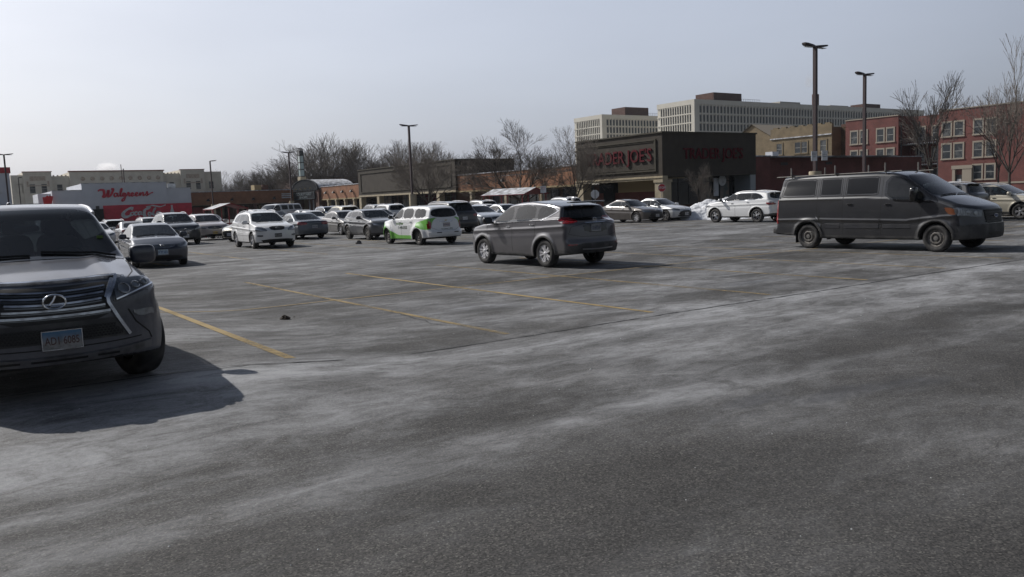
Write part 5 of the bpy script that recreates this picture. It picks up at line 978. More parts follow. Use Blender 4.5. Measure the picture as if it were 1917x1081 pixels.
light_pole(33.16, 122.82, 8.68, 'brown light pole in front of the pale terracotta building', single=True); light_pole(10.55, 138.36, 7.4, 'thin far light pole left of the pharmacy wall', .12, single=True, head=.5)
M['signw'] = mat('sign_white', (.62, .64, .66), .5, noise=(3, (.45, .46, .47), .4, .7)); M['signr'] = mat('sign_red', (.42, .02, .03), .45); M['steelp'] = mat('galvanised_post', (.25, .25, .25), .6, .5)
def sign_board(name, b, a, z, w, h, label, lines=(), rz=0, off=0, post=0):
    root = empty(name, Wp(b, a), rz, label, 'sign'); mb = MB(); mb.box(off - w / 2, off + w / 2, -.012, .012, z - h / 2, z + h / 2, M['signw']); mb.build('panel', root)
    if post: mb = MB(); mb.box(off - .03, off + .03, .014, .06, 0, z + h / 2, M['steelp']); mb.build('post', root)
    if lines:
        mb = MB()
        for txt, size, zz, m in lines: v, f_ = text_mesh(txt, size, .003); mb.add(v + [off, -.016, zz], f_, m)
        mb.build_split('lettering', root, False)
    return root
ink = mat('sign_ink', (.12, .12, .14), .6)
sign_board('notice_sign', 36.34, 25.65, 3.28, .30, .48, 'small white notice sign, left of the pair on the tall pole', [('CUSTOMER', .045, 3.42, ink), ('PARKING', .05, 3.34, ink), ('ONLY', .06, 3.25, ink)], 0.1, -.20)
sign_board('notice_sign', 36.66, 25.72, 3.30, .30, .48, 'small white notice sign, right of the pair on the tall pole', [('NO', .06, 3.42, ink), ('OVERNIGHT', .04, 3.34, ink), ('PARKING', .05, 3.25, ink)], 0.1, .20)
sign_board('reserved_sign', 43.54, 58.0, 2.43, .50, .60, 'small square white sign with red heading beside the red cart shelter', [('RESERVED', .08, 2.60, M['signr']), ('PARKING', .085, 2.46, M['signr'])], 0.0, 0, 1)
def stop_sign(b, a, z, rz, label, front=True, s=.38):
    root = empty('stop_sign', Wp(b, a), rz, label, 'stop sign'); mb = MB(); oc = lambda r, y: [(r * cos(pi / 8 + k * pi / 4), y, z + r * sin(pi / 8 + k * pi / 4)) for k in range(8)]
    mb.add(oc(s, -.012) + oc(s, .0), [list(range(8)), list(range(8, 16))[::-1]] + [(k, 8 + k, 8 + (k + 1) % 8, (k + 1) % 8) for k in range(8)], M['signw']); mb.add(oc(s * .93, -.016) + oc(s * .93, -.013), [list(range(8)), list(range(8, 16))[::-1]], M['signr'])
    mb.build('panel', root); mb = MB(); v, f_ = text_mesh('STOP', .27, .002, .006); mb.add(v + [0, -.02, z], f_, M['signw']); mb.build('lettering', root)
    mb = MB(); mb.box(-.03, .03, .004, .05, 0, z + s * .8, M['steelp']); mb.build('post', root); return root
stop_sign(53.78, 54.0, 2.18, .15, 'red octagonal stop sign facing the lot beside the corner pillar'); stop_sign(45.96, 54.0, 1.84, pi + .2, 'stop sign seen from its plain grey back near the pillar')
# ------------------------------------------------------------------ buildings (local x = across b, local y = along a)
M['orange'] = brick_mat('orange_brick', (.29, .125, .062), (.24, .10, .05), (.25, .145, .085), 1.6, .3); M['redb'] = brick_mat('red_brick', (.165, .045, .037), (.135, .036, .031), (.14, .085, .075), 1.5, .3)
M['darkbrick'] = brick_mat('brown_brick', (.12, .05, .035), (.10, .04, .03), (.12, .09, .07), 1.5, .3); M['yelb'] = brick_mat('yellow_brick', (.22, .165, .095), (.185, .14, .08), (.19, .155, .105), 1.5, .3)
M['olive'] = mat('olive_stucco', (.054, .045, .035), .9, noise=(1.2, (.040, .033, .026), .35, .7), bump=(40, .3, .01)); M['olive2'] = mat('olive_stucco_moulding', (.068, .060, .045), .9, noise=(1.2, (.05, .045, .033), .35, .7))
M['dkglass'] = mat('shop_glass', (.012, .014, .016), .08, coat=.3); M['frame'] = mat('dark_frame', (.02, .02, .022), .5); M['poster'] = mat('window_poster', (.25, .2, .17), .6, noise=(1.5, (.10, .12, .12), .4, .6))
M['white_r'] = mat('grey_white_wall', (.60, .62, .66), .75, noise=(.6, (.53, .55, .59), .35, .7)); M['roof'] = mat('flat_roof_snow', (.45, .46, .48), .8, noise=(.3, (.12, .12, .12), .45, .55)); M['coping'] = mat('snowy_coping', (.62, .64, .68), .6, noise=(2, (.25, .25, .26), .35, .62))
M['terra'] = mat('pale_terracotta', (.62, .585, .50), .8, noise=(1.0, (.53, .49, .42), .35, .7)); M['terra2'] = mat('terracotta_ornament', (.46, .39, .32), .85, noise=(3, (.36, .29, .23), .4, .6)); M['conc'] = mat('pale_concrete', (.62, .59, .51), .85, noise=(.25, (.56, .53, .46), .35, .7))
M['winglass'] = mat('window_glass', (.03, .035, .04), .15, noise=(.8, (.10, .105, .105), .5, .6)); M['stone'] = mat('limestone_trim', (.30, .26, .21), .8); M['sash'] = mat('white_sash', (.22, .22, .21), .6); M['bluegrey'] = mat('roof_unit_metal', (.28, .31, .33), .5, .4)
M['ltan'] = mat('tan_wall', (.32, .25, .14), .85); M['blacks'] = mat('black_sign_panel', (.006, .008, .012), .8, spec=.15); M['soffit'] = mat('soffit', (.26, .21, .13), .9)
def bld(name, b, a, label, cat='building', group=None): return empty(name, Wp(b, a), GROT, label, cat, group)
def part(root, name, m, *boxes, smooth=False):
    mb = MB()
    for q in boxes: mb.box(*q, m)
    return mb.build(name, root)
def wall_lantern(root, x, y, z):   # dark goose-neck wall lamp
    mb = MB(); mb.tube([(x, y, z + .38), (x - .18, y, z + .42), (x - .30, y, z + .32)], .05, M['frame'], 6); mb.lathe([(.34, z + .0), (.26, z + .18), (.10, z + .32), (0, z + .35)], M['frame'], 12, 'z', (x - .32, y, 0)); mb.lathe([(.08, z - .05), (.10, z + .02), (.06, z + .08)], M['headg'], 8, 'z', (x - .32, y, 0)); mb.build('wall_lamp', root, True)
def soffit_lamp(root, x, y, z):
    mb = MB(); mb.lathe([(0, z - .12), (.14, z - .10), (.18, z), (0, z + .001)], mat('soffit_lamp', (.5, .42, .2), .4), 10, 'z', (x, y, 0)); mb.build('soffit_lamp', root, True)
def storefront(root, x, y0, y1, z0, z1, n, kick=.5, posters=(), axis='y'):
    """glazed shopfront in a plane of constant x (facing -x): frame, panes, kick wall"""
    def bx(p, q, r, s, u, v, m, nm): mb = MB(); (mb.box(p, q, r, s, u, v, m) if axis == 'y' else mb.box(r, s, p, q, u, v, m)); mb.build(nm, root)
    bx(x - .02, x + .2, y0, y1, z0, z0 + kick, M['darkbrick'], 'knee_wall')
    mb = MB(); w = (y1 - y0) / n
    for i in range(n + 1):
        t = y0 + i * w
        mb.box(*((x - .05, x + .05, t - .04, t + .04) if axis == 'y' else (t - .04, t + .04, x - .05, x + .05)), z0 + kick, z1, M['frame'])
    for z in (z0 + kick + .03, z1 - .6, z1 - .04): mb.box(*((x - .045, x + .045, y0, y1) if axis == 'y' else (y0, y1, x - .045, x + .045)), z - .03, z + .03, M['frame'])
    mb.build('shopfront_frame', root)
    for i in range(n):
        m = M['dkglass'] if i not in posters else M['poster']; bx(x, x + .03, y0 + i * w + .04, y0 + (i + 1) * w - .04, z0 + kick, z1, m, 'shop_pane')
# --- grocery with dark olive sign box
g = bld('grocery_store', 56, 56.1, 'dark olive grocery building with red letters on two faces beside the bare trees')
part(g, 'sign_box', M['olive'], (0, 13.2, 0, 12.5, 3.3, 7.25))
def mould(x0, y0, y1, z0, z1, t=.12, w=.14): return [(-t, 0.0, y0, y1, z0, z0 + w), (-t, 0.0, y0, y1, z1 - w, z1), (-t, 0.0, y0, y0 + w, z0 + w, z1 - w), (-t, 0.0, y1 - w, y1, z0 + w, z1 - w)]
part(g, 'moulding', M['olive2'], *mould(0, .75, 11.9, 3.75, 6.75), *mould(0, .95, 11.7, 3.95, 6.55, .07, .07)); part(g, 'cap', M['olive2'], (-.12, 13.3, -.12, 12.6, 7.25, 7.38))
part(g, 'beam', M['cream'], (-.15, .5, -.15, 12.6, 2.95, 3.3), (-.22, -.15, -.22, 12.6, 3.12, 3.2)); part(g, 'soffit', M['soffit'], (.5, 3.2, .3, 12.5, 3.05, 3.12))
part(g, 'back_wall', M['redb'], (3.0, 3.3, 2.5, 12.5, 0, 1.9)); part(g, 'upper_wall', M['ltan'], (3.0, 3.3, 2.5, 9.5, 1.9, 3.05)); part(g, 'entrance', M['dkglass'], (3.0, 3.2, 9.5, 12.5, 1.9, 3.05), (2.96, 3.0, 10, 11.8, 0.1, 2.4))
for y in (.35, 11.9): part(g, 'pillar', M['cream'], (-.1, 1.0, y - .45, y + .6, 0, 2.95), (-.18, 1.08, y - .53, y + .68, 2.7, 2.95), (-.16, 1.06, y - .5, y + .66, 0, .4))
for y in (3.5, 6.5, 9.5): soffit_lamp(g, 1.4, y, 3.05)
storefront(g, 2.2, 1.3, 13.2, 0, 3.3, 8, .5, (4, 6), 'x'); part(g, 'side_soffit', M['olive2'], (0.6, 13.2, 0, 2.2, 3.2, 3.3)); part(g, 'side_panel', M['white_r'], (9.2, 9.9, 2.02, 2.12, 1.2, 3.0))
mb = MB(); mb.lathe([(0, -.05), (.55, -.04), (.55, .02), (0, .02)], M['signw'], 24, 'y', (10.3, 1.9, 2.75)); mb.build('round_sign', g, True)
part(g, 'side_wall', M['bluegrey'], (12.4, 13.2, .05, 2.1, 0, 3.25)); part(g, 'roof', M['roof'], (0, 40, 12.5, 36.8, 4.4, 4.55), (13.2, 40, .6, 12.5, 5.0, 5.1))
part(g, 'wall', M['redb'], (13.2, 16.2, .6, 4, 0, 5.05), (16.2, 48, 2.2, 4.5, 0, 4.98)); part(g, 'coping', M['coping'], (13.2, 16.3, .5, .9, 5.05, 5.16), (16.2, 48, 2.1, 2.6, 4.98, 5.09)); part(g, 'wall_vent', M['frame'], (20, 21.2, 2.17, 2.2, 4.2, 4.5)); part(g, 'wall_vent', M['frame'], (28, 29.2, 2.17, 2.2, 4.2, 4.5))
part(g, 'roof_unit', M['bluegrey'], (15.0, 16.6, 5, 7, 5.1, 6.3)); part(g, 'roof_hatch', M['white_r'], (23.5, 24.6, 6, 7, 5, 5.9))
M['tjred'] = mat('red_sign_letters', (.09, .004, .010), .7, spec=.2)
def letters(root, name, txt, size, w, face, pos, m, depth=.08, bold=.012, z=0):
    v, f_ = text_mesh(txt, size, depth, bold); v[:, 0] *= w / (v[:, 0].max() - v[:, 0].min()); mb = MB()
    if face == '-y': v = v + np.array(pos)
    else: v = np.stack([v[:, 1] + pos[0], -v[:, 0] + pos[1], v[:, 2] + pos[2]], 1)   # faces -x, reads from +y to -y
    mb.add(v, f_, m); return mb.build(name, root)
letters(g, 'sign_lettering', "TRADER JOE'S", 1.75, 9.5, '-x', (-.1, 6.0, 5.25), M['tjred'], .05, .010); letters(g, 'sign_lettering', "TRADER JOE'S", 1.45, 8.4, '-y', (6.9, -.1, 5.28), M['tjred'], .05, .006)
# --- arcade shops in orange brick
def arcade(name, a0, a1, label, cols, ztop=4.92, zb=2.9, lamps=(), fronts=()):
    r = bld(name, 56, a0, label); L = a1 - a0
    part(r, 'fascia', M['orange'], (0, 1.2, 0, L, zb, ztop)); part(r, 'coping', M['coping'], (-.08, 1.3, 0, L, ztop, ztop + .11)); part(r, 'fascia_band', M['ltan'], (-.06, 0, 0, L, zb - .12, zb + .06))
    part(r, 'soffit', M['soffit'], (0.0, 3.0, 0, L, zb - .11, zb - .02)); part(r, 'roof', M['roof'], (1.2, 22, 0, L, ztop - .4, ztop - .3)); part(r, 'back_wall', M['darkbrick'], (3.1, 3.3, 0, L, 0, zb))
    for c in cols:
        y = c - a0; part(r, 'pillar', M['cream'], (-.02, .45, y - .22, y + .22, 0, zb - .12), (-.08, .51, y - .28, y + .28, zb - .40, zb - .12))
        wall_lantern(r, -.02, y, 3.75)
    for i in range(int(L / 3.6)): soffit_lamp(r, 1.6, 1.8 + i * 3.6, zb - .11)
    for (y0, y1, n, po) in fronts: storefront(r, 2.95, y0 - a0, y1 - a0, 0, zb - .1, n, .55, po)
    return r
arcade('arcade_shops', 68.7, 92.9, 'orange brick arcade between the olive sign box and the dark store block', (75.2, 82.1, 89.8), fronts=[(69.5, 74.8, 4, ()), (75.6, 81.4, 4, (1,)), (82.6, 89.2, 5, (1, 3))])
arcade('arcade_shops', 122.7, 139.0, 'short orange brick arcade just right of the courtyard arch', (125.5, 129.1, 132.7, 136.2), ztop=4.95, zb=2.8, fronts=[(123, 138, 8, (2, 5))])
o = bld('olive_store', 56, 92.9, 'olive-brown blank store block behind the light pole and bare tree'); part(o, 'sign_box', M['olive'], (-.3, 9, 0, 29.8, 3.05, 6.95)); part(o, 'cap', M['olive2'], (-.4, 9.1, -.1, 29.9, 6.95, 7.07))
part(o, 'moulding', M['olive2'], *[(q[0] - .3, q[1] - .3, *q[2:]) for q in mould(0, 1, 28.8, 3.5, 6.5, .1, .12)]); part(o, 'beam', M['cream'], (-.35, .2, 0, 29.8, 2.85, 3.1)); part(o, 'soffit', M['soffit'], (.2, 3, .2, 29.6, 2.95, 3.0)); part(o, 'back_wall', M['darkbrick'], (3.1, 3.3, 0, 29.8, 0, 3))
for a in (97.63, 105.5, 115.9, 122.3): part(o, 'pillar', M['cream'], (-.3, .5, a - 92.9 - .38, a - 92.9 + .38, 0, 2.85))
for a in (95, 101, 110, 119): soffit_lamp(o, 1.2, a - 92.9, 2.95)
storefront(o, 2.95, 5.5, 12, 0, 2.9, 5, .5, ()); storefront(o, 2.95, 13.2, 22.6, 0, 2.9, 7, .5, (4, 5)); storefront(o, 2.95, 23.5, 29, 0, 2.9, 4, .5, (1, 2))
# --- courtyard arch entrance
e_ = bld('courtyard_entrance', 56, 139.0, 'dark arched entrance with barrel roof reading COURTYARD SHOPS')
mb = MB(); cy, rw_, n = 6.6, 6.2, 24; A_ = [(cy + rw_ * cos(t), 4.75 + 1.75 * sin(t)) for t in np.linspace(0, pi, n)]
V = [(-.6, y, z) for y, z in A_] + [(6.5, y, z) for y, z in A_]; mb.add(V, [(i, i + 1, n + i + 1, n + i) for i in range(n - 1)], M['coping']); mb.build('barrel_roof', e_, True)
mb = MB(); mb.add([(-.5, y, z) for y, z in A_], [list(range(n))[::-1]], M['blacks']); mb.build('arch_panel', e_)
mb = MB(); 
for r_in, r_out in ((1, 1.04),):
    V = [(-.62, cy + rw_ * k * cos(t), 4.75 + 1.75 * k * sin(t)) for k in (r_in, r_out) for t in np.linspace(0, pi, n)] + [(-.3, cy + rw_ * k * cos(t), 4.75 + 1.75 * k * sin(t)) for k in (r_in, r_out) for t in np.linspace(0, pi, n)]
    mb.add(V, [(i, i + 1, n + i + 1, n + i) for i in range(n - 1)] + [(n + i, n + i + 1, 3 * n + i + 1, 3 * n + i) for i in range(n - 1)], M['frame'])
mb.build('arch_rim', e_)
M['signlet'] = mat('pale_sign_letters', (.10, .125, .14), .6)
part(e_, 'beam', M['blacks'], (-.55, .2, .3, 13.0, 4.45, 4.75)); part(e_, 'sign_panel', M['blacks'], (-.7, -.55, 1.3, 11.9, 2.95, 4.35)); part(e_, 'sign_edge', M['signlet'], (-.74, -.7, 1.5, 11.7, 4.15, 4.2), (-.74, -.7, 1.5, 11.7, 3.05, 3.1), (-.74, -.7, 1.5, 1.56, 3.1, 4.15), (-.74, -.7, 11.64, 11.7, 3.1, 4.15))
letters(e_, 'sign_lettering', 'COURTYARD', .62, 7.6, '-x', (-.74, 6.6, 3.86), M['signlet'], .02, .01); letters(e_, 'sign_lettering', 'SHOPS', .50, 3.9, '-x', (-.74, 6.6, 3.33), M['signlet'], .02, .01)
for y in (.9, 12.3): part(e_, 'pier', M['darkbrick'], (-.4, 1.2, y - .7, y + .7, 0, 4.6))
for y in (4.6, 6.6, 8.6): part(e_, 'post', M['white_r'], (1.0, 1.2, y - .1, y + .1, 0, 2.9))
part(e_, 'dark_passage', M['frame'], (5, 5.2, 0, 13.2, 0, 4.5)); part(e_, 'roof', M['roof'], (0, 11, 0, 13.2, 4.5, 4.6))
for i in range(4): soffit_lamp(e_, -.75, 3 + i * 2.4, 4.95)
# --- glass pylon beside the entrance
t_ = bld('glass_pylon', 58.0, 153.0, 'slim cream pylon with stacked glass panels rising over the courtyard arch', 'sign tower')
part(t_, 'base', M['cream'], (-.55, .55, -.75, .75, 0, 7.3)); mb = MB()
for z in (7.3, 8.6, 9.9, 11.2, 12.1): mb.box(-.42, .42, -.62, .62, z, z + .14, M['frame'])
for x in (-.40, .32):
    for y in (-.60, .52): mb.box(x, x + .08, y, y + .08, 7.3, 12.2, M['frame'])
mb.build('frame', t_)
pg = mat('milky_glass_panel', (.34, .42, .42), .2, coat=.4)
for z in (7.46, 8.76, 10.06): part(t_, 'glass_panel', pg, (-.36, .36, -.56, .56, z, z + 1.12))
part(t_, 'glass_panel', M['winglass'], (-.36, .36, -.56, .56, 11.36, 12.08))
mb = MB(); A_ = [(-.62 + 1.24 * k / 10, 12.3 + .35 * math.sin(pi * k / 10 * .5)) for k in range(11)]; V = [(x, y, z + d) for d in (0, .08) for x in (-.45, .45) for y, z in A_]; mb.add(V, [(i, i + 1, 12 + i, 11 + i) for i in range(10)] + [(22 + i, 33 + i, 34 + i, 23 + i) for i in range(10)] + [(i, 22 + i, 23 + i, i + 1) for i in range(10)] + [(11 + i, 12 + i, 34 + i, 33 + i) for i in range(10)], M['frame']); mb.build('curved_cap', t_)
# --- brick wing facing the camera and the pharmacy
w_ = bld('brick_wing', 36.6, 150, 'low orange brick shop wing between the pharmacy and the courtyard arch')
part(w_, 'fascia', M['orange'], (0, 18.4, 0, 1.2, 2.65, 4.85)); part(w_, 'coping', M['coping'], (0, 18.4, -.08, 1.3, 4.85, 4.97)); part(w_, 'soffit', M['soffit'], (0, 18.4, 0, 3.0, 2.6, 2.65)); part(w_, 'back_wall', M['darkbrick'], (0, 18.4, 3.0, 3.2, 0, 2.65)); part(w_, 'roof', M['roof'], (0, 18.4, 1.2, 20, 4.4, 4.5))
for x in (3.4, 7.5, 11.3, 15.1):
    part(w_, 'pillar', M['darkbrick'], (x - .25, x + .25, -.02, .45, 0, 2.6), (x - .35, x + .35, -.06, .5, 2.3, 2.6)); wall_lantern(w_, x, -.02, 3.3)
part(w_, 'shop_pane', M['dkglass'], (11.8, 14.8, 2.9, 3.0, .3, 2.4)); part(w_, 'shop_pane', M['dkglass'], (15.6, 18.0, 2.9, 3.0, .3, 2.4)); part(w_, 'shop_pane', M['signr'], (1.2, 3.0, 2.9, 3.0, .3, 2.3)); part(w_, 'shop_pane', M['dkglass'], (4, 7, 2.9, 3.0, .3, 2.4)); part(w_, 'shop_pane', M['dkglass'], (8, 11, 2.9, 3.0, .3, 2.4))
part(w_, 'roof_unit', M['ltan'], (12.6, 13.9, 4, 6, 4.6, 6.0)); part(w_, 'roof_unit', M['darkbrick'], (14.1, 15.2, 4, 6, 4.6, 6.0))
part(w_, 'tenant_sign', M['signw'], (16.2, 18.0, -.12, -.02, 4.05, 4.25), (16.2, 18.0, -.12, -.02, 3.72, 3.92), (16.2, 18.0, -.12, -.02, 3.39, 3.59))
p_ = bld('pharmacy', 15.7, 148.6, 'long pale grey pharmacy with red script sign and a red and white mural'); part(p_, 'wall', M['white_r'], (4.2, 17.0, 0, 18, 0, 6.68), (0, 4.2, .25, 18, 0, 5.65), (17.0, 20.9, .25, 18, 0, 5.65)); part(p_, 'coping', M['coping'], (4.1, 17.1, -.08, .5, 6.68, 6.78), (0, 4.2, .15, .7, 5.65, 5.75), (17.0, 21, .15, .7, 5.65, 5.75))
part(p_, 'satellite_dish', M['signw'], (17.6, 18.9, 2, 2.2, 5.75, 6.5)); part(p_, 'roof_pole', M['pole'], (11.2, 11.35, 4, 4.15, 6.7, 9.2), (10.9, 11.0, 4, 4.1, 6.7, 9.9)); part(p_, 'downpipe', M['frame'], (6.0, 6.5, -.1, 0, 0, 3.1))
part(p_, 'canopy', M['blacks'], (5.5, 7.0, -.6, 0, 0, 2.6))
mu = mat('mural_red', (.60, .018, .05), .6, noise=(1.5, (.50, .014, .04), .4, .6)); part(p_, 'mural_panel', mu, (7.06, 20.8, -.14, -.03, .5, 3.12))
def script(root, name, strokes, x0, x1, z0, z1, y, m, rad=.09):
    """brush-script lettering: strokes are polylines in a unit frame, smoothed, with a swelling pen width"""
    mb = MB()
    for s_ in strokes:
        wd = 1.0; pts = s_
        if isinstance(s_, tuple): wd, pts = s_
        P = np.array(pts, float); 
        t = np.arange(len(P)); tt = np.linspace(0, len(P) - 1, (len(P) - 1) * 5 + 1)
        def cat(v):
            e_ = np.concatenate([[2 * v[0] - v[1]], v, [2 * v[-1] - v[-2]]]); o_ = []
            for q in tt:
                i = min(int(q), len(v) - 2); u = q - i; a, b, c, d = e_[i:i + 4]; o_.append(.5 * (2 * b + (c - a) * u + (2 * a - 5 * b + 4 * c - d) * u * u + (3 * b - a - 3 * c + d) * u ** 3))
            return np.array(o_)
        X = cat(P[:, 0]) if len(P) > 2 else np.interp(tt, t, P[:, 0]); Z = cat(P[:, 1]) if len(P) > 2 else np.interp(tt, t, P[:, 1]); X = x0 + X * (x1 - x0); Z = z0 + Z * (z1 - z0)
        n = len(X); dx = np.gradient(X); dz = np.gradient(Z); L = np.hypot(dx, dz) + 1e-9; ang = np.arctan2(dz, dx); w = rad * wd * (.62 + .62 * np.abs(np.sin(ang - .5)))
        nx, nz_ = -dz / L * w, dx / L * w; V = []
        for k in range(n): V += [(X[k] + nx[k], y, Z[k] + nz_[k]), (X[k] - nx[k], y, Z[k] - nz_[k]), (X[k] + nx[k], y - .06, Z[k] + nz_[k]), (X[k] - nx[k], y - .06, Z[k] - nz_[k])]
        F = [];
        for k in range(n - 1): a = 4 * k; b = a + 4; F += [(a + 2, a + 3, b + 3, b + 2), (a, a + 2, b + 2, b), (a + 1, b + 1, b + 3, a + 3)]
        mb.add(V, F + [(0, 1, 3, 2), (4 * n - 4, 4 * n - 2, 4 * n - 1, 4 * n - 3)], m)
    return mb.build(name, root)
WAL = [(1.5, [(.0, .86), (.04, .95), (.10, .90), (.105, .60), (.085, .42), (.12, .40), (.17, .70), (.185, .92), (.18, .60), (.17, .42), (.21, .45), (.26, .80), (.27, .98), (.24, 1.0)]),
       [(.34, .62), (.30, .66), (.28, .50), (.30, .38), (.33, .45), (.35, .64), (.345, .45), (.365, .40), (.40, .62), (.43, .95), (.415, 1.0), (.395, .70), (.40, .42), (.425, .42)],
       [(.425, .42), (.47, .62), (.445, .64), (.435, .48), (.455, .40), (.485, .62), (.475, .30), (.45, .05), (.42, .02), (.425, .15), (.50, .42)], [(.50, .42), (.53, .60), (.535, .68), (.555, .62), (.55, .45), (.57, .40)],
       [(.57, .40), (.62, .52), (.625, .62), (.60, .64), (.59, .48), (.61, .39), (.65, .45)], [(.65, .45), (.70, .54), (.705, .64), (.68, .65), (.67, .48), (.69, .39), (.73, .45)], [(.73, .42), (.755, .62), (.76, .64), (.755, .42), (.775, .55), (.80, .66), (.815, .60), (.81, .44), (.83, .41)],
       [(.83, .41), (.87, .58), (.885, .72), (.895, .55), (.89, .42), (.865, .40), (.90, .45), (.96, .60), (1.0, .64)]]
script(p_, 'sign_lettering', WAL, 6.5, 14.8, 3.75, 5.75, -.05, mat('script_red', (.50, .01, .04), .5), .115)
COK = [(2.3, [(.26, .88), (.20, .97), (.10, .75), (.03, .40), (.05, .10), (.12, .06), (.20, .22)]), [(.24, .52), (.20, .45), (.20, .25), (.235, .20), (.27, .38), (.26, .52), (.235, .50)], [(.35, .50), (.31, .56), (.285, .35), (.30, .20), (.345, .28)], [(.43, .52), (.39, .55), (.365, .38), (.38, .22), (.42, .32), (.44, .55), (.43, .30), (.45, .22), (.49, .35)], (1.3, [(.47, .66), (.50, .68)]),
       (2.0, [(.56, 1.0), (.62, 1.04), (.60, .88), (.535, .80), (.50, .50), (.50, .15), (.53, -.12), (.60, -.05), (.64, .10)]), [(.63, .40), (.60, .45), (.585, .25), (.61, .10), (.645, .25), (.64, .40), (.62, .42)], (1.3, [(.655, .15), (.70, .45), (.745, .78), (.755, .88), (.735, .80), (.70, .38), (.71, .12), (.75, .2)]), [(.84, .42), (.80, .48), (.775, .30), (.79, .14), (.83, .25), (.85, .48), (.845, .22), (.87, .15), (.90, .25)],
       (1.0, [(.60, .98), (.68, 1.18), (.78, 1.10), (.88, 1.02), (1.0, 1.22)])]
script(p_, 'mural_lettering', COK, 9.7, 16.6, 1.10, 2.60, -.15, M['signw'], .105)
mb = MB(); BT = [(.0, .0), (.28, .0), (.34, .25), (.27, .55), (.33, .9), (.30, 1.25), (.13, 1.75), (.11, 2.1), (.14, 2.12), (.14, 2.28), (0, 2.28)]; V = [(17.55 + x, -.2, .55 + z) for x, z in BT] + [(17.55 - x, -.2, .55 + z) for x, z in BT[::-1]]; n = len(V); V += [(x, -.14, z) for x, y, z in V]; mb.add(V, [list(range(n))] + [(i, n + i, n + (i + 1) % n, (i + 1) % n) for i in range(n)], M['signw']); mb.build('mural_bottle', p_)
script(p_, 'side_sign', [(2.2, [(.0, .9), (.12, .1), (.35, .9), (.55, .1), (.9, 1.0)])], -1.1, -.1, 3.5, 4.9, -.3, mat('side_sign_red', (.45, .02, .03), .5), .12); part(p_, 'side_wing', M['white_r'], (-1.8, 0, 2, 10, 0, 5.3))
# --- store at far left with red band
l_ = bld('left_store', -10, 128, 'blue-white store with a red roof band at the left edge'); part(l_, 'wall', M['white_r'], (0, 18.8, 0, 14, 0, 7.6)); part(l_, 'red_band', M['signr'], (-.1, 18.95, -.12, 14, 7.6, 8.35)); part(l_, 'shop_pane', M['dkglass'], (0, 18, -.05, 0, .4, 3.0)); part(l_, 'poster', M['signw'], (16.6, 17.8, -.1, -.05, 4.9, 5.4)); part(l_, 'canopy', M['bluegrey'], (0, 22, -1.5, 0, 3.1, 3.5))
# --- pale terracotta building behind the pharmacy
tb = bld('terracotta_building', 13.6, 195, 'pale ornamented terracotta building rising behind the pharmacy')
part(tb, 'wall', M['terra'], (0, 2.1, .5, 20, 0, 10.2), (2.1, 7.2, 0, 20, 0, 10.75), (7.2, 10.5, .8, 20, 0, 9.9), (10.5, 28.9, 0, 20, 0, 10.7), (28.9, 32.5, .8, 20, 0, 10.1), (32.5, 37.6, 0, 20, 0, 10.85), (37.6, 41.5, .6, 20, 0, 10.4)); part(tb, 'cornice', mat('tile_cornice', (.22, .10, .08), .8), (10.3, 29.1, -.25, 1, 10.7, 10.92), (2.0, 7.3, -.2, 1, 10.75, 10.9), (32.4, 37.7, -.2, 1, 10.85, 10.98))
for i in range(9):
    mb = MB(); mb.lathe([(0, -.14), (.36, -.12), (.44, 0)], M['terra2'], 12, 'y', (12.9 + i * 1.85, -.02, 9.25)); mb.build('medallion', tb, True)
    part(tb, 'bracket', M['terra2'], (13.6 + i * 1.85, 14.1 + i * 1.85, -.12, 0, 7.7, 8.3))
for x in (4.65, 35.05): part(tb, 'ornament_panel', M['terra2'], (x - 1.4, x + 1.4, -.12, 0, 9.0, 9.9), (x - 2.0, x - 1.7, -.12, 0, 7.8, 8.9), (x + 1.7, x + 2.0, -.12, 0, 7.8, 8.9), (x - 1.7, x + 1.7, -.1, 0, 7.9, 8.1))
def sash_window(root, x0, x1, y, z0, z1, axis='y', m=None, trim=None, t=.18):
    """window facing -y (axis y) or -x: stone surround, sash bar, glass"""
    def mk(p): return p if axis == 'y' else (p[2], p[3], p[0], p[1], p[4], p[5])
    tm = trim or M['stone']; mb = MB()
    for q in ((x0 - t, x1 + t, y - .08, y + .02, z1, z1 + t * 1.2), (x0 - t * 1.3, x1 + t * 1.3, y - .14, y + .02, z0 - t, z0), (x0 - t, x0, y - .08, y + .02, z0, z1), (x1, x1 + t, y - .08, y + .02, z0, z1)): mb.box(*mk(q), tm)
    f = mb.build('window', root); mb = MB(); mb.box(*mk((x0, x1, y - .03, y - .01, z0, z1)), m or M['winglass']); mb.build('pane', f)
    mb = MB(); zc = (z0 + z1) / 2; e = .05
    for q in ((x0, x1, y - .06, y - .03, zc - e, zc + e), (x0, x0 + e, y - .06, y - .03, z0, z1), (x1 - e, x1, y - .06, y - .03, z0, z1), (x0 + e, x1 - e, y - .06, y - .03, z1 - e, z1), (x0 + e, x1 - e, y - .06, y - .03, z0, z0 + e)): mb.box(*mk(q), M['sash'])
    mb.build('sash', f); return f
for x in (1.3, 8.6, 30.6, 39.1): sash_window(tb, x - .5, x + .5, .58 if x > 38 or x < 2 else .8, 6.6, 8.2, trim=M['terra'])
for x in (3.6, 5.7, 34.0, 36.1): sash_window(tb, x - .5, x + .5, 0, 6.5, 8.3, trim=M['terra'])
for i in range(5): part(tb, 'roof_finial', M['terra2'], (7.5 + i * .75, 7.8 + i * .75, .8, 1.1, 9.9, 10.12)); part(tb, 'roof_finial', M['terra2'], (29.1 + i * .75, 29.35 + i * .75, .8, 1.1, 10.1, 10.3))
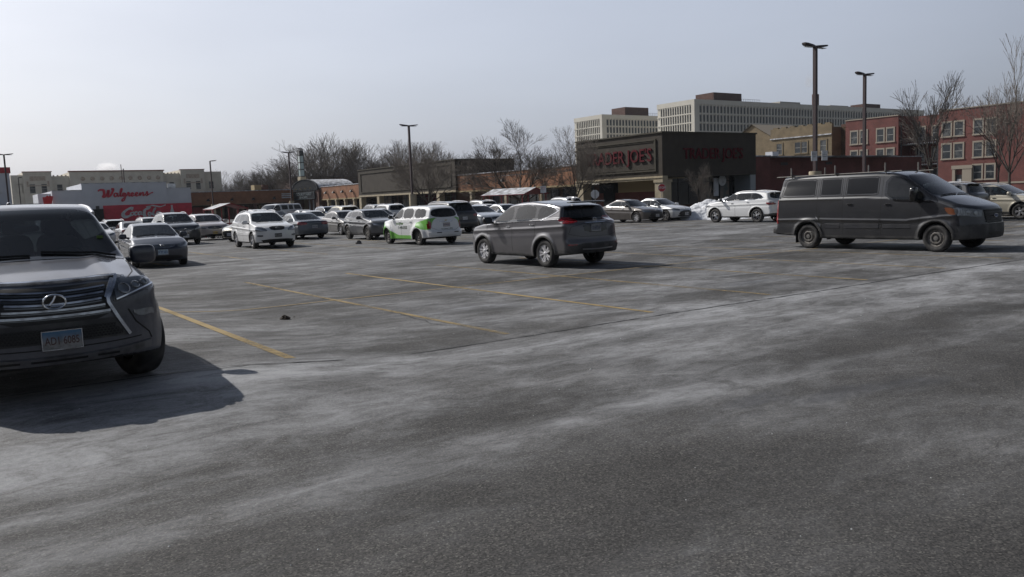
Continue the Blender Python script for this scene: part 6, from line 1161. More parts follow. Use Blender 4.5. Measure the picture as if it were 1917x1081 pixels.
# --- tall concrete slab blocks on the skyline
def slab(name, b, a, La, Lb, zt, label, pitch_a, pitch_b, fl, floors, first=100):
    r = bld(name, b, a, label); part(r, 'wall', M['conc'], (0.4, Lb, .4, La, 0, zt)); part(r, 'parapet', M['conc'], (0, Lb, 0, La, zt - 1.9, zt)); part(r, 'corner_pier', M['conc'], (0, 2.6, -.02, .6, 0, zt - 1.9), (-.02, .6, 0, 1.6, 0, zt - 1.9))
    me = None; cells = []; zs = [zt - 1.9 - fl * (k + 1) for k in range(floors)]
    for z in zs:
        for i in range(int((La - 2.2) / pitch_a)): cells.append((1, 1.8 + i * pitch_a, z))
        for i in range(int((Lb - 3) / pitch_b)): cells.append((0, 2.9 + i * pitch_b, z))
    cells.sort(key=lambda c: (c[2] < zt - 1.9 - fl * 3.5, c[1])); prot = {}
    def wbox(mb, f, s_, z):
        p = pitch_a if f else pitch_b; w = p * .68
        if f: mb.box(.34, .385, s_, s_ + w, z + .25, z + fl - .45, M['winglass'])
        else: mb.box(s_, s_ + w, .34, .385, z + .25, z + fl - .45, M['winglass'])
    for f, s_, z in cells[:first]:
        if f not in prot:
            mb = MB(); wbox(mb, f, 0, 0); prot[f] = mb.build('window', r); o = prot[f]
        else: o = prot[f].copy(); COL.objects.link(o)
        o.location = (0, s_, z) if f else (s_, 0, z)
    rest = MB()
    for f, s_, z in cells[first:]: wbox(rest, f, s_, z)
    tag(rest.build('window', r), None, None, None, 'stuff')
    pm = MB()
    for z in zs:
        pm.box(0, .5, 1.6, La, z - .2, z + .25, M['conc']); pm.box(2.6, Lb, 0, .5, z - .2, z + .25, M['conc'])
    z0, z1 = zs[-1], zt - 1.9
    for i in range(int((La - 2.2) / pitch_a) + 1): y = 1.8 + i * pitch_a - pitch_a * .32; pm.box(.05, .5, y, y + pitch_a * .32, z0, z1, M['conc'])
    for i in range(int((Lb - 3) / pitch_b) + 1): x = 2.9 + i * pitch_b - pitch_b * .32; pm.box(x, x + pitch_b * .32, .05, .5, z0, z1, M['conc'])
    pm.build('facade_grid', r); return r
s1 = slab('office_slab', 247.7, 230.2, 20.5, 165, 37.3, 'large pale concrete slab block with gridded windows, the bigger and nearer of the two', 1.31, 2.0, 3.5, 7)
part(s1, 'penthouse', M['darkbrick'], (24.5, 42, 12, 22, 37.3, 42.3)); part(s1, 'penthouse', M['darkbrick'], (133, 146, 12, 20, 37.3, 41.0)); part(s1, 'stair_head', M['conc'], (60, 74, 6, 14, 37.3, 39.0), (96, 110, 6, 14, 37.3, 38.5)); part(s1, 'chimney', M['darkbrick'], (88, 90.5, 8, 10, 37.3, 43.5)); part(s1, 'roof_fence', M['bluegrey'], *[(42 + i * 1.2, 42.1 + i * 1.2, 13, 13.1, 37.3, 40.3) for i in range(12)], (42, 55.5, 13, 13.1, 40.2, 40.3), (42, 55.5, 13, 13.1, 38.8, 38.9))
s2 = slab('office_slab', 264.1, 303.8, 21, 60, 39.4, 'pale concrete slab block with gridded windows, the smaller one left of its twin', 1.35, 2.0, 3.5, 6); part(s2, 'penthouse', M['darkbrick'], (24, 40, 10, 20, 39.4, 44.6)); part(s2, 'roof_fence', M['bluegrey'], *[(40 + i * 1.2, 40.12 + i * 1.2, 12, 12.1, 39.4, 42.3) for i in range(12)], (40, 54, 12, 12.1, 42.2, 42.3))
# --- red brick walk-up apartments (facade faces -x)
r1 = bld('red_apartments', 119.7, 40, 'three-storey red brick apartment house with paired windows and stone door')
part(r1, 'wall', M['redb'], (0, 14, 0, 24.6, 0, 11.75), (0, 14, 30.7, 39.5, 0, 11.75), (3.2, 14, 24.6, 30.7, 0, 11.6)); part(r1, 'coping', M['stone'], (-.1, .4, 0, 24.6, 11.75, 11.9), (-.1, .4, 30.7, 39.5, 11.75, 11.9)); part(r1, 'stone_course', M['stone'], (-.08, 0, 0, 24.6, 1.15, 1.4), (-.08, 0, 30.7, 39.5, 1.15, 1.4))
for (y0, y1) in ((4.1, 6.9), (8.6, 11.4), (16.8, 19.6), (21.1, 24.0), (31.4, 34.1), (35.8, 38.5)):
    for z0, z1 in ((8.1, 10.0), (4.95, 6.95), (1.9, 3.8)):
        if (y0, z0) == (21.1, 1.9): continue
        w = (y1 - y0 - .55) / 2; sash_window(r1, y0, y0 + w, 0, z0, z1, 'x'); sash_window(r1, y1 - w, y1, 0, z0, z1, 'x')
part(r1, 'door_portal', M['stone'], (-.35, 0, 19.5 + .2, 21.0, 0, 3.4), (-.35, 0, 22.0 , 22.4, 0, 3.4), (-.4, 0, 19.6, 22.5, 3.4, 3.9)); part(r1, 'door', M['frame'], (-.1, -.02, 21.0, 22.0, 0, 2.6)); part(r1, 'notice', M['signw'], (-.14, -.1, 21.2, 21.8, 1.5, 2.0))
for z in (4.2, 7.3): part(r1, 'porch_deck', M['frame'], (.4, 3.2, 24.6, 30.7, z, z + .15), (.3, .4, 24.6, 30.7, z + .9, z + 1.0), *[(.32, .38, 24.7 + k * .3, 24.74 + k * .3, z + .15, z + .9) for k in range(20)]); part(r1, 'porch_snow', M['coping'], (.4, 1.4, 24.7, 29.5, z + .15, z + .22))
part(r1, 'porch_post', M['frame'], *[(.35, .5, y, y + .15, 0, 10.6) for y in (24.8, 27.6, 30.4)])
for z in (1.8, 4.9, 8.0): sash_window(r1, 26.0, 27.2, 3.2, z, z + 1.9, 'x'); sash_window(r1, 28.4, 29.6, 3.2, z, z + 1.9, 'x')
y1_ = bld('yellow_apartments', 120.5, 79.5, 'yellow brick apartment house with notched parapet left of the red one'); part(y1_, 'wall', M['yelb'], (0, 14, 3, 15, 0, 11.2), (2.5, 14, 0, 3, 0, 11.2)); part(y1_, 'parapet', M['yelb'], (0, .5, 3, 15, 11.2, 11.75), *[(0, .5, 3.3 + k * 1.7, 4.3 + k * 1.7, 11.75, 11.98) for k in range(7)]); part(y1_, 'cornice', M['coping'], (-.18, 0, 3, 15, 10.0, 10.18))
for y in (4.0, 7.6, 8.9, 12.6):
    for z in (7.4, 4.4): sash_window(y1_, y, y + 1.1, 0, z, z + 1.8, 'x', trim=M['yelb'])
part(y1_, 'side_wall', M['darkbrick'], (2.5, 2.6, -.1, 3, 0, 11.6))
gb = bld('gabled_house', 128, 100, 'yellow gabled house end peeping above the olive sign box'); mb = MB(); mb.add([(0, 0, 0), (0, 9, 0), (0, 9, 11.2), (0, 4.5, 13.6), (0, 0, 11.2), (12, 0, 0), (12, 9, 0), (12, 9, 11.2), (12, 4.5, 13.6), (12, 0, 11.2)], [(0, 1, 2, 3, 4), (5, 9, 8, 7, 6), (0, 5, 6, 1), (1, 6, 7, 2), (4, 9, 5, 0)], M['yelb']); mb.build('wall', gb)
mb = MB(); mb.add([(-.3, -.4, 10.95), (-.3, 4.5, 13.75), (-.3, 9.4, 10.95), (12, -.4, 10.95), (12, 4.5, 13.75), (12, 9.4, 10.95)], [(0, 1, 4, 3), (1, 2, 5, 4)], M['stone']); mb.build('roof', gb); part(gb, 'annex', M['yelb'], (1, 12, -9, 0, 0, 10.4))
# unseen block added west of the lot: it darkens what the parked cars mirror
sb = bld('unseen_block', -52, -30, 'long brown brick apartment block along the street west of the lot'); part(sb, 'wall', M['darkbrick'], (0, 12, 0, 130, 0, 19)); part(sb, 'cornice', M['stone'], (12, 12.3, 0, 130, 18.2, 18.9))
for i in range(30):
    for z in (2, 5.6, 9.2, 12.8): part(sb, 'window', M['winglass'], (12.0, 12.06, 2 + i * 4.3, 3.4 + i * 4.3, z, z + 1.9))
# long low buildings beyond, filling between the trees
fb = bld('far_block', 70, 190, 'dark low building glimpsed between the bare trees'); part(fb, 'wall', M['darkbrick'], (0, 60, 0, 12, 0, 8.5)); part(fb, 'roof', M['roof'], (-.3, 60.3, -.3, 12.3, 8.5, 8.8))
# ------------------------------------------------------------------ bare winter trees
M['bark'] = mat('winter_bark', (.075, .062, .052), .9, noise=(5, (.045, .038, .033), .4, .7)); M['barkl'] = mat('pale_twig_bark', (.14, .12, .102), .9)
def tree_mesh(seed, h, spread, levels=5, trunk=.2, fork=.22, n1=9, up=.55, twig=.011, dens=1.0):
    rr = random.Random(seed); tr = MB(); cr = MB()
    def seg(mb, p, q, r0, r1, sides, m): 
        t = (q - p); L = t.length
        if L < 1e-4: return
        t /= L; u = t.orthogonal().normalized(); w = t.cross(u); V = []
        for c, r in ((p, r0), (q, r1)):
            for k in range(sides): a = 2 * pi * k / sides; x = c + u * (r * cos(a)) + w * (r * sin(a)); V.append((x.x, x.y, x.z))
        mb.add(V, [(k, (k + 1) % sides, sides + (k + 1) % sides, sides + k) for k in range(sides)], m)
    def grow(p, d, L, r, lv):
        n = 4 if lv < 2 else 3; step = L / n; q = p.copy(); dd = d.copy(); r1 = max(twig, r * .62)
        for i in range(n):
            dd = (dd + Vector((rr.uniform(-.16, .16), rr.uniform(-.16, .16), rr.uniform(-.04, .14))) * (1 if lv else .6)).normalized(); nx = q + dd * step; ra = r + (r1 - r) * i / n; rb = r + (r1 - r) * (i + 1) / n
            seg(cr, q, nx, ra, rb, 5 if lv < 2 else 3, M['bark'] if lv < 3 else M['barkl']); q = nx
            if lv < levels and i > 0:
                k = 2 if rr.random() < .32 * dens else 1
                for _ in range(k):
                    a = rr.uniform(0, 2 * pi); tl = rr.uniform(.5, 1.15) * (spread if lv < 2 else 1); side = dd.orthogonal().normalized(); side.rotate(Matrix.Rotation(a, 3, dd)); nd = (dd + side * tl + Vector((0, 0, .10))).normalized(); grow(q, nd, L * rr.uniform(.5, .74), rb * .60, lv + 1)
        if lv < levels:
            for _ in range(2): side = dd.orthogonal().normalized(); side.rotate(Matrix.Rotation(rr.uniform(0, 2 * pi), 3, dd)); grow(q, (dd + side * rr.uniform(.2, .5)).normalized(), L * rr.uniform(.55, .75), rb * .75, lv + 1)
    hf = h * fork; q = Vector((0, 0, -.1)); 
    for i in range(3): nx = Vector((rr.uniform(-.06, .06) * hf * .3, rr.uniform(-.06, .06) * hf * .3, hf * (i + 1) / 3)); seg(tr, q, nx, trunk * (1.25 - .14 * i), trunk * (1.11 - .14 * i), 9, M['bark']); q = nx
    for k in range(n1):
        a = 2 * pi * k / n1 + rr.uniform(-.4, .4); tl = rr.uniform(.45, 1.25) * spread if k else .08; d = Vector((cos(a) * tl, sin(a) * tl, up + rr.uniform(.1, .45))).normalized(); q2 = q - Vector((0, 0, rr.uniform(0, .28) * hf)) if k > 2 else q; grow(q2, d, h * rr.uniform(.26, .40) * (1.25 if not k else 1), trunk * rr.uniform(.38, .62), 1)
    return tr, cr
def build_tree(name, seed, **k):
    tr, cr = tree_mesh(seed, **k); root = empty(name); t = tr.build('trunk', root); c = cr.build('crown', root)
    z = max(v.co.z for v in c.data.vertices); s_ = k['h'] / z; 
    for o in (t, c): o.data.transform(Matrix.Scale(s_, 4))
    return root
TR = [build_tree('bare_tree', 11, h=9, spread=1.0, levels=5, trunk=.2, n1=8), build_tree('bare_tree', 23, h=9, spread=.8, levels=5, trunk=.19, n1=7), build_tree('bare_tree', 37, h=9, spread=1.15, levels=5, trunk=.2, n1=9, fork=.2)]
TN = [build_tree('bare_tree', 51, h=9, spread=.8, levels=4, trunk=.17, n1=8, dens=1.0, twig=.016), build_tree('bare_tree', 67, h=9, spread=.65, levels=4, trunk=.16, n1=7, fork=.3, twig=.016)]
used = set()
def put_tree(src, b, a, h, label, group=None, wide=1.0, rz=None):
    if src.name not in used and not src.get('label'): t = src
    else: t = copy_tree(src)
    used.add(src.name); t.location = Wp(b, a); s_ = h / 9; t.scale = (s_ * wide, s_ * wide, s_); t.rotation_euler = (0, 0, random.uniform(0, 6.28) if rz is None else rz); t['label'] = label; t['category'] = 'tree'
    if group: t['group'] = group
    return t
def at(u, w, D):  # survey pixel at distance -> b, a
    x, y = gp(u, w, D); return x * BX.x + y * BX.y, x * AX.x + y * AX.y
for (u, D, h, i, lab, wd) in ((803, 103, 9.2, 0, 'dense bare tree in front of the olive store block', 1.15), (975, 84, 9.7, 2, 'wide pale bare tree in front of the brick arcade', 1.25), (1078, 79, 8.3, 0, 'dark spreading bare tree at the left end of the red-lettered sign box', .85),
                         (1741, 100, 14.5, 4, 'bare tree in front of the red apartments between two light poles', .75), (1888, 82, 15.6, 3, 'tallest bare tree at the right edge, rising past the red apartments', .62), (1868, 96, 11.5, 4, 'slighter bare tree behind the tallest one at the right edge', .6)):
    b, a = at(u, 380, D); put_tree((TR + TN)[i], b, a, h, lab, None, wd)
b, a = at(1310, 390, 62); put_tree(TN[1], b, a, 3.9, 'small young bare tree behind the snow heap in front of the dark shopfront', None, .7)
b, a = at(1322, 390, 64); put_tree(TN[0], b, a, 3.5, 'slim sapling just right of the young bare tree by the snow heap', None, .6)
rr = random.Random(5); gl = 'bare trees of the wooded line behind the shops'
for k in range(34):
    u = 425 + k * 13.6 + rr.uniform(-7, 7); D = rr.uniform(178, 225); top = np.interp(u, [425, 470, 520, 560, 600, 640, 690, 740, 800, 850, 900], [325, 318, 305, 275, 250, 268, 278, 262, 272, 290, 300]) + rr.uniform(-3, 10); h = CAM_H + (371 - .0391 * (u - 958) - top) / 1560 * D
    b, a = at(u, 380, D); put_tree(TN[k % 2] if D > 200 or k % 3 else TR[k % 3], b, a, h, 'bare grey tree in the crowded wooded line behind the low shops', gl, rr.uniform(1.0, 1.35))
for u, D, h, lab in ((405, 205, 11.5, 'bare tree directly right of the terracotta building'), (1045, 150, 11.5, 'faint bare tree behind the arcade roof, left of the pale slabs'), (1010, 165, 12.0, 'faint bare tree behind the arcade roof above the wide pale tree'), (1385, 150, 6.5, 'low brown tree crown at the foot of the yellow gable'), (1840, 150, 16.5, 'bare tree crown showing above the red apartment roof'), (1800, 165, 14.5, 'lower bare crown behind the red apartment roof')):
    b, a = at(u, 380, D); put_tree(TN[0], b, a, h, lab, None, 1.1)
# distant wood that reads as one dark mass
mb = MB(); rr = random.Random(9)
for k in range(9000):
    u = rr.uniform(420, 905); D = rr.uniform(205, 270); x, y = gp(u, 380, D); zt_ = np.interp(u, [420, 470, 520, 600, 690, 800, 905], [5, 6.5, 9, 11.5, 11, 10, 8.5]) * rr.uniform(.75, 1.02); z = rr.uniform(0, 1) ** .8 * zt_; L = rr.uniform(.8, 2.4); a = rr.uniform(0, 2 * pi); t = rr.uniform(.35, 1.4); dx, dy, dz = cos(a) * cos(t) * L, sin(a) * cos(t) * L, sin(t) * L; w = rr.uniform(.02, .055)
    mb.add([(x - w, y, z), (x + w, y, z), (x + dx, y + dy, z + dz), (x, y + w * 2, z + .02)], [(0, 1, 2), (1, 3, 2), (3, 0, 2)], M['bark'])
tag(mb.build('far_thicket'), 'dark leafless thicket filling the wooded line behind the shops', None, None, 'stuff')
# ------------------------------------------------------------------ vehicles standing in the lot
def put(o, b, a, fwd, label, cat, group=None, dyaw=0.0, z=None):
    w = Wp(b, a); w.z = float(ground_z(w.x, w.y)) if z is None else z; o.location = w; o.rotation_euler = (0, 0, (GA if fwd > 0 else GA + pi) + R(dyaw)); return tag(o, label, cat, group)
lx = make_gx('suv'); put(lx, .80, 10.62, -1, 'big dirty charcoal SUV at the left edge with a wide slatted grille', 'SUV', dyaw=0.0)
put(make_rogue('crossover'), 13.6, 18.35, 1, 'dark grey crossover in the middle of the lot, seen from behind with red tail lights', 'crossover', dyaw=2.0)
vn = make_van('cargo_van'); put(vn, 22.0, 13.38, -1, 'long dirty dark grey cargo van with roof rack and dented flank', 'van', dyaw=1.0)
put(make_sedan('sedan', civic=True, kind='H', plate=(.50, 1, 'X 77 1021', 0, .305, .155, 0, (.35, .45, .55), (.05, .08, .2)), priv=4, rim=('spoke', 5, .04, .2)), 6.15, 30.9, -1, 'dark blue sedan facing the camera just behind the big SUV', 'sedan', dyaw=-3.0)
put(make_rx('suv'), 12.5, 38.4, -1, 'white SUV facing the camera with no front plate lettering and brown-grey glass', 'SUV', dyaw=-2)
put(make_cx('crossover'), 18.55, 39.4, -1, 'small dark grey crossover left of the green and white wagon', 'crossover', dyaw=-2)
put(make_hhr('wagon'), 17.35, 32.1, 1, 'rounded white wagon with bright green livery and lettering on its doors', 'wagon', dyaw=2)
put(make_minivan('suv'), 23.6, 41.0, 1, 'long black SUV parked behind the green and white wagon', 'SUV')
put(make_smallsuv('hatchback', paint('ice_silver_paint', (.42, .46, .52), .6, .28, .35, .3), H=1.50, kind='T', rail=True, h=.03), 26.0, 41.2, -1, 'silver-blue hatchback with roof rails facing the camera beside the black SUV', 'hatchback')
put(make_sorento('suv'), 36.7, 30.4, 1, 'clean white SUV seen from the side between the snow heap and the van', 'SUV', dyaw=2)
put(make_sedan('sedan', paint('dark_bronze_paint', (.06, .05, .045), .7, .25, .35, .3), kind='T', plate=(.42, 1, 'L 19 733', 0, .305, .155, 0, (.3, .3, .3)), dims=(4.64, 1.775, 1.455, 2.70, .95, .33), rim=('spoke', 8, .03, .1), priv=4), 35.9, 38.9, -1, 'dark bronze sedan with pale wheels right behind the dark grey crossover', 'sedan', dyaw=3)
put(make_sedan('sedan', paint('light_silver_paint', (.55, .56, .57), .7, .27, .3, .3), kind='T', plate=(.42, 1, 'L 19 734', 0, .305, .155, 0, (.3, .3, .3)), dims=(4.64, 1.775, 1.455, 2.70, .95, .33), rim=('spoke', 5, .03, .2), priv=4), 38.3, 38.8, -1, 'light silver sedan beside the snow heap', 'sedan', dyaw=3)
put(make_sedan('sedan', paint('slate_paint', (.07, .085, .105), .7, .27, .4, .35), front=False, kind='B', plate=(.68, -1, 'M 40 162', 0, .305, .155, 0, (.3, .32, .34)), dims=(4.77, 1.82, 1.46, 2.71, .92, .33), priv=4), 16.9, 45.6, 1, 'slate grey sedan showing its broad red tail lights, right of the white SUV', 'sedan', dyaw=1)
sedC = make_sedan('sedan', paint('warm_grey_paint', (.15, .145, .14), .75, .28, .35, .3), kind='T', plate=(.42, 1, 'E 62 018'), dims=(4.8, 1.82, 1.46, 2.78, .96, .33), priv=4, rim=('spoke', 10, .02, .0)); put(sedC, 20.7, 48.0, -1, 'warm grey sedan wedged between the slate sedan and the small crossover', 'sedan')
bs = make_smallsuv('suv', paint('black_suv_paint', (.012, .015, .022), .4, .22, .35, .35), H=1.74, kind='B'); put(bs, 10.9, 48.3, -1, 'black SUV facing the camera with snow on its bonnet, behind the blue sedan', 'SUV')
one_snow = MB(); rr = random.Random(4)
cc = suv_spec(4.55, 1.82, 1.74, 2.66, .92, .35, hood=1.74 * .6, cowl=1.2, wsx=2.0, tailz=1.02, rearx=.26, belt=(1.04, 1.15))
for i in range(26):
    y = -.7 + i * .056; V, N = cc.shoot([(1.12 + rr.uniform(-.06, .05), y)], 'z', 1); one_snow.rbox(V[0] + [0, 0, .02], (rr.uniform(.12, .3), .10, .07), M['snow'], .8, 8)
tag(one_snow.build('bonnet_snow', None, True), 'ragged strip of snow along the bonnet of the black SUV', 'snow'); so = bpy.data.objects['bonnet_snow']; so.location = bs.location; so.rotation_euler = bs.rotation_euler
sv = make_smallsuv('crossover', paint('rose_silver_paint', (.36, .33, .33), .7, .28, .4, .4), H=1.60, kind='L', rail=False); put(sv, 13.7, 53.0, -1, 'silver crossover with a yellow front plate between the black SUV and the cart shelter', 'crossover')
for ch in sv.children:
    if ch.name.startswith('license_plate'):
        for m_ in ch.data.materials:
            if m_.name.startswith('plate_white'): next(n for n in m_.node_tree.nodes if n.type == 'MIX_RGB').inputs[1].default_value = (.5, .33, .03, 1)
put(make_sedan('sedan', paint('beige_paint', (.30, .28, .23), .7, .3, .35, .3), kind='T', plate=(.42, 1, 'T 55 301'), dims=(4.7, 1.8, 1.45, 2.72, .95, .32), priv=4), 15.3, 47.4, -1, 'beige sedan crossing left, mostly hidden behind the white SUV', 'sedan', dyaw=-62)
bz = make_smallsuv('crossover', paint('oyster_paint', (.44, .41, .34), .6, .28, .35, .35), H=1.60, rail=True, kind='T', h=.03); put(bz, 40.2, 18.9, -1, 'beige crossover with roof rails cut by the right edge behind the van', 'crossover')
dsu = make_smallsuv('suv', paint('charcoal_suv_paint', (.03, .03, .035), .5, .25, .4, .4), ('x', -1), H=1.74); put(dsu, 37.9, 20.6, 1, 'dark SUV seen from behind between the van nose and the beige crossover', 'SUV')
# far rows: copies of a few bodies in other colours
FS = {'white': paint('far_white_paint', (.62, .63, .65), .1, .3, .3, .3), 'silver': paint('far_silver_paint', (.42, .43, .45), .7, .28, .3, .3), 'black': paint('far_black_paint', (.02, .02, .025), .4, .25, .3, .3), 'red': paint('far_red_paint', (.25, .02, .025), .5, .25, .3, .3), 'grey': paint('far_grey_paint', (.13, .135, .14), .7, .27, .3, .3), 'cream': paint('far_cream_paint', (.46, .42, .30), .4, .3, .3, .3), 'blue': paint('far_blue_paint', (.05, .07, .13), .6, .25, .3, .3)}
protos = {}
def far_car(kind, col, b, a, fwd, label, dy=0.0):
    key = (kind, fwd)
    if kind not in protos:
        base = FS[col]
        if kind == 'suv': o = make_smallsuv('suv', base, ('x', 1), H=1.70, h=.045)
        elif kind == 'suvr': o = make_smallsuv('suv', base, ('x', -1), H=1.72, h=.045, rail=True)
        else: o = make_sedan('sedan', base, kind='T', plate=(.42, 1, 'D 41 206'), dims=(4.65, 1.8, 1.455, 2.72, .95, .33), priv=4)
        protos[kind] = (o, base); r = o
    else:
        o, base = protos[kind]; r = copy_tree(o)
        for ch in r.children:
            if ch.type == 'MESH' and base.name in [m_.name for m_ in ch.data.materials if m_] and FS[col] is not base:
                if True:
                    key2 = (ch.data.name, col)
                    if key2 not in protos:
                        me = ch.data.copy()
                        for i, m_ in enumerate(me.materials):
                            if m_ and m_.name == base.name: me.materials[i] = FS[col]
                        protos[key2] = me
                    ch.data = protos[key2]
    put(r, b, a, fwd, label, 'SUV' if 'suv' in kind else 'sedan', 'cars parked in the far rows', dy); return r
for q in (('suv', 'black', 20.6, 62.0, -1, 'black SUV in a far row above the white SUV roof, right of the cart shelter'), ('sed', 'white', 23.6, 60.5, -1, 'white sedan in a far row above the slate sedan'), ('suvr', 'cream', 26.0, 60.8, 1, 'cream SUV in a far row left of the small dark crossover'),
          ('suvr', 'white', 29.0, 59.0, 1, 'white SUV with red lights in a far row behind the small dark crossover'), ('sed', 'silver', 25.6, 53.4, -1, 'silver sedan just behind the small dark crossover'), ('sed', 'white', 33.4, 51.5, -1, 'white sedan behind the dark grey crossover roof'), ('suvr', 'silver', 37.4, 59.0, 1, 'silver SUV near the second red cart shelter'),
          ('sed', 'silver', 31.0, 45.5, -1, 'silver sedan half hidden behind the dark grey crossover'), ('sed', 'white', 35.3, 46.2, -1, 'white sedan tail between the dark grey crossover and the bronze sedan'),
          ('sed', 'silver', 6.4, 49.5, 1, 'silver sedan just left of the blue sedan, rear to camera'), ('sed', 'white', 8.2, 57.5, -1, 'white sedan behind the left silver one'), ('sed', 'silver', 10.6, 59.5, 1, 'silver sedan roof between the white sedan and the mural'),
          ('suvr', 'red', 8.6, 69.5, 1, 'dark red SUV at the far left beneath the mural'), ('suvr', 'black', 11.2, 70.0, 1, 'black SUV right of the dark red one beneath the mural'), ('suv', 'white', 14.0, 68.5, -1, 'white SUV with roof rails under the mural lettering'), ('suv', 'grey', 16.6, 69.0, 1, 'grey SUV under the mural bottle'),
          ('suv', 'white', 18.0, 78.0, -1, 'white SUV beyond the person by the cart shelter'), ('sed', 'grey', 21.0, 79.5, 1, 'grey sedan seen through the cart shelter'), ('suv', 'white', 22.6, 70.0, -1, 'white SUV standing right behind the cart shelter'), ('suv', 'grey', 12.2, 60.8, -1, 'grey SUV just behind the black SUV with snow on its bonnet'),
          ('sed', 'black', 26.0, 76.0, 1, 'black sedan far off beneath the courtyard sign'), ('suv', 'blue', 31.5, 76.5, -1, 'dark blue SUV far off left of the cream SUV'), ('sed', 'white', 29.2, 77.5, 1, 'white sedan far off beside the white delivery van'), ('sed', 'blue', 33.4, 60.8, -1, 'blue sedan in the far row right of the white SUV with red lights'),
          ('sed', 'grey', 43.5, 21.0, -1, 'grey sedan tip at the right edge beyond the beige crossover'), ('suv', 'silver', 41.0, 52.5, 1, 'silver SUV behind the bronze sedan near the stop sign'), ('sed', 'grey', 38.6, 70, -1, 'grey sedan by the arcade pillars'), ('suv', 'grey', 34, 72, 1, 'grey SUV by the olive store pillars')):
    far_car(*q)
# white delivery van far back
dv = make_van('delivery_van'); 
wp_ = FS['white']
for ch in dv.children:
    if ch.name.startswith('body'): ch.data.materials[0] = wp_
for ch in list(dv.children):
    if ch.name.split('.')[0] in ('roof_rack', 'dent'): remove_tree(ch)
put(dv, 29.0, 84.0, -1, 'white delivery van far back below the courtyard arch', 'van', dyaw=-60)
# ------------------------------------------------------------------ red cart shelters
def shelter(b, a, L, W_, eave, ridge, label, rz=0):
    w0 = Wp(b, a); w0.z = float(ground_z(w0.x, w0.y)); r = empty('cart_shelter', w0, GROT + rz, label, 'cart shelter'); rm = mat('shelter_red', (.22, .012, .02), .5); wm = M['coping']
    mb = MB(); x = L / 2; y = W_ / 2; V = [(-x, -y, eave), (0, -y, ridge), (x, -y, eave), (-x, y, eave), (0, y, ridge), (x, y, eave)]; V += [(p, q, z + .06) for p, q, z in V]
    mb.add(V, [(0, 1, 4, 3), (1, 2, 5, 4)], rm); mb.add(V, [(6, 9, 10, 7), (7, 10, 11, 8)], wm); mb.add(V, [(0, 6, 7, 1), (1, 7, 8, 2), (3, 4, 10, 9), (4, 5, 11, 10), (0, 3, 9, 6), (2, 8, 11, 5)], rm); mb.build('roof', r)
    for px in (-x * .95, -x * .5, x * .45, x * .95):
        for py in (-y * .9, y * .9): mb = MB(); mb.box(px - .03, px + .03, py - .03, py + .03, 0, eave + .3 * (1 - abs(px) / x) * (ridge - eave) + .04, rm); mb.build('post', r)
    mb = MB()
    for py in (-y * .9, y * .9): mb.box(-x * .95, x * .95, py - .02, py + .02, .95, 1.0, rm); mb.box(-x * .95, x * .95, py - .02, py + .02, .3, .36, rm); mb.box(-x * .95, x * .95, py - .01, py + .01, .36, .8, rm)
    mb.build('railing', r); return r
shelter(17.3, 61.0, 2.5, 2.6, 1.98, 2.36, 'red cart shelter with a snow-covered gable roof, in front of the mural wall', 0); shelter(42.6, 61.0, 3.4, 5.0, 2.05, 2.6, 'red-edged white cart shelter in front of the brick arcade', .25)
# shopping carts inside
def cart(b, a, rz, label):
    w0 = Wp(b, a); w0.z = float(ground_z(w0.x, w0.y)); r = empty('shopping_cart', w0, rz, label, 'shopping cart', 'shopping carts in the shelters'); mb = MB(); g = M['steelp']
    for z, k in ((1.0, 1.0), (.75, .9), (.55, .8)):
        P = [(-.45 * k, -.28 * k, z), (.45 * k, -.22 * k, z), (.45 * k, .22 * k, z), (-.45 * k, .28 * k, z)]; mb.tube(P + [P[0]], .012, g, 5, False)
    for x in np.linspace(-.4, .4, 7):
        for s_ in (-1, 1): mb.tube([(x, s_ * .26, 1.0), (x * .8, s_ * .2, .55)], .006, g, 4)
    mb.build('basket', r); mb = MB(); mb.tube([(-.5, -.28, 1.08), (-.5, .28, 1.08)], .02, M['signr'], 6); mb.build('handle', r)
    mb = MB()
    for s_ in (-1, 1): mb.tube([(-.5, s_ * .27, 1.08), (-.4, s_ * .25, .15), (.4, s_ * .2, .15)], .014, g, 5)
    mb.build('frame', r)
    for x in (-.38, .38):
        for s_ in (-.22, .22): mb = MB(); mb.lathe([(.06, -.015), (.06, .015)], M['tyre'], 10, 'y', (x, s_, .06)); mb.build('wheel', r)
    return r
for i in range(4): cart(16.3 + .32 * i * 0, 59.6 + i * .45, GA, 'grey wire shopping cart nested in the row under the red cart shelter')
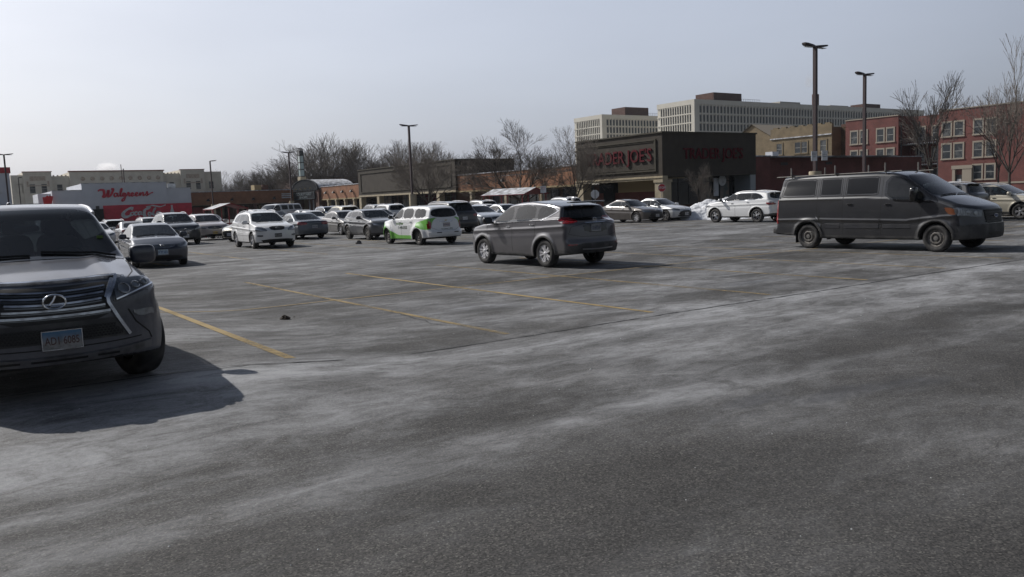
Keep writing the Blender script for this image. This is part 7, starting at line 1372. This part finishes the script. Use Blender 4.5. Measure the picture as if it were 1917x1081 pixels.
# ------------------------------------------------------------------ pedestrian between the far cars
def person(b, a, rz, label):
    w0 = Wp(b, a); w0.z = float(ground_z(w0.x, w0.y)); root = empty('person', w0, rz, label, 'person'); sk = mat('skin', (.30, .17, .12), .6); co = mat('brown_jacket', (.10, .045, .025), .8); tr = mat('dark_trousers', (.02, .02, .025), .8); hr = mat('dark_hair', (.02, .015, .012), .7)
    J = {'pel': (0, 0, .95), 'sp': (.01, 0, 1.15), 'ch': (.03, 0, 1.36), 'nk': (.03, 0, 1.52), 'hd': (.05, 0, 1.60), 'ht': (.05, 0, 1.72), 'hl': (0, .1, .90), 'kl': (.10, .11, .5), 'al': (.02, .12, .08), 'tl': (.18, .13, .03), 'hr': (0, -.1, .90), 'kr': (-.02, -.11, .5), 'ar': (-.18, -.12, .1), 'tr': (-.05, -.13, .04),
         'sl': (.02, .19, 1.44), 'el': (-.04, .25, 1.16), 'wl': (.08, .24, .92), 'sr': (.02, -.19, 1.44), 'er': (.02, -.25, 1.16), 'wr': (.16, -.22, .95)}
    E_ = [('pel', 'sp'), ('sp', 'ch'), ('ch', 'nk'), ('nk', 'hd'), ('hd', 'ht'), ('pel', 'hl'), ('hl', 'kl'), ('kl', 'al'), ('al', 'tl'), ('pel', 'hr'), ('hr', 'kr'), ('kr', 'ar'), ('ar', 'tr'), ('ch', 'sl'), ('sl', 'el'), ('el', 'wl'), ('ch', 'sr'), ('sr', 'er'), ('er', 'wr')]
    rad = dict(pel=.16, sp=.145, ch=.16, nk=.055, hd=.085, ht=.085, hl=.10, kl=.062, al=.042, tl=.04, hr=.10, kr=.062, ar=.042, tr=.04, sl=.075, el=.052, wl=.032, sr=.075, er=.052, wr=.032)
    for s_, w in (('l', J['wl']), ('r', J['wr'])):
        for k in range(4): n = f'f{s_}{k}'; J[n + 'a'] = (w[0] + .03 + .01 * k, w[1] + (.012 * (k - 1.5)), w[2] - .085); J[n + 'b'] = (w[0] + .05 + .006 * k, w[1] + .012 * (k - 1.5), w[2] - .15 + .006 * k); E_ += [('w' + s_, n + 'a'), (n + 'a', n + 'b')]; rad[n + 'a'] = .012; rad[n + 'b'] = .009
        n = f't{s_}'; J[n + 'h'] = (w[0] + .055, w[1] + .02 * (1 if s_ == 'r' else -1), w[2] - .06); E_ += [('w' + s_, n + 'h')]; rad[n + 'h'] = .011
    names = list(J); me = bpy.data.meshes.new('body'); me.from_pydata([J[n] for n in names], [(names.index(p), names.index(q)) for p, q in E_], []); o = bpy.data.objects.new('body', me); COL.objects.link(o)
    sm_ = o.modifiers.new('s', 'SKIN'); 
    for i, n in enumerate(names): me.skin_vertices[0].data[i].radius = (rad[n], rad[n] * (1.0 if n[0] != 'c' else 1)); me.skin_vertices[0].data[i].use_root = (n == 'pel')
    o.modifiers.new('d', 'SUBSURF').levels = 2; dg = bpy.context.evaluated_depsgraph_get(); dg.update(); m2 = bpy.data.meshes.new_from_object(o.evaluated_get(dg)); bpy.data.objects.remove(o)
    m2.materials.clear(); [m2.materials.append(q) for q in (sk, co, tr)]
    for p in m2.polygons: c = p.center; p.material_index = 0 if (c.z > 1.50 or (c.z < .93 and abs(c.y) > .175)) else (1 if c.z > .88 or abs(c.y) > .19 else 2); p.use_smooth = True
    o = bpy.data.objects.new('body', m2); COL.objects.link(o); o.parent = root
    mb = MB(); mb.rbox((.03, 0, 1.24), (.36, .50, .62), co, .6, 20); mb.build('jacket', root, True); mb = MB(); mb.rbox((.035, 0, 1.69), (.215, .20, .17), hr, .9, 14); mb.build('hair', root, True)
    mb = MB(); mb.rbox((.145, 0, 1.625), (.035, .03, .04), sk, .8, 8)
    for s_ in (-1, 1): mb.rbox((.05, s_ * .095, 1.63), (.04, .02, .06), sk, .8, 8)
    mb.rbox((.135, 0, 1.58), (.02, .05, .012), mat('lips', (.2, .07, .06), .5), .8, 8)
    for s_ in (-1, 1): mb.rbox((.13, s_ * .032, 1.655), (.02, .024, .012), hr, .9, 8)
    mb.build('face', root, True); return root
person(14.4, 58.4, GA + pi / 2, 'person in a brown jacket walking between the far cars, left of the cart shelter')
for o in TR + TN:
    if not o.get('label'): remove_tree(o)
# ------------------------------------------------------------------ thin winter haze
sc.cycles.volume_bounces = 4
hz = bpy.data.materials.new('haze'); hz.use_nodes = True; nt = hz.node_tree; nt.nodes.remove(nt.nodes['Principled BSDF']); pv = nt.nodes.new('ShaderNodeVolumePrincipled'); pv.inputs['Color'].default_value = (.80, .86, .95, 1); pv.inputs['Density'].default_value = .00010; pv.inputs['Anisotropy'].default_value = .35
lnk(nt, pv.outputs[0], nt.nodes['Material Output'].inputs['Volume'])
mb = MB(); mb.box(-2700, 2700, -2700, 2700, -1.5, 60, hz); tag(mb.build('haze'), 'thin pale winter haze over the lot', None, None, 'stuff')

# steam rising from two roofs behind the lot
def steam(b_u, w, D, sx, sz, dens, label):
    x, y = gp(b_u, w, D); X = b_u - 958.5; Y = w - 540.5; hz_ = 371 - .0391 * (b_u - 958); z = CAM_H + (hz_ - w) / 1560 * D
    m = bpy.data.materials.new('steam'); m.use_nodes = True; nt = m.node_tree; nt.nodes.remove(nt.nodes['Principled BSDF']); v = nt.nodes.new('ShaderNodeVolumePrincipled'); v.inputs['Color'].default_value = (.99, .99, 1, 1); v.inputs['Anisotropy'].default_value = .55
    t = nt.nodes.new('ShaderNodeTexCoord'); n = nt.nodes.new('ShaderNodeTexNoise'); n.inputs['Scale'].default_value = 1.1; n.inputs['Detail'].default_value = 5; lnk(nt, t.outputs['Object'], n.inputs[0])
    ln = nt.nodes.new('ShaderNodeVectorMath'); ln.operation = 'LENGTH'; mp_ = nt.nodes.new('ShaderNodeMapping'); mp_.inputs['Scale'].default_value = (1 / sx, 1 / sx, 1 / sz); lnk(nt, t.outputs['Object'], mp_.inputs[0]); lnk(nt, mp_.outputs[0], ln.inputs[0])
    f = nt.nodes.new('ShaderNodeMapRange'); f.inputs[1].default_value = 1.0; f.inputs[2].default_value = .2; lnk(nt, ln.outputs['Value'], f.inputs[0]); a = nt.nodes.new('ShaderNodeMath'); a.operation = 'ADD'; lnk(nt, f.outputs[0], a.inputs[0]); lnk(nt, n.outputs[0], a.inputs[1])
    r = nt.nodes.new('ShaderNodeMapRange'); r.inputs[1].default_value = .62; r.inputs[2].default_value = 1.2; r.inputs[4].default_value = dens; lnk(nt, a.outputs[0], r.inputs[0]); lnk(nt, r.outputs[0], v.inputs['Density']); lnk(nt, v.outputs[0], nt.nodes['Material Output'].inputs['Volume'])
    mb = MB(); mb.rbox((0, 0, 0), (sx * 2, sx * 2, sz * 2), m, 1.0, 16); o = mb.build('steam_cloud'); o.location = (x, y, z); tag(o, label, 'steam')
steam(201, 316, 215, 3.0, 1.7, .6, 'small white steam cloud low over the roof of the terracotta building'); steam(1514, 158, 260, 1.6, 2.6, .25, 'faint wisp of steam in the sky beside the tall light pole')
